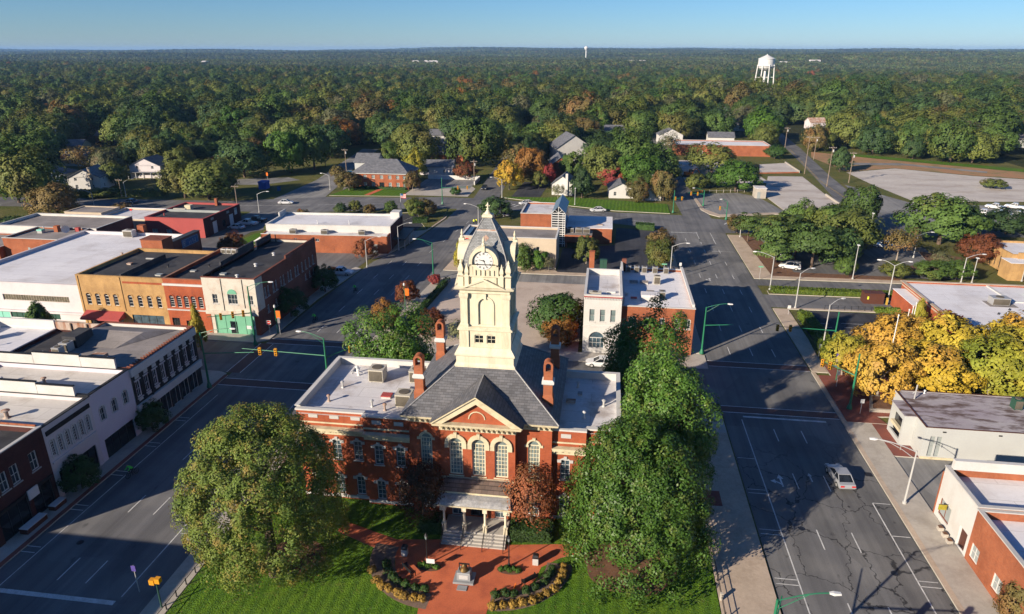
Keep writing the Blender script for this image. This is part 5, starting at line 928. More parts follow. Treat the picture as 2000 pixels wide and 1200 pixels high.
hatch(b_q2, 2, 4.6, 7.65, .9, .6, .25, 'red_paint'); vent_pipe(b_q2, .9, 6.2, 7.65, .4, .2); [ac_unit(b_q2, x, 19.2, 7.65, .9, .8, 1.1, 'metal_grey') for x in (1.4, 2.9, 4.3, 6.2, 8.2)]; MB().box(.2, 19.6, 7.6, 1.0, 20.4, 9.9).build('chimney', 'brick_brown', b_q2); MB().box(10.9, .5, 8.13, 11.3, 20.5, 8.6).build('parapet', 'white_paint', b_q2)
N1 = dict(nx=2, nz=2, frame='frame_white', glass='glass_pale', fw=.1)
b_n = building('brick_office', 'two-storey brick office with grey hipped roof on a lawn', -88.6, 231.3, -68.4, 244, 5.3, 'brick_orange', 'roof_grey', 0, None, {'S': [(u, z, 1.15, h_, 0, N1) for u in (1.5, 4.6, 7.6, 13.6, 16.4, 18.9) for z, h_ in ((.3, 2.0), (3.5, 1.3))]+[(10.6, .1, 1.8, 2.2, 0, shopfront(2)), (10.6, 3.5, 1.15, 1.3, 0, N1)]})
def hiproof(root, x0, y0, x1, y1, z, zr, run, mx='shingle_x', my='shingle_y', ov=.5):
    x0 -= ov; y0 -= ov; x1 += ov; y1 += ov; ym = (y0+y1)/2; a, b = (x0+run, ym, zr), (x1-run, ym, zr)
    mb = MB(); mb.face([(x0, y0, z), (x1, y0, z), b, a]); mb.face([(x1, y1, z), (x0, y1, z), a, b]); mb.build('roof', mx, root); mb = MB(); mb.face([(x1, y0, z), (x1, y1, z), b]); mb.face([(x0, y1, z), (x0, y0, z), a]); mb.build('roof', my, root); MB().box(x0, y0, z-.2, x1, y1, z-.01).build('eaves', 'frame_white', root)
hiproof(b_n, 0, 0, 20.2, 12.7, 5.5, 9.6, 6)
st = slab('brick_steps', [(-80.5, 219.6), (-78.6, 219.6), (-77.2, 231), (-79, 231)], 'plaza_brick', .14, 'plaza_brick')
rw = thing('retaining_wall', 'long white retaining wall beside the hip-roofed brick office', 'wall', (-67, 247, 0)); MB().box(0, 6, -.1, 20, 6.4, 1.5).box(19.6, -4, -.1, 20, 5.99, 1.3).build('wall', 'white_paint', rw); sheet('parking_lot', [(-67.5, 233), (-47.6, 236), (-47.6, 253), (-67.5, 253)], 'asphalt_pale', .012)
# --- right side
b_r = building('white_roofed_hall', 'brick hall with wide white roof behind the golden trees', 57.6, 108, 92, 134, 4.2, {'S': 'brick_red', 'E': 'brick_red', 'N': 'brick_red', 'W': 'brick_red'}, 'roof_white_clean', .25, 'concrete_tan', copw=.3)
MB().box(-2.2, 15, -.1, -.01, 24, 3.2).build('annex_wall', 'brick_red', b_r); MB().box(-2.3, 14.9, 3.203, 0, 24.1, 3.3).build('annex_roof', 'roof_white_clean', b_r); MB().box(-.05, 8, 3.5, .0, 25.9, 3.75).build('band', 'concrete_tan', b_r)
ac_unit(b_r, 12, 15.5, 3.95, 2.8, 1.8, 1.3, 'metal_grey'); MB().box(10, 14, 3.955, 14.6, 17, 3.98).build('roof_mat', 'roof_grey', b_r); MB().rect(20, 19.5, 24, 22, [(0, 3.95), (0, 4.7), (.2, 4.75), (-1, 5.3)]).build('skylight', 'mint', b_r); MB().box(14.8, 16.6, 3.95, 15.3, 26, 4.15).box(15.31, 16.6, 3.95, 34, 17, 4.15).build('roof_kerb', 'white_paint', b_r)
for x, y in ((12.4, 12.6), (9.5, 10.2), (17, 14.8), (20, 18.2)): vent_pipe(b_r, x, y, 3.95, .3, .12, 'black_metal', False)
S1 = dict(nx=1, nz=1, frame='frame_dark', glass='glass_dark', fw=.05)
b_s = building('tan_hall', 'tan block hall with narrow slit windows and white roof at the right edge', 87.6, 155, 118, 167, 4.6, 'brick_tan', 'roof_white_clean', .3, 'brick_tan', {'W': [(u, .6, .5, 2.6, 0, S1) for u in (2, 4, 6, 8, 10)], 'S': [(u, .6, .5, 2.6, 0, S1) for u in (2, 5, 8, 11)]})
MB().box(-2, -4, -.1, 8, -.01, 3.8).build('annex_wall', 'brick_tan', b_s); MB().box(-2.1, -4.1, 3.803, 8.1, .0, 3.9).build('annex_roof', 'roof_white_clean', b_s); MB().box(1, -.6, 3.0, 4.2, -.1, 5.2).build('sign_wall', 'brick_tan', b_s); hatch(b_s, 2.6, -.85, 3.95, .7, .05, .9, 'lamp_white', 'lamp_white', 'sign_board')
b_t = building('grey_shop', 'grey stucco shop with heavily stained flat roof beside the golden trees', 38.9, 76.4, 60, 86, 4.25, 'grey_stucco', 'roof_stained', .06, 'brown_metal', {'S': [(1.0, .4, .55, 2.7, 0, dict(nx=1, nz=2, frame='blind_grey', glass='blind_grey', fw=.05)), (1.75, .4, .55, 2.7, 0, dict(nx=1, nz=2, frame='blind_grey', glass='blind_grey', fw=.05))]}, t=.1, copw=.05, coph=.07)
mb = MB(); mb.box(-1.4, 2.6, 0, .0-.01, 3.0, 4.2); mb.box(-1.4, 6.2, 0, -.01, 6.5, 4.2); mb.box(-1.4, 3.01, 3.5, -.01, 6.19, 4.2); mb.box(-1.4, 3.01, 0, -1.2, 6.19, .7); mb.build('entrance_wall', 'grey_stucco', b_t); MB().box(-1.5, 2.5, 4.203, .0, 6.6, 4.28).build('entrance_roof', 'roof_stained', b_t)
MB().box(-.9, 3.1, .7, -.8, 6.1, 3.4).build('entrance_window', 'glass_dark', b_t); MB().box(-1.35, 3.1, 1.5, -.95, 6.1, 1.9).build('entrance_canopy', 'cream_trim', b_t)
MB().tube([(1.5, 7.4, 4.2), (1.5, 7.4, 6.2)], .09).tube([(1.1, 7.3, 5.0), (1.5, 7.4, 5.3)], .07).build('service_mast', 'galvanised', b_t); vent_pipe(b_t, 3.4, 9.2, 4.2, .3); MB().box(0, -.06, -.1, 21.1, -.004, .3).build('plinth', 'cream_trim', b_t); [MB().box(x, -.09, 3.7, x+.35, -.004, 3.85).build('wall_light', 'frame_dark', b_t) for x in (1.9, 8.0)]; ac_unit(b_t, 13, 6.5, 4.2, 1, 1, 1.3, 'dark_green')
U1 = dict(nx=2, nz=2, frame='frame_white', glass='blind_grey', fw=.12)
b_u = building('white_front_shop', 'low white fronted shop with hanging yellow sign on the right street', 36.05, 58.6, 54, 65.4, 5.9, {'S': 'brick_orange', 'E': 'brick_orange', 'N': 'white_paint', 'W': 'white_paint'}, 'roof_white_clean', .9, 'stone_trim', {'W': [(1.7, .7, 2.3, 1.9, 0, dict(nx=2, nz=1, frame='brick_brown', glass='blind_grey', fw=.1)), (5.6, .1, 1.5, 2.3, 0, dict(nx=1, nz=1, frame='frame_white', glass='brown_metal', fw=.15, name='door'))]})
MB().box(.35, 6.0, 6.05, 10.5, 6.5, 7.1).build('parapet', 'white_paint', b_u); MB().box(-.9, 4.6, 2.1, -.1, 4.66, 2.7).build('hanging_sign', 'leaf_lime', b_u); MB().tube([(0, 4.63, 2.75), (-.95, 4.63, 2.75)], .025).build('sign_bracket', 'black_metal', b_u); MB().box(-.04, 6.82, 0, .5, 7.0, 5.2).build('pier', 'brick_orange', b_u)
b_u2 = building('brick_shop', 'orange brick low shop with white framed windows at the right picture edge', 36.0, 40, 54, 58.55, 5.7, 'brick_orange', 'roof_white_clean', .8, 'stone_trim', {'W': [(1.2, .8, 1.5, 1.6, 0, U1), (5.2, .8, 1.5, 1.6, 0, U1), (8, .1, 1.2, 2.4, 0, dict(nx=1, nz=1, frame='frame_dark', glass='glass_dark', name='door'))]})
# --- far ones
b_v = building('long_brick_store', 'long low brick store with white roof in front of the water tower woods', 31.5, 330, 74, 348, 4.8, 'brick_orange', 'roof_white_clean', .35, 'white_paint', {'S': [(11.5, .1, 1.6, 2.4, 0, dict(nx=1, nz=1, frame='frame_white', glass='blind_grey', name='door'))]})
# houses at the woods' edge
def house(label, x, y, w, d, h, pitch, wall, roofm, rot=0., chim=False, porch=False, name='house', axis='y', wins=2, storeys=1):
    r = thing(name, label, 'house', (x, y, 0), rot); mb = MB(); hw_ = w/2
    ops = [(w*(k+.5)/wins, .8+2.7*s_, .9, 1.3, 0) for k in range(wins) for s_ in range(storeys)]
    facade(mb, -hw_, 0, 0, w, -.2, h, ops); ops2 = [(d*(k+.5)/2, .8+2.7*s_, .9, 1.3, 0) for k in range(2) for s_ in range(storeys)]
    facade(mb, hw_, 0, math.pi/2, d, -.2, h, ops2); facade(mb, hw_, d, math.pi, w, -.2, h, []); facade(mb, -hw_, d, -math.pi/2, d, -.2, h, ops2)
    zr = h+pitch
    if axis == 'y':
        for yy, s_ in ((0, 1), (d, -1)): mb.face([(-hw_, yy, h), (hw_, yy, h), (0, yy, zr)][::s_])
    else:
        for xx, s_ in ((hw_, 1), (-hw_, -1)): mb.face([(xx, 0, h), (xx, d, h), (xx, d/2, zr)][::s_])
    mb.build('wall', wall, r); rf = MB(); o_ = .4; t_ = .12
    if axis == 'y':
        k = pitch/hw_
        for s_ in (-1, 1): rf.rings([[(0, -o_, zr+.02), (s_*(hw_+o_), -o_, h-k*o_+.02), (s_*(hw_+o_), -o_, h-k*o_+.02+t_), (0, -o_, zr+.02+t_)], [(0, d+o_, zr+.02), (s_*(hw_+o_), d+o_, h-k*o_+.02), (s_*(hw_+o_), d+o_, h-k*o_+.02+t_), (0, d+o_, zr+.02+t_)]])
    else:
        k = pitch/(d/2)
        for yy, q in ((-o_, -k*o_), (d+o_, -k*o_)): rf.rings([[(-hw_-o_, d/2, zr+.02), (-hw_-o_, yy, h+q+.02), (-hw_-o_, yy, h+q+.02+t_), (-hw_-o_, d/2, zr+.02+t_)], [(hw_+o_, d/2, zr+.02), (hw_+o_, yy, h+q+.02), (hw_+o_, yy, h+q+.02+t_), (hw_+o_, d/2, zr+.02+t_)]])
    rf.build('roof', roofm, r)
    for (ox, oy, rt, L), os_ in (((-hw_, 0, 0, w), ops), ((hw_, 0, math.pi/2, d), ops2), ((-hw_, d, -math.pi/2, d), ops2)):
        for o in os_: add_window(r, ox, oy, rt, *o, dict(nx=2, nz=2, frame='frame_white', glass='glass', fw=.08))
    if chim: MB().box(-.4, -.55, 0, .4, -.02, zr+.9).build('chimney', chim, r, loc=(hw_*.45, 0, 0))
    if porch:
        MB().box(-hw_, -2, 2.3, hw_, -.02, 2.45).build('porch_roof', roofm, r); [MB().box(-hw_+.1+(w-.35)*k/4, -1.95, 0, -hw_+.25+(w-.35)*k/4, -1.8, 2.3).build('porch_post', 'frame_white', r) for k in range(5)]
    return r
for a in (('white clapboard house with pinkish chimney beside the main road', -179, 214, 10.5, 12, 4.6, 2.6, 'white_paint', 'shingle_y', .25, 'cream_wall', False),
          ('pale gabled house with long front porch behind the white clapboard house', -174, 240, 12, 10, 4.6, 2.8, 'pink_white', 'shingle_y', .1, False, True),
          ('small red brick gabled house among trees left of centre', -155, 258, 8.5, 9, 4.4, 2.4, 'brick_red', 'shingle_y', .2, False, False),
          ('blue grey low house half hidden by trees left of the white clapboard house', -205, 226, 16, 8, 3.2, 1.6, 'grey_stucco', 'shingle_x', .15, False, False)): house(*a, storeys=2 if a[5] > 4 else 1)
house('white cottage with porch wall under dark trees at the left', -222, 262, 10, 8, 3.4, 2.2, 'white_paint', 'shingle_x', .1, axis='x'); house('blue roofed house on the slope at the far left', -251, 295, 12, 9, 3.6, 2.4, 'cream_wall', 'shingle_x', .2, axis='x')
house('brick gabled church annexe with white window behind the red maple', -17.5, 264, 8.5, 14, 4.0, 3.4, 'brick_orange', 'shingle_y', .15); house('large house with blue grey hipped gables above the brick annexe', -14, 296, 15, 15, 7.0, 5.0, 'stone_trim', 'shingle_y', .3, storeys=2)
house('white garage with gable facing the main road', 5.2, 226.5, 8, 10, 2.9, 2.0, 'white_paint', 'shingle_y', .05); house('white house with tall chimney between the car park and dark tree', -14.5, 229, 7, 9, 3.8, 2.6, 'white_paint', 'shingle_y', -.1, chim='white_paint'); house('low white shed behind bushes right of the white garage', 15, 224, 6, 5, 2.6, 1.2, 'white_paint', 'shingle_y', 0.)
house('pale house with grey roof behind the hip-roofed brick office', -93, 258, 9, 9, 5, 2.8, 'grey_stucco', 'shingle_x', 0., axis='x'); house('low house with pale grey roof right of the hip-roofed brick office', -66, 262, 13, 9, 3.2, 2.0, 'pink_white', 'shingle_x', .08, axis='x'); house('dark roofed brick house left of the tall round tree', -68, 290, 14, 10, 4, 3.2, 'brick_orange', 'shingle_x', 0., axis='x')
house('white house with bright gable left of the long brick store', 32, 366, 12, 9, 5, 3, 'white_paint', 'shingle_x', .1, storeys=2); house('white house behind the oaks above the long brick store', 58, 372, 13, 8, 3.6, 2.2, 'white_paint', 'shingle_x', 0., axis='x'); house('small pale house with red roof in the woods on the right', 128, 455, 10, 8, 4, 2.4, 'pink_white', 'rust', .2, axis='x')
house('grey roofed house below the water tower', 82, 520, 14, 9, 4.5, 2.6, 'white_paint', 'shingle_x', 0., axis='x'); house('white house low in the clearing below the water tower', 76, 440, 12, 8, 4, 2.2, 'white_paint', 'shingle_x', .1, axis='x'); house('white cottage left of the grey roofed house below the water tower', 62, 500, 10, 8, 3.6, 2.2, 'white_paint', 'shingle_x', -.1)
house('orange brick house among golden trees far right', 250, 640, 16, 10, 4.5, 2.6, 'brick_tan', 'shingle_brown', 0., axis='x'); house('small white roofed house in the woods right of the water tower', 158, 640, 12, 9, 4.5, 2.5, 'white_paint', 'roof_white', 0., axis='x'); house('grey metal roofed barn behind the trees at the right edge', 205, 380, 18, 9, 4.2, 1.8, 'grey_stucco', 'roof_grey', -.05, axis='x')
for a in (('white house in a clearing high in the left woods', -318, 420, 13, 9, 4.6, 2.6, 'white_paint', 'shingle_x'), ('cream cottage in the woods behind the blue roofed house', -236, 372, 11, 8, 4., 2.4, 'cream_wall', 'shingle_brown'), ('white cottage in the woods left of the side street', -88, 356, 11, 8, 4.2, 2.6, 'white_paint', 'shingle_x'), ('pale house with dark roof at the far end of the side street', -30, 452, 12, 9, 4.6, 2.8, 'pink_white', 'shingle_x'),
          ('white house in the woods right of the large hip-gabled house', 4, 392, 12, 8, 4.2, 2.4, 'white_paint', 'shingle_x'), ('small white house deep in the woods at centre', -60, 640, 14, 9, 5, 3, 'white_paint', 'shingle_x'), ('brick bungalow at the left among the near woods', -262, 336, 13, 8, 3.6, 2.2, 'brick_orange', 'shingle_brown'), ('grey gabled house in the woods left of the pale road', -158, 318, 12, 9, 4.6, 2.8, 'grey_stucco', 'shingle_x'), ('white bungalow at the far right of the woods', 300, 520, 14, 9, 4, 2.4, 'white_paint', 'roof_white')): house(*a, .1, axis='x')
# small buildings and boxes
sh = thing('block_shed', 'small pale block kiosk at the edge of the empty car park', 'kiosk', (49, 232.5, 0)); MB().box(0, 0, -.1, 3.4, 4.5, 3.2).build('wall', 'concrete', sh); MB().box(-.15, -.15, 3.203, 3.55, 4.65, 3.4).build('roof', 'roof_white', sh); MB().box(.6, -.06, 0, 1.6, -.004, 2.1).build('door', 'blind_grey', sh)
dp = thing('dumpster_box', 'dark brown box shelter at the end of the clipped hedge', 'bin store', (50.5, 131.9, 0)); MB().prism([(0, 0), (3.6, 0), (3.6, 2.0), (0, 2.0)], 0, 2.0).build('body', 'brown_metal', dp); MB().box(-.06, -.06, 2.003, 3.66, 2.06, 2.12).build('lid', 'brown_metal', dp); MB().box(.5, -.03, .9, .8, -.004, 1.5).build('notice', 'hivis_yellow', dp); MB().box(4.0, -.2, 0, 4.3, .1, 1.4).build('bollard', 'yellow_paint', dp)
pl_ = thing('brick_pillar', 'tall slim brick chimney pillar beside the green cabinet', 'pillar', (-2.2, 142.8, 0)); MB().box(-.55, -.5, 0, .55, .5, 5.2).build('shaft', 'brick_orange', pl_); MB().box(-.62, -.57, 5.203, .62, .57, 5.4).build('cap', 'brick_orange', pl_)
cb_ = thing('utility_cabinet', 'green utility cabinet beside the tall brick pillar', 'cabinet', (.3, 143.3, 0)); MB().box(-.75, -.5, 0, .75, .5, 3.4).build('body', 'dark_green', cb_); MB().box(-.8, -.55, 3.403, .8, .55, 3.5).build('lid', 'dark_green', cb_); MB().box(-.02, -.53, .2, .02, -.504, 3.3).build('door_seam', 'black_metal', cb_)
# ================================================================ TREES
def mesh_np(name, V, F, mats):
    me = bpy.data.meshes.new(name); nv, nf = len(V), len(F); k = F.shape[1]
    me.vertices.add(nv); me.vertices.foreach_set('co', np.ascontiguousarray(V, dtype=np.float32).ravel())
    me.loops.add(nf*k); me.loops.foreach_set('vertex_index', np.ascontiguousarray(F, dtype=np.int32).ravel())
    me.polygons.add(nf); me.polygons.foreach_set('loop_start', np.arange(0, nf*k, k, dtype=np.int32)); me.polygons.foreach_set('loop_total', np.full(nf, k, dtype=np.int32))
    for m in mats: me.materials.append(MATS[m] if isinstance(m, str) else m)
    me.update(calc_edges=True); return me
def unit(a): return a/(np.linalg.norm(a, axis=1, keepdims=True)+1e-9)
def leaf_quads(g, P, N, size, aspect=.62):
    """one leaf-sized quad per point, facing roughly along N"""
    n = len(P); N = unit(N); t = unit(np.cross(N, g.normal(size=(n, 3)))); b = np.cross(N, t)
    s = size*(.65+.7*g.random((n, 1))); t = t*s; b = b*s*aspect; fold = N*s*.18
    V = np.stack([P-t, P-b*1.0+fold, P+t, P+b+fold], 1).reshape(-1, 3); F = np.arange(4*n).reshape(-1, 4); return V, F
def crown_mesh(name, seed, m, R=1., zc=.6, rz=.4, clumps=70, per=60, leaf=.06, cl=.3, lump=.22, shell=.45, flat=0., cone=0., low=-.8, bell=0., cn=.75, upb=.22):
    g = np.random.default_rng(seed); k = np.arange(int(clumps*1.25))+.5
    ph = np.arccos(1-2*k/len(k)); th = math.pi*(1+5**.5)*k; D = np.stack([np.cos(th)*np.sin(ph), np.sin(th)*np.sin(ph), np.cos(ph)], 1)
    D = unit(D+g.normal(size=D.shape)*.16); D = D[D[:, 2] > low][:clumps]
    ax = g.normal(size=(5, 3))*2.2; pz = g.random(5)*6.3; L = 1+lump*np.mean(np.sin(D@ax.T+pz), 1)*1.6
    r = L*(1-shell*g.random(len(D))**1.7); C_ = D*r[:, None]
    if cone: C_[:, :2] *= (1-cone*np.clip((C_[:, 2:3]+1)/2, 0, 1)**1.1)
    if bell: s_ = np.sqrt(np.clip(1-D[:, 2]**2, .08, 1)); C_[:, :2] *= np.where(D[:, 2] < 0, s_**(-bell), 1)[:, None]
    n = len(C_)*per; ci = np.repeat(np.arange(len(C_)), per); d = unit(g.normal(size=(n, 3))+D[ci]*.55+np.array([0, 0, .25])); cr = cl*(.65+.7*g.random(len(C_)))[ci][:, None]
    off = d*cr*(.45+.55*g.random((n, 1))**.6); off[:, 2] *= (1-flat)
    P = C_[ci]+off; S = np.array([R, R, rz]); P = P*S; P[:, 2] += zc
    N = d*.8+D[ci]*cn+g.normal(size=(n, 3))*.28+np.array([0, 0, upb])
    V, F = leaf_quads(g, P, N, leaf); return mesh_np(name, V, F, [m])
def trunk_mesh(seed, m, top=.55, r=.05, limbs=6, spread=.6, h1=.8, base=.0, sc=(1, 1, 1)):
    g = random.Random(seed); mb = MB(); mb.tube([(0, 0, -.02), (.01*sc[0], .0, top*.35*sc[2]), (0, .015*sc[1], top*sc[2])], r*1.35*sc[0], 8, 0, r*.7*sc[0])
    for k in range(limbs):
        a = 2*math.pi*(k+.5*g.random())/limbs; z0 = top*(.45+.5*g.random()); q = spread*(.6+.5*g.random()); z1 = z0+(h1-z0)*(.5+.5*g.random())
        mb.tube([(0, 0, z0*sc[2]), (.45*q*math.cos(a)*sc[0], .45*q*math.sin(a)*sc[1], (z0+.35*(z1-z0))*sc[2]), (q*math.cos(a)*sc[0], q*math.sin(a)*sc[1], z1*sc[2])], r*.5*sc[0], 6, 0, r*.13*sc[0])
    return mb.mesh('trunk', [m])
def plant_tree(name, label, cat, x, y, crown, trunk, R_, H_, m=None, rot=None, group=None, z=0.):
    t = thing(name, label, cat, (x, y, z), 0 if rot is None else rot, group)
    a = put('trunk', trunk, t); c = put('crown', crown, t); a.scale = c.scale = (R_, R_, H_/2)
    if m: c.material_slots[0].link = 'OBJECT'; c.material_slots[0].material = MATS[m]
    return t
# the big trees on the courthouse lawn, one mesh each, in metres
def lawn_tree(name, label, x, y, R_, H_, m, seed, clumps, per, leaf, base=.6, cl=.26, lump=.2, shell=.4, **k):
    t = thing(name, label, 'tree', (x, y, .1)); zc = (H_+base)/2; rz = (H_-base)/2
    put('trunk', trunk_mesh(seed, 'bark', .62, .062, 8, .62, .82, sc=(R_, R_, H_)), t); put('crown', crown_mesh('crown', seed, m, R_*.92, zc, rz*.95, clumps, per, leaf, cl, lump, shell, **k), t); return t
lawn_tree('maple_tree', 'huge round olive green maple with bronze tips left of the courthouse steps', -28.9, 47.4, 6.9, 16.6, 'leaf_maple', 11, 400, 230, .1, -.6, .15, .14, low=-.98, shell=.3, bell=.2, cn=.4, upb=.05)
lawn_tree('magnolia_tree', 'large glossy green magnolia right of the courthouse steps', 4.1, 53.4, 6.8, 14.2, 'leaf_magnolia', 12, 340, 200, .125, -.8, .17, .24, low=-.98, cone=.25, shell=.32, bell=.3, cn=.4, upb=.05)
lawn_tree('magnolia_tree', 'tall glossy magnolia beside the right end of the courthouse', 6.9, 62.6, 6.2, 17.2, 'leaf_magnolia', 13, 190, 210, .135, .6, .2, .4, low=-.95, cone=.2, cn=.35, upb=.05)
lawn_tree('magnolia_tree', 'glossy magnolia behind the courthouse in front of the broad brick shop', 5.4, 79.6, 5.3, 15.4, 'leaf_magnolia', 14, 130, 180, .15, 1.4, .24, .4, cn=.4, upb=.05)
lawn_tree('magnolia_tree', 'broad dark magnolia behind the left wing of the courthouse', -26.4, 79, 6.3, 13.6, 'leaf_magnolia', 15, 150, 180, .15, 1., .22, .3, cn=.4, upb=.05)
lawn_tree('red_oak_tree', 'small dark rust-leaved tree left of the courthouse porch', -16.8, 55.9, 2.6, 7.8, 'leaf_rust_dark', 16, 70, 80, .11, 1.2, .36, .3)
lawn_tree('red_oak_tree', 'small bright rust-red tree right of the courthouse porch', -5.8, 56.3, 2.5, 8.0, 'leaf_rust', 17, 66, 72, .11, .9, .36, .35)
# shared crowns, 1 wide and 1 tall, scaled per tree
PC = [crown_mesh('crown', 100+k, 'leaf_green', 1, 1.04, .95, 62+6*k, 74, .06, .3, .2+.06*(k % 3), .35, low=-.96) for k in range(6)]
PR = [crown_mesh('crown', 200+k, 'leaf_green', 1, 1.06, .92, 95, 72, .052, .23, .14, .4, low=-.9) for k in range(2)]
PN = [crown_mesh('crown', 300+k, 'leaf_pine', 1, 1.2, .76, 52, 90, .05, .3, .3, .75, flat=.55, cone=.55, low=-.7) for k in range(3)]
PK = [crown_mesh('crown', 400+k, 'leaf_green', 1, 1.04, .96, 80, 64, .06, .24, .15, .5, cone=.75, low=-.95) for k in range(2)]
PB = [crown_mesh('crown', 500+k, 'leaf_green', 1, 1.0, .96, 40, 50, .1, .33, .2, .4, low=-.9) for k in range(3)]
PS = [crown_mesh('crown', 600+k, 'leaf_grey', 1, 1.2, .78, 50, 40, .05, .32, .3, .6) for k in range(2)]
TK = [trunk_mesh(40+k, 'bark', .55, .045, 6, .6, .8, sc=(1, 1, 2)) for k in range(3)]; TT = trunk_mesh(50, 'bark_pale', .42, .035, 7, .55, .8, sc=(1, 1, 2)); TP = trunk_mesh(51, 'bark', .85, .04, 4, .45, .9, sc=(1, 1, 2)); TB = trunk_mesh(52, 'bark', .3, .06, 4, .4, .5, sc=(1, 1, 2))
KIND = {'c': (PC, TK), 'r': (PR, TK), 'n': (PN, [TP]), 'k': (PK, [TP]), 'b': (PB, [TB]), 's': (PS, [TT]), 'm': (PR, [TT])}
def T(kind, name, label, x, y, R_, H_, m, cat='tree', group=None):
    cs, ts = KIND[kind]; return plant_tree(name, label, cat, x, y, rnd.choice(cs), rnd.choice(ts), R_, H_, m, rnd.random()*6.28, group)
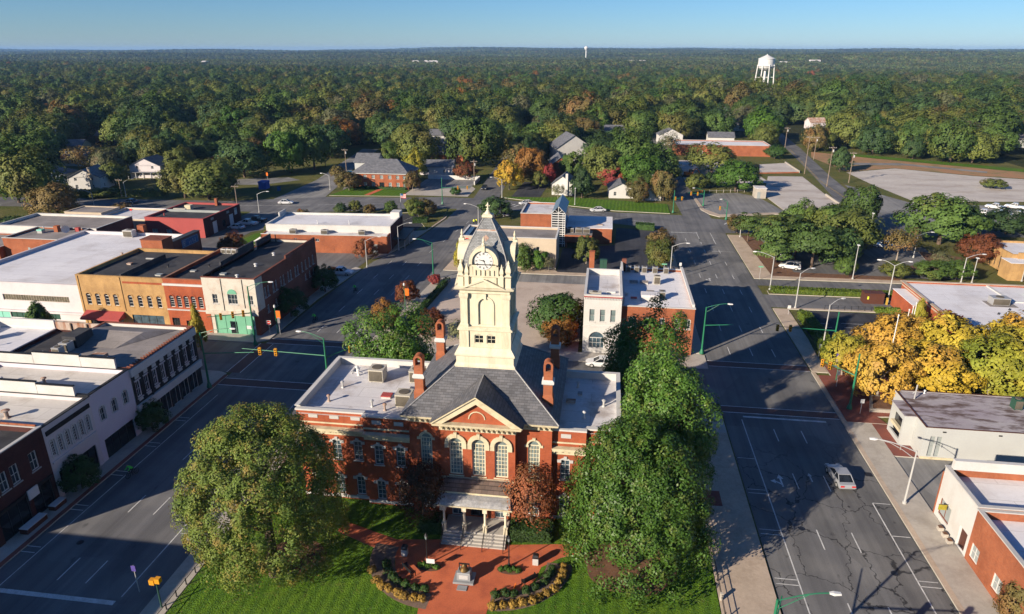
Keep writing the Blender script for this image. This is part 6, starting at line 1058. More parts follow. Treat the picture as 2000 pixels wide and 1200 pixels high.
for a in (
    # golden row on the right
    ('m', 'ginkgo_tree', 'small lime yellow tree behind the green signal pole', 36.6, 98.6, 3.2, 6.6, 'leaf_lime'), ('m', 'maple_tree', 'amber orange tree at the left end of the golden row', 39.2, 91.6, 4.4, 8.4, 'leaf_amber'),
    ('m', 'maple_tree', 'golden tree above the grey shop roof, front of the golden row', 46.8, 93.2, 5.2, 8.0, 'leaf_gold'), ('m', 'maple_tree', 'amber tree at the back of the golden row beside the flagpoles', 44.6, 103.6, 4.6, 7.8, 'leaf_amber'),
    ('m', 'maple_tree', 'bright golden tree at the back of the golden row below the white-roofed hall', 52.4, 102.2, 5.2, 8.6, 'leaf_gold'), ('m', 'maple_tree', 'lime gold tree at the front right of the golden row', 54.8, 94.2, 5.2, 8.6, 'leaf_lime'),
    ('m', 'maple_tree', 'golden green tree at the right picture edge of the golden row', 61.2, 97.8, 5.4, 9.2, 'leaf_lime'), ('m', 'maple_tree', 'amber topped tree at the right picture edge by the white-roofed hall', 62.6, 104.4, 4.6, 8.8, 'leaf_gold'), ('m', 'maple_tree', 'brownish gold tree between the flagpoles and amber tree', 48.6, 106.3, 4., 7.4, 'leaf_amber'),
    ('m', 'maple_tree', 'crimson red tree in front of the white-roofed hall', 54.6, 107.0, 3.2, 7.6, 'leaf_red'), ('k', 'cypress_tree', 'pointed lime green conifer at the hall corner', 55.2, 119.5, 1.6, 5.6, 'leaf_lime'),
    # car park evergreens right of the right street
    ('n', 'pine_tree', 'feathery pine at the left of the tree-filled car park', 36.6, 176, 4.2, 7.6, 'leaf_pine'), ('n', 'pine_tree', 'wide feathery pine over parked cars by the pavement', 39.6, 160.5, 5.2, 9.6, 'leaf_pine'), ('n', 'pine_tree', 'tall feathery pine in the centre of the tree-filled car park', 46.8, 155, 6.4, 10.2, 'leaf_pine'),
    ('n', 'pine_tree', 'feathery pine leaning over the mulch bed by the pavement', 38, 152.6, 4.4, 7.2, 'leaf_pine'), ('n', 'pine_tree', 'broad feathery pine over the junction side of the car park', 41.5, 169.5, 5.8, 9, 'leaf_pine'), ('n', 'pine_tree', 'low feathery pine between the parked white cars', 44.5, 160.5, 5, 8.2, 'leaf_pine'), ('c', 'small_tree', 'rusty olive bush at the junction corner of the car park', 35.4, 184.5, 3, 4.4, 'leaf_brown'),
    ('n', 'pine_tree', 'feathery pine behind the tall car park pine', 46, 172, 5.4, 8.4, 'leaf_pine'), ('c', 'oak_tree', 'pointed olive tree at the back of the tree-filled car park', 50.5, 183, 4.2, 8.6, 'leaf_green'), ('c', 'oak_tree', 'bright green tree at the back right of the car park pines', 57.5, 180, 6., 9.4, 'leaf_green'),
    ('c', 'oak_tree', 'olive gold oak right of the car park pines', 57.2, 166, 6.2, 10.4, 'leaf_olive'), ('c', 'pine_tree', 'round topped tall pine between the car park and side road', 67.6, 190, 4.8, 11.4, 'leaf_pine'), ('c', 'oak_tree', 'dark tree below the olive gold oak', 53.5, 158.6, 4.2, 8., 'leaf_dark'),
    ('r', 'oak_tree', 'huge dark green oak beside the white cars on the right', 84, 180, 8.8, 12.4, 'leaf_green'), ('r', 'maple_tree', 'round rust red tree beside the tan hall', 85.6, 164, 4.3, 6.6, 'leaf_rust'), ('s', 'crape_myrtle', 'brown bare-stemmed myrtle beside the car park lamps', 68, 163.6, 4.2, 7.6, 'leaf_brown'),
    ('r', 'small_tree', 'small round olive tree behind the double street lamp', 62.6, 149.6, 2.9, 3.6, 'leaf_olive'), ('r', 'small_tree', 'low spreading green tree behind the white-roofed hall', 70.6, 150, 3.6, 4.1, 'leaf_green'), ('r', 'small_tree', 'low spreading dark tree next to the tall white lamp posts', 75.2, 150.4, 3.2, 4.2, 'leaf_green'), ('r', 'small_tree', 'small green tree under the car park pines', 52.5, 150, 2.2, 4.0, 'leaf_green'),
    ('r', 'oak_tree', 'dark rounded tree at the right edge behind the white cars', 106, 193, 6.5, 6.5, 'leaf_dark'), ('r', 'oak_tree', 'dark round bush tree next to the white cars', 101.5, 204, 3, 5, 'leaf_dark'), ('c', 'oak_tree', 'dark tree at the right edge above the tan hall', 120, 188, 7, 7.5, 'leaf_dark'), ('s', 'crape_myrtle', 'small bare tree in the round lawn by the tan hall', 75, 157.5, 2.6, 4, 'leaf_grey'),
    # around the gravel lot and cream office
    ('c', 'holly_tree', 'bushy green tree on the gravel lot beside the white fronted shop', -6.9, 108.6, 4.1, 7.0, 'leaf_hedge_dark'), ('c', 'small_tree', 'small orange tree in front of the bushy gravel lot tree', -6.2, 104.6, 2.4, 4.8, 'leaf_orange'), ('c', 'holly_tree', 'slim green tree against the cream office, left one', -17.6, 143.8, 2.2, 5.8, 'leaf_green'),
    ('c', 'holly_tree', 'slim green tree against the cream office, right one', -13.6, 143.9, 1.8, 4.4, 'leaf_bright'), ('k', 'cypress_tree', 'narrow lime tree left of the clock tower', -31.4, 142.4, 1.6, 6, 'leaf_lime'), ('m', 'small_tree', 'olive round tree beside the brick pillar', -3.6, 151, 2.9, 6.2, 'leaf_olive'),
    ('c', 'oak_tree', 'loose olive tree on the car park edge behind the broad brick shop', 12.6, 149, 2.9, 6.4, 'leaf_olive'), ('c', 'oak_tree', 'loose brownish tree further up the car park edge', 13.2, 156, 3.1, 6.6, 'leaf_brown'), ('s', 'small_tree', 'grey bare tree behind the left courthouse wing', -22.6, 101.8, 2.2, 4.4, 'leaf_grey'), ('s', 'small_tree', 'grey lavender bare shrub at the cream office corner', -11.6, 143.2, 1.4, 3.6, 'leaf_grey'),
    ('m', 'small_tree', 'small orange street tree beside the orange banner', -36.8, 119.6, 2.2, 4.6, 'leaf_rust'), ('c', 'small_tree', 'orange street tree behind the dark magnolia', -37, 107.4, 2.3, 4.8, 'leaf_orange'), ('c', 'small_tree', 'small red brown tree at the gravel lot corner', -28.5, 104.5, 2.4, 4.8, 'leaf_rust'), ('b', 'shrub', 'dark red shrub at the end of the kerb hedge', -34.4, 132, 1.3, 2.2, 'leaf_red'),
    ('r', 'street_tree', 'dark street tree against the brick side wall near the corner', -56, 110, 2.9, 5.6, 'leaf_hedge_dark'), ('r', 'street_tree', 'dark street tree at the far end of the brick side wall', -55.2, 124, 2.6, 5.4, 'leaf_hedge_dark'), ('r', 'street_tree', 'dark pavement tree in front of the black and white corner shop', -56.4, 69.8, 1.9, 3.9, 'leaf_hedge_dark'), ('r', 'street_tree', 'dark pavement tree in front of the pinkish white shop', -56.2, 57, 1.9, 4.0, 'leaf_hedge_dark'),
    ('k', 'young_pine', 'spiky young conifer in front of the white modern shop', -93.5, 95, 2.4, 6.5, 'leaf_bright'), ('k', 'young_ginkgo', 'thin yellow green street tree beside the corner signal pole', -64.2, 94, 1.6, 7.2, 'leaf_lime'), ('m', 'maple_tree', 'rusty orange tree in front of the painted wall sign', -85.6, 143.6, 3.1, 6.2, 'leaf_rust'),
    ('m', 'small_tree', 'red brown tree beside the curved street lamp by the store', -54.8, 147.4, 2.6, 4.8, 'leaf_rust'), ('c', 'small_tree', 'slim tree in the lawn strip behind the rusty orange tree', -86, 163.5, 1.3, 3.8, 'leaf_olive'), ('m', 'small_tree', 'brown tree at the corner of the white-roofed store', -83.6, 178, 2.3, 4.2, 'leaf_brown'), ('m', 'small_tree', 'olive tree left of the white-roofed store', -84, 168, 2.3, 5, 'leaf_olive'),
    ('r', 'holly_tree', 'round dark green tree behind the tower finial', -31.6, 193.6, 4.5, 5.8, 'leaf_dark'), ('m', 'small_tree', 'dark small tree behind the white-roofed store roof', -77.5, 190.4, 1.8, 3.6, 'leaf_dark'), ('m', 'small_tree', 'green tree in the verge left of the flagpole', -63.6, 195.2, 1.9, 3.6, 'leaf_green'), ('m', 'small_tree', 'olive tree in the verge right of the flagpole', -57, 196.4, 2.5, 4.6, 'leaf_olive'),
    ('m', 'small_tree', 'brownish tree in the verge at the main junction', -51.4, 190.8, 2.9, 5.4, 'leaf_brown'), ('c', 'small_tree', 'green tree in the verge at the main junction', -54, 188.4, 2.6, 5.2, 'leaf_green'), ('m', 'small_tree', 'olive tree in the kerb bed behind the white-roofed store', -74, 193.4, 2.0, 3.8, 'leaf_olive'), ('m', 'small_tree', 'brown tree in the kerb bed behind the white-roofed store', -69, 192, 1.7, 3.2, 'leaf_brown'),
    # beyond the main road
    ('m', 'small_tree', 'bronze tree at the left corner of the hip-roofed brick office', -88.6, 227.2, 4.4, 6.4, 'leaf_brown'), ('m', 'small_tree', 'bronze tree at the right corner of the hip-roofed brick office', -66.4, 229.4, 2.7, 6.6, 'leaf_brown'), ('m', 'maple_tree', 'bright yellow tree beside the side street', -33.4, 236, 4.6, 9.8, 'leaf_yellow'), ('c', 'maple_tree', 'tall green tree with red top behind the bright yellow tree', -27, 250.5, 5.4, 13, 'leaf_orange'),
    ('m', 'maple_tree', 'small crimson tree beside the brick annexe', -20.5, 246, 2.4, 7.5, 'leaf_red'), ('m', 'small_tree', 'round olive tree in the dark car park', -23.4, 240, 2.9, 5.6, 'leaf_olive'), ('k', 'cedar_tree', 'tall dark cedar left of the white garage', -7.6, 224.4, 4.6, 10.2, 'leaf_dark'), ('s', 'small_tree', 'bare pale tree in front of the white chimney house', -15.4, 222.6, 2.4, 4.8, 'leaf_grey'),
    ('m', 'maple_tree', 'crimson pink tree behind the white garage', 2.4, 247, 5.2, 7.8, 'leaf_red'), ('c', 'oak_tree', 'brown tree right of the white garage', 10.5, 221.5, 3.2, 6.6, 'leaf_brown'), ('c', 'oak_tree', 'orange brown tree at the signal junction', 18.6, 224, 3.6, 10, 'leaf_brown'), ('r', 'oak_tree', 'round green tree near the brick annexe roof', -12.5, 256.5, 4.6, 10.6, 'leaf_green'),
    ('c', 'holly_tree', 'green shrub tree right of the white garage', 12.6, 232, 4.2, 7.6, 'leaf_green'), ('r', 'oak_tree', 'big round bright green tree beside the concrete slab', 44.4, 243, 7.2, 10.4, 'leaf_bright'), ('c', 'oak_tree', 'spreading olive oak in front of the long brick store', 41.5, 282, 8.8, 10.5, 'leaf_olive'), ('r', 'shrub', 'round dark evergreen shrub at the end of the long brick store', 74.6, 324, 4.4, 6, 'leaf_hedge_dark'),
    ('b', 'shrub', 'olive shrub mass behind the kiosk fence', 31.8, 247, 3.4, 5, 'leaf_olive'), ('b', 'shrub', 'dark shrub beside the big round bright green tree', 37, 250, 3, 5.4, 'leaf_dark'), ('s', 'oak_tree', 'grey olive thin tree at the left end of the long brick store', 27.5, 322, 5, 11, 'leaf_grey'), ('k', 'cedar_tree', 'dark conifers clump beside the side road fence', 93, 292, 5.2, 9.5, 'leaf_dark'),
    ('c', 'oak_tree', 'tall round crowned green tree left of the side street', -54.6, 282, 9.6, 21, 'leaf_green'), ('c', 'oak_tree', 'broad olive bronze tree left of the main road bend', -128, 205.5, 8.6, 13.4, 'leaf_olive'), ('c', 'oak_tree', 'olive tree filling the gap by the red painted garage', -137.5, 207, 6, 11, 'leaf_olive'), ('c', 'oak_tree', 'tall green tree at the left edge above the brick hall', -171, 183, 7.5, 17, 'leaf_olive'),
    ('c', 'oak_tree', 'dark green tree at the left edge beside the main road', -186, 193, 8, 18, 'leaf_green'), ('c', 'oak_tree', 'bronze tree at the left edge behind the brick annex', -158, 176, 5.5, 9.5, 'leaf_brown'), ('c', 'oak_tree', 'bright green tall tree beside the pale road', -124.5, 258, 6.6, 17, 'leaf_bright'), ('c', 'oak_tree', 'dark green tall tree behind the bright green tall tree', -118.5, 268, 7.5, 18, 'leaf_green'),
    ('m', 'small_tree', 'small bronze tree beside the blue skip', -101.5, 250, 2.8, 4.6, 'leaf_brown'), ('s', 'oak_tree', 'brown thin tree left of the white clapboard house', -198, 240, 8, 12, 'leaf_brown'), ('b', 'shrub', 'dark clipped shrub at the yellow street corner', -50.2, 224.6, 1.8, 2.4, 'leaf_hedge_dark'), ('m', 'small_tree', 'rusty tree on the white retaining wall', -53, 254, 4, 6.4, 'leaf_rust'),
    ('c', 'oak_tree', 'golden olive tree right of the low grey-roofed house', -72.5, 254, 4.0, 9.6, 'leaf_lime'), ('b', 'shrub', 'bronze bush by the main road at the brick hall', -143, 183, 3, 3, 'leaf_brown'), ('b', 'shrub', 'wild bush at the verge opposite the white clapboard house', -166, 205, 4, 3, 'leaf_olive'), ('b', 'shrub', 'round shrub on the empty concrete yard', 136, 262, 3.6, 3.2, 'leaf_olive'),
    ('c', 'oak_tree', 'rusty small tree at the right picture edge by the brick shop', 36.9, 50.6, 1.7, 4.4, 'leaf_brown')): T(*a)
# hedges and shrubs
def hedge(name, label, poly, h, m, seed, n, leaf=.14):
    g = np.random.default_rng(seed); px = np.array(poly); lo, hi = px.min(0), px.max(0); P = []; N = []
    def inside(x, y):
        c = False; j = len(poly)-1
        for i in range(len(poly)):
            (xi, yi), (xj, yj) = poly[i], poly[j]
            if (yi > y) != (yj > y) and x < (xj-xi)*(y-yi)/(yj-yi)+xi: c = not c
            j = i
        return c
    while len(P) < n*.55:
        x, y = lo+(hi-lo)*g.random(2)
        if inside(x, y): P.append((x, y, h+g.normal()*.06)); N.append((g.normal()*.5, g.normal()*.5, 1))
    per = [math.dist(poly[i], poly[(i+1) % len(poly)]) for i in range(len(poly))]; tot = sum(per)
    for i in range(len(poly)):
        (x0, y0), (x1, y1) = poly[i], poly[(i+1) % len(poly)]
        for _ in range(int(n*.45*per[i]/tot)):
            t_ = g.random(); P.append((x0+(x1-x0)*t_+g.normal()*.06, y0+(y1-y0)*t_+g.normal()*.06, h*g.random())); N.append(((y1-y0)/per[i]+g.normal()*.4, -(x1-x0)/per[i]+g.normal()*.4, .3))
    c0 = px.mean(0); P = np.array(P)-np.array([c0[0], c0[1], 0]); V, F = leaf_quads(g, P, np.array(N), leaf)
    r = thing(name, label, 'hedge', (c0[0], c0[1], 0)); put('foliage', mesh_np('foliage', V, F, [m]), r); k = .12
    MB().prism([((x-c0[0])*(1-k*.4), (y-c0[1])*(1-k)) for x, y in poly], 0, h-.12).build('twig_core', m, r); return r
hedge('clipped_hedge', 'long clipped hedge on the traffic island right of the street', [(34.2, 135.3), (59.6, 135.5), (59.6, 137.1), (34, 137.1)], 1.15, 'leaf_hedge', 1, 3500)
hedge('clipped_hedge', 'bright yellow green hedge along the pavement beside the small car park', [(35.4, 104.5), (37.4, 104.5), (38.3, 113), (37.7, 122.5), (35.9, 122.5), (36.2, 113)], 1.5, 'leaf_hedge', 2, 3500)
hedge('clipped_hedge', 'short green hedge left of the courthouse steps', [(-17.2, 54.8), (-14.7, 54.8), (-14.7, 56.6), (-17.2, 56.6)], 1.6, 'leaf_hedge_dark', 3, 1800, .1)
hedge('clipped_hedge', 'wide green hedge right of the courthouse steps', [(-7.8, 54.8), (-3.6, 55.1), (-3.6, 56.9), (-7.8, 56.7)], 1.6, 'leaf_hedge_dark', 4, 2600, .1)
hedge('clipped_hedge', 'low kerb hedge between the left street and the gravel lot', [(-34.3, 104), (-33.2, 104), (-31.7, 134), (-32.8, 134)], 1.0, 'leaf_hedge_dark', 5, 2200)
hedge('clipped_hedge', 'small clipped hedge block near the white-roofed hall', [(51, 126.9), (57, 127), (57, 128), (51, 127.9)], .9, 'leaf_hedge', 6, 900)
hedge('clipped_hedge', 'box hedge in front of the store verge by the main junction', [(-53.6, 183.2), (-49.4, 184), (-49.6, 186.4), (-53.8, 185.6)], 1.3, 'leaf_hedge_dark', 7, 900)
hedge('clipped_hedge', 'dark hedge at the junction corner opposite the modern brick office', [(8.6, 184.6), (13.6, 183.6), (13.8, 186.4), (8.8, 187.2)], 1.6, 'leaf_hedge_dark', 8, 900)
hedge('clipped_hedge', 'foundation hedge along the front of the hip-roofed brick office', [(-87.5, 230.2), (-69, 230.4), (-69, 231.1), (-87.5, 230.9)], .9, 'leaf_hedge_dark', 9, 1200)
hedge('wild_hedge', 'overgrown strip of bushes along the main road by the white clapboard house', [(-178, 204.6), (-146, 208), (-146, 211), (-178, 208)], 1.8, 'leaf_olive', 10, 1800, .3)
hedge('wild_hedge', 'dark overgrown hedge bank behind the brick annex', [(-168, 158), (-149, 160), (-149, 172), (-168, 170)], 1.6, 'leaf_dark', 12, 2600, .3)
shrub_r = [crown_mesh('foliage', 700+k, 'leaf_hedge_dark', .5, .36, .4, 22, 40, .07, .42, .1, .5, low=-.6) for k in range(2)]
def shrub(label, x, y, s, m, group):
    o = put('shrub', shrub_r[int(x*7) % 2], None, (x, y, .1), x*3); o.scale = (s, s, s); o.material_slots[0].link = 'OBJECT'; o.material_slots[0].material = MATS[m]; tag(o, label, 'shrub', group)
YL = [(-20.0, 49.0), (-19.2, 47.7), (-18.4, 47.1), (-17.7, 46.8), (-16.8, 46.5), (-16.1, 46.2), (-15.2, 46.1), (-14.5, 46.1)]; GL = [(-18.9, 49.9), (-18.5, 49.1), (-17.8, 48.4), (-17.1, 47.9), (-16.3, 47.6), (-15.3, 47.3), (-14.5, 47.3)]
YR = [(-8.0, 46.1), (-7.2, 46.4), (-6.3, 46.5), (-5.5, 46.9), (-4.7, 47.2), (-4.1, 47.7), (-3.5, 48.3), (-2.9, 48.9), (-2.5, 49.8), (-2.3, 50.5), (-2.2, 51.9), (-2.2, 51.2)]; GR = [(-8.0, 47.5), (-7.1, 47.7), (-6.4, 47.8), (-5.4, 48.3), (-4.5, 48.9), (-3.9, 49.6), (-3.6, 50.4), (-3.3, 51.2)]
NTH = ['first', 'second', 'third', 'fourth', 'fifth', 'sixth', 'seventh', 'eighth', 'ninth', 'tenth', 'eleventh', 'last']
for pts, m, s, col, side_ in ((YL, 'leaf_shrub_gold', .75, 'golden', 'left'), (GL, 'leaf_hedge_dark', .72, 'dark green', 'left'), (YR, 'leaf_shrub_gold', .75, 'golden', 'right'), (GR, 'leaf_hedge_dark', .72, 'dark green', 'right')):
    for i, (x, y) in enumerate(sorted(pts, key=lambda p: abs(p[0]+11.2))): shrub(f'{NTH[i]} {col} shrub from the brick walk in the {side_} curved flower bed', x, y, s*(.9+.2*rnd.random()), m, 'shrubs in the curved flower beds')
for x, y, w in ((-14.9, 50.3, 'left'), (-7.2, 50.9, 'right')):
    slab('planting_island', [(x+1.25*math.cos(R(a)), y+.6*math.sin(R(a))) for a in range(0, 360, 24)], 'mulch', .118, 'mulch')
    for k in range(5): shrub(f'{NTH[k]} low bright green plant from the left around the {w} plaza lamp', x-.8+.4*k, y-.1+.15*(k % 2), .5, 'leaf_bright', 'ground plants around the plaza lamps')
# ================================================================ STREET FURNITURE
def lamp_head(mb, p, d, mi=0, s=1.):
    x, y, z = p; c, s_ = math.cos(d), math.sin(d); f = lambda a, b, h: (x+a*c-b*s_, y+a*s_+b*c, z+h)
    mb.rings([[f(-.05, w, h) for w, h in ((-.07, 0), (.07, 0), (.07, .1), (-.07, .1))], [f(.25*s, w, h) for w, h in ((-.17, -.06), (.17, -.06), (.13, .13), (-.13, .13))], [f(.75*s, w, h) for w, h in ((-.14, -.04), (.14, -.04), (.1, .08), (-.1, .08))]], mi=mi)
def cobra(label, x, y, h, reach, arms=(0.,), m='galvanised', rise=.9, truss=False, r=.1):
    t = thing('street_lamp', label, 'street lamp', (x, y, .1)); MB().lathe(0, 0, [(r*2.2, 0), (r*2.2, .3), (r*1.25, .35), (r*.75, h)], 10).build('pole', m, t)
    for a in arms:
        c, s = math.cos(a), math.sin(a); pts = [(k/6*reach*c, k/6*reach*s, h-.15+rise*math.sin(k/6*math.pi/2)) for k in range(7)]
        ar = MB(); ar.tube(pts, .05, 6)
        if truss: ar.tube([(0, 0, h-1.0)]+[(k/6*reach*c, k/6*reach*s, h-1.0+(rise+.85)*math.sin(k/6*math.pi/2)) for k in (2, 4, 6)], .035, 6); ar.tube([(reach*.4*c, reach*.4*s, h-.1+rise*.5), (reach*.4*c, reach*.4*s, h-.6+rise*.5)], .03, 5)
        ar.build('arm', m, t); hd = MB(); lamp_head(hd, (reach*c, reach*s, h-.2+rise), a); hd.build('lamp_head', 'lamp_white', t)
    return t
PI = math.pi
for a in (('curved grey street lamp at the store car park corner', -52.4, 141.3, 6.2, 2.8, (0.3,)), ('curved grey street lamp beside the white-roofed store', -49.3, 155.6, 6, 2.8, (.3,)), ('grey street lamp behind the broad brick shop', 14.6, 143, 7, 2.8, (0,)),
          ('white street lamp with arm over the street at the hedge end', 34.2, 137.6, 7, 3.4, (PI-.2,)), ('white street lamp at the corner of the clipped hedge and small car park', 36.7, 127.2, 7, 2.2, (.4,)), ('tall white street lamp rising beside the green signal pole', 36.6, 108.6, 7.6, 2.2, (.5,)),
          ('double armed white street lamp on the traffic island', 55.4, 133.4, 7.4, 2.4, (PI-.3, .1)), ('white street lamp by the wide white roof, left of the pair', 74.8, 147.4, 5.6, 3, (.1,)), ('street lamp among the car park by the tan hall', 72.6, 166, 5.4, 3, (.2,)),
          ('double curved grey lamp on the pavement by the grey shop', 33.6, 66.7, 6.6, 3.9, (PI-.15,)), ('street lamp at the red painted garage drive', -102.9, 190, 5.6, 2.8, (.2,)), ('street lamp arching over the road behind the pale block', -155.6, 188, 5, 3.8, (PI,)), ('street lamp at the lawn of the hip-roofed brick office', -95.2, 226.5, 5, 2.5, (PI-.1,)),
          ('street lamp beside the two people in yellow', -34.8, 184, 5, 3.4, (PI-.1,)), ('street lamp at the corner of the banked lawn', -33.8, 221.4, 6, 3.2, (PI,)), ('lamp at the left road behind the pale block, upper one', -158, 206, 5, 2.4, (.6,))): cobra(*a, truss=('double curved' in a[0]))
def post_light(label, x, y, h):
    t = thing('post_light', label, 'street lamp', (x, y, .1)); MB().lathe(0, 0, [(.2, 0), (.2, .3), (.1, .35), (.07, h)], 8).build('pole', 'galvanised', t); MB().box(-.2, -.35, h, .2, .35, h+.18).build('lamp_head', 'lamp_white', t)
for a in (('plain white lamp post in front of the car park pines', 53.2, 147.2, 7.4), ('plain white lamp post right of the hall lamp pair', 77, 147.6, 5.4), ('plain white lamp post beside the white parked cars', 67.5, 181, 7), ('short white lamp post at the junction corner bushes', 35.4, 180, 5), ('slim white post at the tan hall front', 88.1, 150.4, 6.4), ('slim white post on the banked lawn', -9.4, 213.6, 5.2)): post_light(*a)
# traffic signals
def signal_head():
    mb = MB(); mb.box(-.2, -.16, -.55, .2, .16, .55); return mb.mesh('signal_head', ['signal_yellow'])
def signal_lens():
    mb = MB()
    for k in range(3):
        z = .36-.36*k
        for s in (-1, 1): mb.tube([(0, s*.165, z), (0, s*.19, z)], .12, 10)
    return mb.mesh('lenses', ['lens_dark'])
def mast(label, x, y, h, arms=(), lum=None, m='green_paint', r=.14):
    """arms: (angle, length, height, positions of the heads)"""
    t = thing('traffic_signal', label, 'traffic signal', (x, y, .12)); MB().lathe(0, 0, [(r*2.6, 0), (r*2.6, .15), (r*1.9, .5), (r*1.15, .8), (r*.7, h)], 12).build('pole', m, t)
    for ang, L_, z, heads in arms:
        c, s = math.cos(ang), math.sin(ang); MB().tube([(0, 0, z), (L_*c, L_*s, z+.35)], .09, 8, 0, .05).build('mast_arm', m, t)
        for q in heads:
            o = put('signal_head', cached('sh', signal_head), t, (q*c, q*s, z+.1), ang); put('lenses', cached('sl', signal_lens), o)
    for ang, L_ in (lum or ()):
        c, s = math.cos(ang), math.sin(ang); ar = MB(); ar.tube([(0, 0, h-.1)]+[(k/5*L_*c, k/5*L_*s, h-.1+.8*math.sin(k/5*PI/2)) for k in range(1, 6)], .045, 6); ar.tube([(0, 0, h-.9), (L_*.6*c, L_*.6*s, h+.5)], .03, 6); ar.build('lamp_arm', m, t)
        hd = MB(); lamp_head(hd, (L_*c, L_*s, h+.65), ang); hd.build('lamp_head', 'lamp_white', t)
    return t
mast('green signal mast behind the courthouse roof with long arm over the street', -38.2, 83.6, 8.0, ((PI, 12.5, 5.3, (7.4, 9.8)), (.9, 6, 5.0, (4, 5.2))), ((PI-.1, 3.4),))
mast('dark green signal pole at the corner store with two yellow heads', -56.4, 97.2, 10.2, ((PI+.55, 6.6, 5.6, (1.2, 2.8, 4.6)),), ((.2, 3.4),))
mast('tall green signal pole at the black and white corner shop', -55.6, 81.8, 8.6, ((.08, 7.4, 5.4, ()),), ((.1, 4.4),))
mast('green signal mast beside the broad brick shop with arm over the street', 16.6, 103.6, 8, ((0, 4.4, 4.9, ()),), ((0, 3.2),))
mast('green signal mast by the yellow green hedge with long arm to the left', 37.4, 106.4, 7.2, ((PI+.03, 9.2, 4.0, (7, 9)),))
mast('large green signal mast on the brick corner plaza', 34.4, 87.8, 8.2, ((2.35, 5, 5, (3.6, 4.7)),))
mast('green signal pole at the near end of the tan pavement', 13.3, 39.6, 9.9, ((0.02, 9.6, 5.6, (5.2, 8.8)), (1.2, 5.6, 5.2, ())), ((.1, 3.5),))
mast('green street mast on the pavement left of the clock tower', -35.6, 135.4, 7.9, (), ((PI, 3.4),))
mast('green signal mast at the brick office junction', -51, 209, 8.4, ((.1, 9, 5.2, (5, 8)),)); mast('green signal mast at the empty car park corner', 30.6, 218, 4.8, ((PI, 5, 3.6, (2, 4)),), ((PI, 3),)); mast('green signal post at the island of the right junction', 34.8, 199.6, 5.2, ((PI, 2.4, 3.2, (2,)),), ((PI, 1.6),)); mast('green signal post at the lawn corner of the right junction', 20.4, 206.6, 6.8, ((.2, 3, 4.2, (0.4, 2.4)),))
# utility poles with wires
def upole(label, x, y, h, arm=1.2, xf=True):
    t = thing('utility_pole', label, 'utility pole', (x, y, 0)); MB().lathe(0, 0, [(.17, -.1), (.11, h)], 8).build('pole', 'wood_pole', t); MB().box(-arm, -.06, h-.6, arm, .06, h-.46).build('crossarm', 'wood_pole', t)
    ins = MB(); [ins.lathe(q*arm*.9, 0, [(.05, h-.46), (.07, h-.35), (.03, h-.24)], 6) for q in (-1, -.45, .45, 1)]; ins.build('insulators', 'lamp_white', t)
    if xf: MB().lathe(.38, 0, [(.2, h-2.0), (.24, h-1.95), (.24, h-1.15), (.12, h-1.05)], 10).build('transformer', 'galvanised', t)
    return Vector((x, y, h-.3))
UP = [upole('utility pole left of the hip-roofed brick office', -103.8, 265, 9), upole('utility pole further left beside the parking lot', -117, 276, 8), upole('utility pole by the side street corner', -47.6, 245, 8.6),
      upole('tall utility pole at the near end of the side road', 78.4, 257, 14.2), upole('utility pole at the concrete yard fence', 88.6, 266, 11.2), upole('utility pole at the corner of the small raised slab', 77.5, 284, 14.6, xf=False), upole('utility pole across the side road from the long brick store', 91.4, 324, 10), upole('utility pole at the end of the long brick store', 80.6, 333, 13), upole('utility pole beside the right junction trees', 16.2, 231, 7.5, xf=False), upole('utility pole by the pale empty lot', 24.0, 289, 6.5, xf=False), upole('wooden pole beside the red painted garage trees', -116, 201, 6, xf=False), upole('wooden pole near the white clapboard house', -160, 206.5, 6, xf=False), upole('utility pole on the left hill by the blue roofed house', -250, 288, 13)]
wires = MB()
for a, b in ((0, 1), (3, 5), (5, 7), (4, 6), (6, 7), (3, 4)):
    p, q = UP[a], UP[b]; wires.tube([p.lerp(q, k/6)-Vector((0, 0, 1.2*(1-(2*k/6-1)**2))) for k in range(7)], .02, 3)
tag(wires.build('overhead_wires', 'black_metal'), 'thin overhead wires strung between the utility poles', 'wires')
# plaza furniture
for x, y, w in ((-15.1, 50.6, 'left'), (-7.35, 51.3, 'right')):
    t = thing('plaza_lamp', f'black lantern post on the {w} side of the brick plaza', 'lamp post', (x, y, .1)); MB().lathe(0, 0, [(.14, 0), (.14, .3), (.07, .5), (.045, 2.9), (.1, 2.95)], 8).build('post', 'black_metal', t); MB().lathe(0, 0, [(.1, 2.96), (.17, 3.35)], 6).build('lantern', 'glass_pale', t); MB().lathe(0, 0, [(.2, 3.352), (.05, 3.6), (.02, 3.7)], 6).build('cap', 'black_metal', t)
mo = thing('bell_monument', 'grey granite monument carrying a bronze bell on the brick plaza', 'monument', (-11.2, 49.2, .11)); MB().box(-.95, -.75, 0, .95, .75, .22).build('base', 'granite_grey', mo); MB().rect(-.62, -.5, .62, .5, [(0, .222), (0, .95), (-.05, 1.05)]).build('plinth', 'granite_grey', mo); MB().box(-.42, -.52, .4, .42, -.504, .85).build('plaque', 'stone_trim', mo); MB().lathe(0, 0, [(.42, 1.052), (.4, 1.12), (.3, 1.35), (.24, 1.6), (.12, 1.72), (.03, 1.75)], 14).build('bell', 'bronze', mo); MB().box(-.5, -.05, 1.052, -.42, .05, 1.7).box(.42, -.05, 1.052, .5, .05, 1.7).box(-.5, -.05, 1.701, .5, .05, 1.8).build('yoke', 'black_metal', mo)
tag(MB().box(-.45, -.3, 0, .45, .3, .06).build('floor_plaque', 'granite_grey', loc=(-11.2, 48.0, .114)), 'flat grey stone plaque set in front of the bell monument', 'plaque')
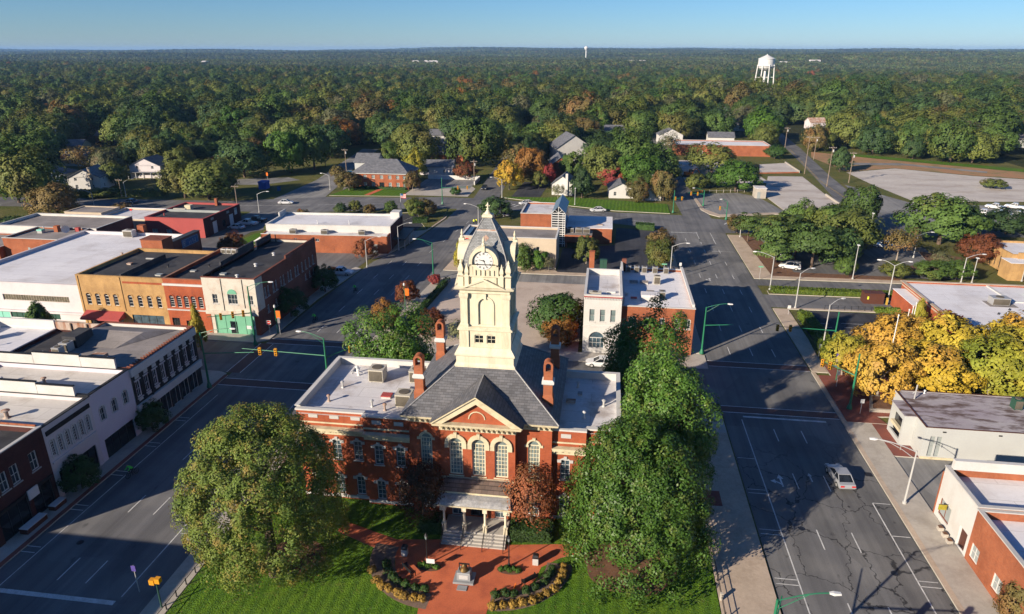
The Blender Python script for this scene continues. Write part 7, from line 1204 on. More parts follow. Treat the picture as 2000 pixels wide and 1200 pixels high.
ns = thing('notice_board', 'small white notice on a post beside the left plaza lamp', 'notice board', (-14.6, 50.0, .1)); MB().box(-.03, -.03, 0, .03, .03, .9).build('post', 'black_metal', ns); MB().box(-.4, -.06, .75, .4, -.031, 1.25).build('board', 'lamp_white', ns)
for x, y, w in ((-17.6, 51.6, 'left'), (-4.9, 52.1, 'right')):
    t = thing('litter_bin', f'stone litter bin with black lid on the {w} side of the brick plaza', 'litter bin', (x, y, .11)); MB().box(-.27, -.27, 0, .27, .27, .75).build('body', 'stone_trim', t); MB().rect(-.29, -.29, .29, .29, [(0, .752), (0, .9), (-.1, 1.1)]).build('lid', 'black_metal', t)
def bench(label, x, y, rot):
    t = thing('park_bench', label, 'bench', (x, y, .11), rot)
    for k in range(4): MB().box(-.8, -.25+.13*k, .42, .8, -.15+.13*k, .46).build('seat_slat', 'black_metal', t)
    for k in range(3): MB().box(-.8, .27, .52+.13*k, .8, .3, .61+.13*k).build('back_slat', 'black_metal', t)
    for s in (-.72, .72): MB().box(s-.03, -.25, 0, s+.03, -.19, .62).box(s-.03, .25, 0, s+.03, .31, .92).box(s-.03, -.19, .58, s+.03, .25, .63).build('bench_end', 'black_metal', t)
bench('dark slatted bench at the left curved flower bed', -16.5, 49.3, 2.4); bench('dark slatted bench at the right curved flower bed', -5.2, 49.6, 3.9)
tag(MB().lathe(0, 0, [(.16, 0), (.16, .04), (.08, .06), (.02, .5)], 8).build('traffic_cone', 'orange_banner', loc=(-6.4, 48.8, .112)), 'small orange cone beside the right plaza bench', 'cone')
# iron fence with stone posts along the tan pavement
fe = thing('iron_fence', 'black iron railing between the lawn and tan pavement', 'fence', (11.95, 36, .13))
for k in range(13): MB().box(-.12, -.12, 0, .12, .12, .75).build('post', 'concrete', fe, loc=(0, 2.3*k, 0)) if k % 2 == 0 else MB().box(-.04, -.04, 0, .04, .04, .8).build('post', 'black_metal', fe, loc=(0, 2.3*k, 0))
MB().tube([(0, 0, .65), (0, 27.6, .65)], .03).build('rail', 'black_metal', fe); MB().tube([(0, 0, .35), (0, 27.6, .35)], .025).build('rail', 'black_metal', fe)
fe2 = thing('iron_fence', 'low dark railing around the left lawn corner', 'fence', (-36.3, 36, .12)); [MB().box(-.04, -.04, 0, .04, .04, .7).build('post', 'black_metal', fe2, loc=(0, 1.5*k, 0)) for k in range(9)]; MB().tube([(0, 0, .6), (0, 12, .6)], .03).build('rail', 'black_metal', fe2)
cf = thing('chain_fence', 'low chain fence at the back of the empty car park', 'fence', (30.5, 238.5, 0)); [MB().box(-.06, -.06, 0, .06, .06, 1.1).build('post', 'concrete', cf, loc=(2.4*k, .55*k, 0)) for k in range(9)]; MB().tube([(0, 0, .8), (19.2, 4.4, .8)], .04).build('rail', 'metal_grey', cf)
wf = thing('low_wall', 'pale concrete kerb wall along the side road', 'wall', (73.2, 206, 0)); MB().box(0, 0, 0, .4, 34, .7).build('wall', 'concrete', wf); MB().box(2.6, 80, 0, 3, 104, .9).build('wall', 'concrete', wf)
fr = thing('rail_fence', 'thin black railing in front of the small car park', 'fence', (42, 127.2, .1)); [MB().box(-.03, -.03, 0, .03, .03, .9).build('post', 'black_metal', fr, loc=(1.2*k, .03*k, 0)) for k in range(13)]; MB().tube([(0, 0, .85), (14.4, .36, .85)], .025).build('rail', 'black_metal', fr)
# signs and banners
def sign(label, x, y, h, w, hh, m, rot=0., pole='galvanised', cat='sign', z=.1, name='sign_post'):
    t = thing(name, label, cat, (x, y, z), rot); MB().lathe(0, 0, [(.045, 0), (.045, h)], 6).build('post', pole, t); MB().box(-w/2, -.07, h-hh, w/2, -.046, h).build('plate', m, t); return t
for x, y, w in ((-36.4, 116.7, 'beside the gravel lot'), (-55.0, 102.4, 'beside the corner store')):
    t = thing('banner_pole', f'green pole with orange street banner {w}', 'banner', (x, y, .12)); MB().lathe(0, 0, [(.12, 0), (.07, .4), (.06, 4.6)], 8).build('pole', 'green_paint', t); MB().lathe(0, 0, [(.08, 4.6), (.2, 4.75), (.17, 5.05), (.03, 5.2)], 8).build('lamp', 'lamp_white', t); MB().box(.1, -.02, 2.7, .85, .02, 4.1).build('banner', 'orange_banner', t); MB().tube([(0, 0, 4.12), (.9, 0, 4.12)], .02).build('bracket', 'black_metal', t)
dn = sign('white and red no-entry sign beside the corner store', -56.0, 101.6, 2.6, .75, .75, 'lamp_white', .15); MB().tube([(0, -.078, 2.225), (0, -.085, 2.225)], .34, 18).build('disc', 'red_sign', dn); MB().box(-.25, -.095, 2.17, .25, -.0851, 2.28).build('bar', 'lamp_white', dn)
sign('pale sign plate seen on edge beside the orange banner', -54.3, 101.9, 3.1, .4, 1.0, 'stone_trim', .5); sign('white sign on the brick corner plaza pavement', 34.6, 94.4, 2.6, .45, .7, 'lamp_white'); sign('white pedestrian sign at the foot of the large green mast', 35.4, 86.6, 2.2, .5, .6, 'lamp_white'); sign('blue white sign on the pavement by the yellow green hedge', 34.8, 104.4, 2.4, .4, .8, 'blind_grey'); sign('square white sign at the drive by the hedge', 34.6, 123.6, 1.8, .55, .6, 'lamp_white')
sign('purple marked sign at the near left street corner', -40.0, 43.6, 3.0, .42, .6, 'purple_banner'); sign('white parking sign on the left street pavement', -37.9, 48.6, 2.3, .35, .5, 'blind_grey'); sign('green street name sign by the car park lamp', 68.3, 178.5, 3.0, 1.1, .3, 'green_front'); sign('green street name sign behind the broad brick shop', 13.2, 142.6, 3.2, 1.1, .3, 'green_front'); sign('white sign behind the broad brick shop roof', 16.6, 143, 3.4, .5, .7, 'lamp_white'); sign('green street name sign at the hedge lamp', 33.4, 144.2, 3.0, 1.0, .3, 'green_front'); sign('red stop sign at the garage drive', -88.6, 187, 2.2, .6, .6, 'red_sign'); sign('tall red sign beside the painted garage', -121, 158.5, 7.5, .6, .5, 'red_sign', name='sign_pole'); sign('orange construction sign by the pale empty lot', 31.5, 232, 2.2, .9, .9, 'orange_banner'); sign('orange sign at the pale road on the left', -126.5, 243, 2.6, .7, 1.2, 'orange_banner')
fb = thing('banner_pole', 'narrow purple banner hanging on the brick plaza pole', 'banner', (35.2, 96.6, .12)); MB().lathe(0, 0, [(.07, 0), (.05, 4.6)], 8).build('pole', 'green_paint', fb); MB().box(-.5, -.02, 2.2, -.06, .02, 4.4).build('banner', 'purple_banner', fb)
tw = thing('pedestrian_signal', 'yellow pedestrian signal on a dark post at the near left corner', 'pedestrian signal', (-36.9, 42.2, .12)); MB().lathe(0, 0, [(.07, 0), (.06, 3.0)], 8).build('post', 'dark_green', tw); MB().box(-.55, -.2, 2.55, -.08, .2, 3.05).build('signal_head', 'signal_yellow', tw); MB().box(.0, -.2, 2.75, .45, .2, 3.25).build('signal_head', 'signal_yellow', tw)
fp = thing('flagpole', 'flagpole with a striped flag at the store verge', 'flagpole', (-61, 197.2, 0)); MB().lathe(0, 0, [(.08, 0), (.04, 5.6)], 8).build('pole', 'lamp_white', fp)
fl_ = MB(); [fl_.face([(.06, 0, 4.2+.19*k), (.9, .15, 4.1+.19*k), (1.7, .0, 4.15+.19*k), (1.7, .0, 4.34+.19*k), (.9, .15, 4.29+.19*k), (.06, 0, 4.39+.19*k)], k % 2) for k in range(7)]; fl_.build('flag', ['red_sign', 'lamp_white'], fp); MB().box(.05, -.03, 4.95, .75, -.01, 5.52).build('flag_canton', 'blue_sign', fp)
for i, (x, y, h) in enumerate(((43.2, 99.4, 9.6), (46.9, 104.8, 8.6), (48.6, 107.5, 8.2), (50, 109.8, 8.0))): tag(MB().lathe(0, 0, [(.11, 0), (.06, h), (.12, h+.02), (.12, h+.16), (.02, h+.22)], 8).build('flagpole', 'lamp_white', loc=(x, y, .1)), ('tallest and nearest', 'second', 'third', 'last')[i]+' white flagpole rising out of the golden trees', 'flagpole', 'flagpoles in the golden trees')
# planters, seats and raised beds at the brick corner
pb = thing('raised_planter', 'low stone-edged planter under the amber tree', 'planter', (36.8, 87.2, .13)); MB().prism([(0, 0), (5.2, 0), (5.2, 4.2), (1.4, 4.2)], 0, .45).build('kerb', 'concrete', pb); MB().prism([(.5, .3), (4.9, .3), (4.9, 3.9), (1.6, 3.9)], .452, .5).build('soil', 'mulch', pb)
ps = thing('street_planter', 'dark planter with white edging in front of the dark brick shop', 'planter', (-57.0, 49.2, .13)); MB().box(0, 0, 0, .9, 2.6, .55).build('box', 'brown_metal', ps); MB().box(-.0, 0, .552, .95, 2.65, .62).build('rim', 'lamp_white', ps)
ps = thing('street_planter', 'dark planter with white edging at the corner of the pinkish shop', 'planter', (-57.0, 53.0, .13)); MB().box(0, 0, 0, .8, 1.6, .5).build('box', 'brown_metal', ps); MB().box(0, 0, .502, .85, 1.65, .57).build('rim', 'lamp_white', ps)
for i, y in enumerate((60.6, 61.6, 62.6)): ps = thing('street_planter', ('first', 'second', 'third')[i]+' small pale planter from the shop door on the right pavement', 'planter', (35.5, y, .13)); MB().box(-.25, -.25, 0, .25, .25, .35).build('box', 'concrete', ps); MB().box(-.2, -.2, .352, .2, .2, .4).build('soil', 'mulch', ps)
ws = [thing('wheel_stop', f'yellowish concrete wheel stop on the gravel lot, {w} of the row', 'wheel stop', (x, 118.6, .02), 0, 'wheel stops on the gravel lot') for x, w in ((-24.5, 'left'), (-21.8, 'middle'), (-19.1, 'right'))]
for o in ws: MB().yprism([(-1.1, 0), (1.1, 0), (1.0, .16), (-1.0, .16)], -.12, .12).build('block', 'cream_trim', o)
bs = thing('blue_skip', 'bright blue skip with open lid beside the main road', 'skip', (-119.5, 226.4, 0)); MB().prism([(-1.3, -1.6), (1.3, -1.6), (1.3, 1.6), (-1.3, 1.6)], 0, 2.2).build('body', 'blue_tarp', bs); MB().box(-1.4, -1.7, 2.202, 1.4, 1.7, 2.7).build('lid', 'blue_tarp', bs)
tag(MB().box(-.45, -.45, 0, .45, .45, 1.3).box(-.5, -.5, 1.302, .5, .5, 1.4).build('post_box', 'blue_sign', loc=(-112.6, 223.4, 0)), 'small blue grey box right of the bright blue skip', 'box')
ex = thing('excavator', 'red digging machine parked on the pale empty lot', 'excavator', (31.4, 271, 0), .3); MB().box(-2, -1.2, 0, 2, -.6, .8).box(-2, .6, 0, 2, 1.2, .8).build('tracks', 'rubber', ex); MB().box(-1.6, -1, .85, 1.4, 1, 1.9).build('body', 'orange_banner', ex); MB().box(.2, -.9, 1.902, 1.3, .3, 2.9).build('cab', 'glass_dark', ex); MB().tube([(1.4, .4, 1.6), (3.2, .4, 3.2), (4.6, .4, 1.4)], .2, 6).build('boom', 'orange_banner', ex); MB().box(4.2, 0, .7, 5, .8, 1.4).build('bucket', 'rubber', ex)
for i, (x, y, w) in enumerate(((24.6, 92.5, 'in the middle of the right junction'), (21.6, 61, 'in the left lane of the right street'), (28.6, 55.5, 'in the right lane of the right street'), (-46.8, 92, 'in the middle of the left junction'), (-44, 70, 'in the shaded left street'), (-50.2, 49, 'in the near part of the left street'), (-14, 92.6, 'in the cross street behind the courthouse'), (26.4, 118, 'in the right street beside the hedge'))): tag(MB().lathe(0, 0, [(.34, 0), (.34, .006), (.3, .008)], 14).build('manhole_cover', 'black_metal', loc=(x, y, .012)), 'round dark manhole cover '+w, 'manhole cover', 'manhole covers in the streets')
dr = tag(MB().box(0, 0, 0, .8, .8, .01).build('storm_drain', 'black_metal', loc=(31.3, 71.6, .02)), 'dark storm drain grate at the right kerb', 'drain')

# ================================================================ VEHICLES
def car_meshes(kind, paint):
    L_, W_, = {'sedan': (4.7, 1.8), 'suv': (4.7, 1.9), 'pickup': (5.6, 1.95), 'van': (5.2, 1.95)}[kind]; h = W_/2
    prof = {'sedan': [(-2.35, .45, .62), (-2.2, .3, .85), (-1.4, .25, .95), (1.0, .25, .92), (2.0, .28, .78), (2.35, .4, .55)], 'suv': [(-2.35, .45, .8), (-2.25, .35, 1.0), (-1.4, .3, 1.05), (1.1, .3, 1.02), (2.1, .32, .92), (2.35, .42, .65)],
            'pickup': [(-2.8, .5, .95), (-2.7, .4, 1.05), (-.9, .35, 1.05), (1.2, .35, 1.08), (2.5, .38, 1.0), (2.8, .5, .7)], 'van': [(-2.6, .45, .9), (-2.5, .35, 1.0), (0, .3, 1.05), (1.4, .3, 1.05), (2.4, .35, .9), (2.6, .45, .65)]}[kind]
    body = MB(); body.rings([[(-h*w, y, z0), (h*w, y, z0), (h, y, (z0+z1)/2), (h*.94, y, z1), (-h*.94, y, z1), (-h, y, (z0+z1)/2)] for (y, z0, z1), w in zip(prof, (.8, .9, .95, .95, .9, .78))])
    cab = {'sedan': [(-1.75, .9), (-1.0, 1.42), (.25, 1.42), (1.15, .9)], 'suv': [(-2.2, 1.0), (-1.95, 1.68), (.35, 1.68), (1.2, 1.0)], 'pickup': [(-.75, 1.05), (-.55, 1.72), (.6, 1.72), (1.35, 1.05)], 'van': [(-2.5, 1.0), (-2.3, 1.85), (.7, 1.85), (1.6, 1.02)]}[kind]
    def R_(y, z, w): return [(-h*w, y, z), (h*w, y, z)]
    gl = MB(); (y0, z0), (y1, z1), (y2, z2), (y3, z3) = cab; a, b = .9, .74
    gl.rings([[(-h*a, y0, z0), (h*a, y0, z0), (h*a, y3, z3), (-h*a, y3, z3)], [(-h*b, y1, z1), (h*b, y1, z1), (h*b, y2, z2), (-h*b, y2, z2)]])
    body.box(-h*b-.03, y1-.06, z1+.002, h*b+.03, y2+.08, z1+.06)
    for s in (-1, 1):
        for (ya, za), (yb, zb) in (((y0, z0), (y1, z1)), ((y3, z3), (y2, z2))): body.tube([(s*h*a, ya, za), (s*h*b, yb, zb)], .05, 5)
        body.tube([(s*h*a, (y0+y3)/2-.1, z0), (s*h*b, (y1+y2)/2-.1, z1)], .045, 5)
    wh = MB(); wh.tube([(-.11, 0, 0), (.11, 0, 0)], .34, 14); rim = MB(); rim.tube([(-.12, 0, 0), (.12, 0, 0)], .2, 10)
    hl = MB(); hl.box(-.2, -.03, -.08, .2, .03, .08)
    return L_, W_, prof, body.mesh('body', [paint]), gl.mesh('windows', ['glass_dark']), wh.mesh('wheel', ['rubber']), rim.mesh('rim', ['galvanised']), hl.mesh('headlight', ['lamp_white']), hl.mesh('taillight', ['red_sign'])
def car(kind, paint, label, x, y, rot, name=None, group=None, z=.02):
    L_, W_, prof, b, g, w, r, hl, tl = cached(('car', kind, paint), lambda: car_meshes(kind, paint)); t = thing(name or {'sedan': 'parked_car', 'suv': 'parked_car', 'pickup': 'pickup_truck', 'van': 'van'}[kind], label, {'pickup': 'pickup truck', 'van': 'van'}.get(kind, 'car'), (x, y, z), rot, group)
    put('body', b, t); put('windows', g, t)
    for sx in (-1, 1):
        for sy in (-1, 1): o = put('wheel', w, t, (sx*(W_/2-.1), sy*L_*.3, .34)); put('rim', r, o)
        put('headlight', hl, t, (sx*W_*.34, prof[-1][0]-.06, prof[-1][2]+.05)); put('taillight', tl, t, (sx*W_*.34, prof[0][0]+.02, prof[0][2]+.08))
    return t
car('sedan', 'car_silver', 'silver car driving away on the right street', 28.0, 70.4, 0.08, 'moving_car')
car('pickup', 'car_white', 'white work truck turning out beside the brown brick wall', -56.4, 135.4, -PI/2, 'work_truck'); hatch_ = MB().box(-.8, -2.6, 1.06, .8, -1.2, 1.5).build('cargo', 'orange_banner', bpy.data.objects['work_truck'])
for a in (('sedan', 'car_white', 'white car on the main road by the store corner', -100.5, 203, -PI/2+.2), ('sedan', 'car_white', 'white car on the main road in front of the banked lawn', -2, 205.4, PI/2+.3), ('sedan', 'car_white', 'white car on the main road at the banked lawn corner', -24.6, 212.4, PI/2+.5), ('sedan', 'car_blue', 'dark blue car on the main road at the left', -150, 197, PI/2), ('sedan', 'car_dark', 'dark car coming out of the side street', -42.2, 235.6, PI+.05),
          ('sedan', 'car_white', 'white car parked nearest the red painted garage door', -99.6, 170.5, PI/2-.1), ('pickup', 'car_white', 'white truck parked at the red painted garage', -98.6, 175, PI/2-.1), ('pickup', 'car_dark', 'black truck parked beside the white truck at the garage', -98, 179, PI/2-.1),
          ('pickup', 'car_white', 'white pickup at the back of the right hand car park, left one', 119.4, 226, .9), ('pickup', 'car_white', 'white pickup at the back of the right hand car park, right one', 125.4, 227, .9), ('pickup', 'car_white', 'white pickup in the front row of the right hand car park, left one', 111.6, 216.5, .9), ('pickup', 'car_white', 'white pickup in the front row of the right hand car park, middle one', 115.9, 215.6, .9), ('pickup', 'car_white', 'white pickup in the front row of the right hand car park, right one', 120.4, 215.2, .9),
          ('pickup', 'car_white', 'white truck parked alone at the side road corner', 98.4, 228, .2), ('pickup', 'car_white', 'white pickup parked by the plain lamp post, rear one', 67.8, 178, 1.2), ('pickup', 'car_white', 'white pickup parked by the plain lamp post, front one', 69.2, 174.4, 1.2), ('suv', 'car_white', 'white car parked under the pines by the pavement', 42.4, 163, 1.2), ('suv', 'car_white', 'white car parked under the pines by the mulch bed', 41.8, 153.4, 1.2), ('sedan', 'car_white', 'white car half hidden in the middle of the car park pines', 50.5, 166.6, .9), ('sedan', 'car_white', 'white car parked beside the magnolia behind the courthouse', .6, 97, PI/2),
          ('sedan', 'car_teal', 'teal car parked at the left edge below the brick block', -127, 131, .4), ('sedan', 'car_teal', 'teal car parked nearest the left picture edge', -129, 127.4, .4), ('sedan', 'car_white', 'white car in the lane left of the hip-roofed brick office', -96, 250, .1), ('sedan', 'car_blue', 'blue car in the shade below the white clapboard house', -181, 210.5, PI/2), ('sedan', 'car_white', 'white car behind the banner hedge by the cream tower', -29.4, 196, .5), ('suv', 'car_teal', 'teal car by the bronze tree in the parking lot', -99, 256, .8)): car(*a)
# people: cyclists in bright vests, two walkers
def skin_mesh(name, pts, edges, rad, mats):
    me = bpy.data.meshes.new(name); me.from_pydata(pts, edges, []); o = bpy.data.objects.new(name, me); COL.objects.link(o); md = o.modifiers.new('s', 'SKIN'); o.modifiers.new('u', 'SUBSURF').levels = 1
    for v, r_ in zip(me.skin_vertices[0].data, rad): v.radius = (r_, r_)
    me.skin_vertices[0].data[0].use_root = True
    dg = bpy.context.evaluated_depsgraph_get(); out = bpy.data.meshes.new_from_object(o.evaluated_get(dg)); bpy.data.objects.remove(o); out.materials.clear(); [out.materials.append(MATS[m]) for m in mats]; out.name = name; return out
def colour_by(me, fn):
    for p in me.polygons: p.material_index = fn(p.center)
def person_mesh(pose, top, legs='dark_cloth'):
    if pose == 'ride':
        P = [(0, -.1, .95), (0, .12, 1.2), (0, .3, 1.42), (0, .36, 1.52), (0, .42, 1.66), (.19, .26, 1.4), (.24, .42, 1.14), (.22, .68, 1.08), (-.19, .26, 1.4), (-.24, .42, 1.14), (-.22, .68, 1.08), (.1, -.1, .92), (.13, .28, .82), (.12, .14, .42), (.12, .3, .36), (-.1, -.1, .92), (-.13, .22, .66), (-.12, .02, .25), (-.12, .18, .18)]
    else:
        P = [(0, 0, .95), (0, 0, 1.2), (0, 0, 1.42), (0, 0, 1.52), (0, .02, 1.66), (.2, 0, 1.4), (.25, .02, 1.13), (.24, .1, .88), (-.2, 0, 1.4), (-.25, -.02, 1.13), (-.24, .06, .88), (.1, 0, .9), (.11, .08, .5), (.11, .05, .09), (.11, .2, .05), (-.1, 0, .9), (-.11, -.05, .5), (-.11, -.12, .09), (-.11, .03, .05)]
    E_ = [(0, 1), (1, 2), (2, 3), (3, 4), (2, 5), (5, 6), (6, 7), (2, 8), (8, 9), (9, 10), (0, 11), (11, 12), (12, 13), (13, 14), (0, 15), (15, 16), (16, 17), (17, 18)]
    Rr = [.15, .16, .16, .06, .11, .08, .055, .04, .08, .055, .04, .1, .075, .05, .045, .1, .075, .05, .045]
    me = skin_mesh('person', P, E_, Rr, [top, legs, 'skin'])
    zh = 1.53 if pose != 'ride' else 1.56
    colour_by(me, lambda c: 2 if c.z > zh else (1 if c.z < .98 else 0)); me.shade_smooth(); return me
def bike_meshes():
    fr_ = MB()
    for a, b in (((0, -.52, .34), (0, -.02, .3)), ((0, -.02, .3), (0, .48, .82)), ((0, -.02, .3), (0, -.18, .88)), ((0, -.15, .8), (0, .46, .84)), ((0, -.52, .34), (0, -.15, .8)), ((0, .58, .34), (0, .46, .98))): fr_.tube([a, b], .025, 6)
    fr_.tube([(-.24, .62, 1.02), (0, .48, 1.0), (.24, .62, 1.02)], .018, 6); fr_.box(-.07, -.3, .88, .07, -.06, .93); wl_ = MB(); n = 18
    wl_.rings([[(-.02, r_*math.cos(2*PI*k/n), r_*math.sin(2*PI*k/n)) for k in range(n)] for r_ in (.30, .345)]+[[(.02, r_*math.cos(2*PI*k/n), r_*math.sin(2*PI*k/n)) for k in range(n)] for r_ in (.345, .30)], True, False, False)
    for k in range(6): a = PI*k/6; wl_.tube([(0, .3*math.cos(a), .3*math.sin(a)), (0, -.3*math.cos(a), -.3*math.sin(a))], .006, 3)
    return fr_.mesh('frame', ['black_metal']), wl_.mesh('wheel', ['rubber'])
pr_ = person_mesh('ride', 'hivis'); bf, bw = bike_meshes()
for x, y, rot, w in ((-52.4, 60.2, 2.9, 'near the pinkish shop'), (-50.8, 108.6, 3.0, 'beside the corner store'), (-49.2, 125, 3.0, 'beside the white work truck')):
    b_ = thing('bicycle', f'bicycle ridden by the green-vested rider {w}', 'bicycle', (x, y, .02), rot); put('frame', bf, b_); put('wheel', bw, b_, (0, -.52, .345)); put('wheel', bw, b_, (0, .58, .345))
    o = put('person', pr_, None, (x, y, .04), rot); tag(o, f'person in a bright green jacket riding a bicycle {w}', 'person')
pw = person_mesh('walk', 'hivis_yellow')
for x, y, rot, w in ((-36.0, 183.4, 2.6, 'left'), (-35.4, 183.9, 2.9, 'right')): o = put('person', pw, None, (x, y, .13), rot); tag(o, f'person in a yellow top standing at the kerb, {w} of the two', 'person')
# ================================================================ WATER TOWERS
wt = thing('water_tower', 'white legged water tower with conical roof rising over the woods', 'water tower', (140.5, 690, 0))
MB().lathe(0, 0, [(.3, 42.0), (.5, 41.4), (7.5, 38.2), (7.6, 37.9)][::-1], 28).build('roof', 'lamp_white', wt); MB().lathe(0, 0, [(1.2, 27.6), (4.8, 28.8), (6.6, 30.2), (7.2, 31.8), (7.2, 37.89)], 28).build('tank', 'lamp_white', wt, smooth=False); MB().lathe(0, 0, [(8.0, 31.6), (8.0, 31.9), (7.1, 31.9)], 28).build('balcony', 'lamp_white', wt); MB().lathe(0, 0, [(1.3, 0), (1.3, 29.2)], 14).build('riser', 'lamp_white', wt)
for k in range(8): a = 2*PI*k/8+.2; MB().tube([(10.2*math.cos(a), 10.2*math.sin(a), 0), (7.6*math.cos(a), 7.6*math.sin(a), 33)], .45, 8).build('leg', 'lamp_white', wt)
for z, r_ in ((12, 9.0), (22, 8.0)):
    bm2 = MB(); [bm2.tube([(r_*math.cos(2*PI*k/8+.2), r_*math.sin(2*PI*k/8+.2), z), (r_*math.cos(2*PI*(k+1)/8+.2), r_*math.sin(2*PI*(k+1)/8+.2), z)], .18, 5) for k in range(8)]; bm2.build('brace_ring', 'lamp_white', wt)
wt2 = thing('water_tower', 'tiny white mushroom shaped water tower standing on the horizon', 'water tower', (-106, 3000, -2.5)); MB().lathe(0, 0, [(3.5, 0), (2.2, 8), (2.2, 44), (5.5, 48), (8.2, 53), (8.2, 56), (6, 59.5), (.5, 61)], 20).build('tank', 'lamp_white', wt2)
# ================================================================ WOODS
FRONT = [(-700, 150), (-330, 182), (-200, 210), (-150, 226), (-120, 262), (-100, 272), (-62, 258), (-30, 256), (16, 238), (20, 238), (20.5, 356), (78, 356), (79, 350), (110, 350), (125, 342), (150, 318), (180, 304), (260, 290), (700, 120)]
HOUSES = [(o.location.x, o.location.y) for o in list(COL.objects) if o.get('category') == 'house']
def allowed(x, y):
    if y < np.interp(x, [p[0] for p in FRONT], [p[1] for p in FRONT]): return False
    if y < 440 and (abs(x+43.5+(y-330)*.03) < 6.5 or 17.5 < x < 34 or (y < 432 and abs(x-(80+(y-280)*.13)) < 9)): return False
    if y < 335 and abs(x+108+(y-245)*.09) < 8: return False
    for hx, hy in HOUSES:
        dx, dy = x-hx, y-hy; f = math.hypot(hx, hy)
        if abs(dx-dy*hx/hy) < 9.5 and -8-f*.13 < dy < 13: return False
    if math.sin(x*.031+y*.012+1.7)*math.sin(y*.027-x*.008)+.6*math.sin(x*.011)*math.sin(y*.013+2) > (.92 if y < 700 else 1.15): return False
    return (x-140.5)**2+(y-690)**2 > 160
g = np.random.default_rng(5); cand = []
A0, A1 = R(-47), R(31.5)
yy = 150.
while yy < 1650:
    st = 12.2 if yy < 700 else 13.5
    for xx in np.arange(yy*math.tan(A0)*1.0-20, yy*math.tan(A1)+20, st):
        x, y = xx+g.normal()*st*.3, yy+g.normal()*st*.3
        if allowed(x, y): cand.append((x, y))
    yy += st
cand.sort(key=lambda p: math.hypot(*p))
LAND = [(-179, 214, 'the white clapboard house'), (-174, 240, 'the pale house with the long porch'), (-155, 258, 'the small red brick house'), (-205, 226, 'the blue grey low house'), (-222, 262, 'the white cottage on the left'), (-251, 295, 'the blue roofed house'), (-124, 258, 'the bright green tall tree'), (-93, 258, 'the hip-roofed brick office'), (-66, 262, 'the low grey-roofed house'), (-54, 282, 'the tall round crowned tree'), (-14, 296, 'the large hip-gabled house'), (2, 247, 'the crimson pink tree'), (32, 366, 'the white gabled house'), (58, 372, 'the long brick store'), (90, 324, 'the side road poles'), (120, 340, 'the clay field'), (165, 300, 'the green grass strip'), (205, 380, 'the grey metal roofed barn'), (-300, 240, 'the left picture edge')]
TONES = [('leaf_green', 'mid green', .34), ('leaf_olive', 'olive', .28), ('leaf_dark', 'dark green', .24), ('leaf_brown', 'bronze', .03), ('leaf_orange', 'orange tinged', .004), ('leaf_grey', 'grey green', .06), ('leaf_bright', 'bright green', .02), ('leaf_rust', 'rusty', .002)]
tw_ = np.array([t[2] for t in TONES]); tw_ /= tw_.sum(); NEAR = 215
for x, y in cand[:NEAR]:
    ti = int(g.choice(len(TONES), p=tw_)); R_ = 3.6+5.4*g.random()**1.3; H_ = R_*(1.2+.55*g.random())+2.2
    size = 'tall' if H_ > 12.5 else ('small' if H_ < 9.5 else 'medium'); sh_ = 'broad' if R_ > 6.6 else ('slim' if R_ < 4.8 else 'rounded')
    lm = min(LAND, key=lambda l: (l[0]-x)**2+(l[1]-y)**2); pos = 'left of' if x < lm[0]-12 else ('right of' if x > lm[0]+12 else ('behind' if y > lm[1]+4 else 'close to'))
    t = plant_tree('woodland_tree', f'{size} {sh_} {TONES[ti][1]} tree in woods {pos} {lm[2]}', 'tree', x, y, PC[int(g.integers(6))], TK[int(g.integers(3))], R_, H_, TONES[ti][0], g.random()*6.28, 'trees at the near edge of the woods')
alike = {}
for o in COL.objects:
    if o.name.startswith('woodland_tree'): alike.setdefault(o['label'], []).append(o)
for lb, os_ in alike.items():
    if len(os_) > 1:
        os_.sort(key=lambda o: o.location.y)
        for o, w in zip(os_, ('nearer', 'farther') if len(os_) == 2 else ('nearest', 'second', 'third', 'fourth', 'fifth', 'sixth', 'seventh')): o['label'] = w+' '+lb
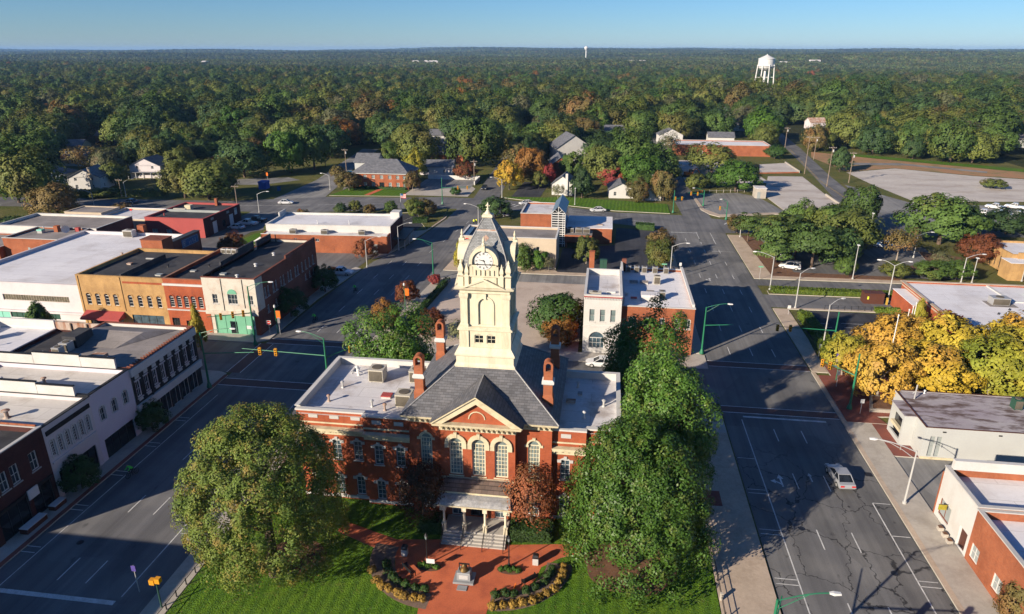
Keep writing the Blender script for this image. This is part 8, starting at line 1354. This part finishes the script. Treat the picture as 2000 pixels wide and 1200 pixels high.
# everything farther reads as one mass: instanced crowns, denser patches towards the horizon
def scatter(name, label, pts, rots, scls, idx, protos):
    col = bpy.data.collections.new(name+'_kinds')
    for i, me in enumerate(protos): o = bpy.data.objects.new(f'kind_{i:02d}', me); col.objects.link(o)
    me = bpy.data.meshes.new(name); me.from_pydata([tuple(p) for p in pts], [], [])
    a = me.attributes.new('turn', 'FLOAT_VECTOR', 'POINT'); a.data.foreach_set('vector', np.stack([np.zeros(len(pts)), np.zeros(len(pts)), rots], 1).astype(np.float32).ravel())
    a = me.attributes.new('size', 'FLOAT_VECTOR', 'POINT'); a.data.foreach_set('vector', np.asarray(scls, dtype=np.float32).ravel()); a = me.attributes.new('kind', 'INT', 'POINT'); a.data.foreach_set('value', np.asarray(idx, dtype=np.int32))
    ng = bpy.data.node_groups.new(name, 'GeometryNodeTree'); ng.interface.new_socket('Geometry', in_out='INPUT', socket_type='NodeSocketGeometry'); ng.interface.new_socket('Geometry', in_out='OUTPUT', socket_type='NodeSocketGeometry')
    N, L_ = ng.nodes, ng.links; gi, go = N.new('NodeGroupInput'), N.new('NodeGroupOutput'); ci = N.new('GeometryNodeCollectionInfo'); ci.inputs['Collection'].default_value = col; ci.inputs['Separate Children'].default_value = True; ci.inputs['Reset Children'].default_value = True
    ip = N.new('GeometryNodeInstanceOnPoints'); ip.inputs['Pick Instance'].default_value = True
    def attr(nm, tp): n = N.new('GeometryNodeInputNamedAttribute'); n.data_type = tp; n.inputs['Name'].default_value = nm; return n.outputs['Attribute']
    L_.new(gi.outputs[0], ip.inputs['Points']); L_.new(ci.outputs[0], ip.inputs['Instance']); L_.new(attr('kind', 'INT'), ip.inputs['Instance Index']); L_.new(attr('turn', 'FLOAT_VECTOR'), ip.inputs['Rotation']); L_.new(attr('size', 'FLOAT_VECTOR'), ip.inputs['Scale']); L_.new(ip.outputs[0], go.inputs[0])
    o = put(name, me); o.modifiers.new('scatter', 'NODES').node_group = ng; o['kind'] = 'stuff'; o['label'] = label; o['category'] = 'woods'; return o
mid = np.array(cand[NEAR:]); n = len(mid)
protos = []
for t in TONES:
    for k in range(3): me = PC[k*2].copy(); me.materials.clear(); me.materials.append(MATS[t[0]]); protos.append(me)
Rr = 4.6+6.6*g.random(n)**1.3; Hh = Rr*(1.1+.5*g.random(n))+3.5; tone = g.choice(len(TONES), size=n, p=tw_); Hh *= np.where((mid[:, 0]-135)**2+(mid[:, 1]-615)**2 < 95**2, 1.2, 1.)
scatter('woods', 'green and bronze woods stretching from town to the distance', [(x, y, elev(x, y)-.5) for x, y in mid], g.random(n)*6.28, np.stack([Rr, Rr, Hh/2], 1), tone*3+g.integers(0, 3, n), protos)
leafmat('leaf_far', (.085, .13, .038), (.12, .145, .042), (.15, .125, .05), .02, trans=0, vary=.35); leafmat('leaf_far_dark', (.055, .088, .03), (.08, .10, .036), (.11, .095, .04), .02, trans=0, vary=.3)
def patch(seed, m):
    gg = np.random.default_rng(seed); Vs = []; Fs = []; off = 0
    for k in range(44):
        a, r_ = gg.random()*6.28, 46*gg.random()**.5; c = np.array([r_*math.cos(a), r_*math.sin(a), 0]); rr = 4.5+3.5*gg.random(); hh = rr*(1.5+.8*gg.random())
        d = unit(gg.normal(size=(110, 3))); d[:, 2] = np.abs(d[:, 2])*1.0-.25; d = unit(d); P_ = c+d*np.array([rr, rr, hh*.5])*(.75+.3*gg.random((110, 1)))+np.array([0, 0, hh*.5])
        V, F = leaf_quads(gg, P_, d+gg.normal(size=d.shape)*.35, 1.25, .8); Vs.append(V); Fs.append(F+off); off += len(V)
    return mesh_np('patch', np.concatenate(Vs), np.concatenate(Fs), [m])
pm_ = [patch(900+k, 'leaf_far' if k % 2 else 'leaf_far_dark') for k in range(4)]
fp_ = []; fs_ = []; rad = 1560.
while rad < 11000:
    st = 62 if rad < 3200 else 110 if rad < 6000 else 190
    for a in np.arange(A0, A1, st/rad):
        a2 = a+g.normal()*.25*st/rad; r2 = rad+g.normal()*st*.25; x, y = r2*math.sin(a2), r2*math.cos(a2)
        clear = math.sin(x*.0052+1)*math.sin(y*.0041+2.2)+.5*math.sin(x*.011+y*.009) > 1.15 and r2 < 5200
        if not clear: fp_.append((x, y, elev(x, y)-1)); fs_.append((st/62,)*2+(1+.25*(st/62-1),))
    rad += st*.8
scatter('far_woods', 'bluish far woods fading to the horizon ridges', fp_, g.random(len(fp_))*6.28, fs_, g.integers(0, 4, len(fp_)), pm_)
# far light specks: farm buildings
for i, (x, y, w) in enumerate(((-620, 2250, 22), (-590, 2265, 14), (-560, 2240, 30), (-1180, 1980, 16), (60, 2150, 30), (90, 2200, 20), (520, 2300, 26), (640, 2420, 34), (-330, 1240, 14))):
    h_ = thing('farm_building', ('long white', 'small white', 'wide white', 'lone white', 'pale', 'low pale', 'bright', 'broad bright', 'half hidden white')[i]+' farm building among the distant woods '+('far left', 'far left', 'left of centre', 'at the left edge', 'at centre', 'at centre', 'right of the water tower', 'far right', 'left of centre')[i], 'farm building', (x, y, elev(x, y)+2), .2)
    MB().box(-w/2, -6, 0, w/2, 6, 9).build('wall', 'white_paint', h_); MB().yprism([(-w/2-1, 9.01), (w/2+1, 9.01), (w/2-3, 13), (-w/2+3, 13)], -7, 7).build('roof', 'roof_white', h_)
# ================================================================ HAZE
hz = MB().box(-12500, -900, -30, 10500, 14500, 86).build('haze', [])
hm = bpy.data.materials.new('haze'); hm.use_nodes = True; hn = hm.node_tree.nodes; hn.clear(); ho = hn.new('ShaderNodeOutputMaterial'); pv = hn.new('ShaderNodeVolumePrincipled')
pv.inputs['Color'].default_value = lin(.30, .56, 1.0); pv.inputs['Density'].default_value = HAZE; pv.inputs['Anisotropy'].default_value = .0
hm.node_tree.links.new(pv.outputs[0], ho.inputs['Volume']); hz.data.materials.append(hm); hz['kind'] = 'stuff'; hz.display_type = 'WIRE'
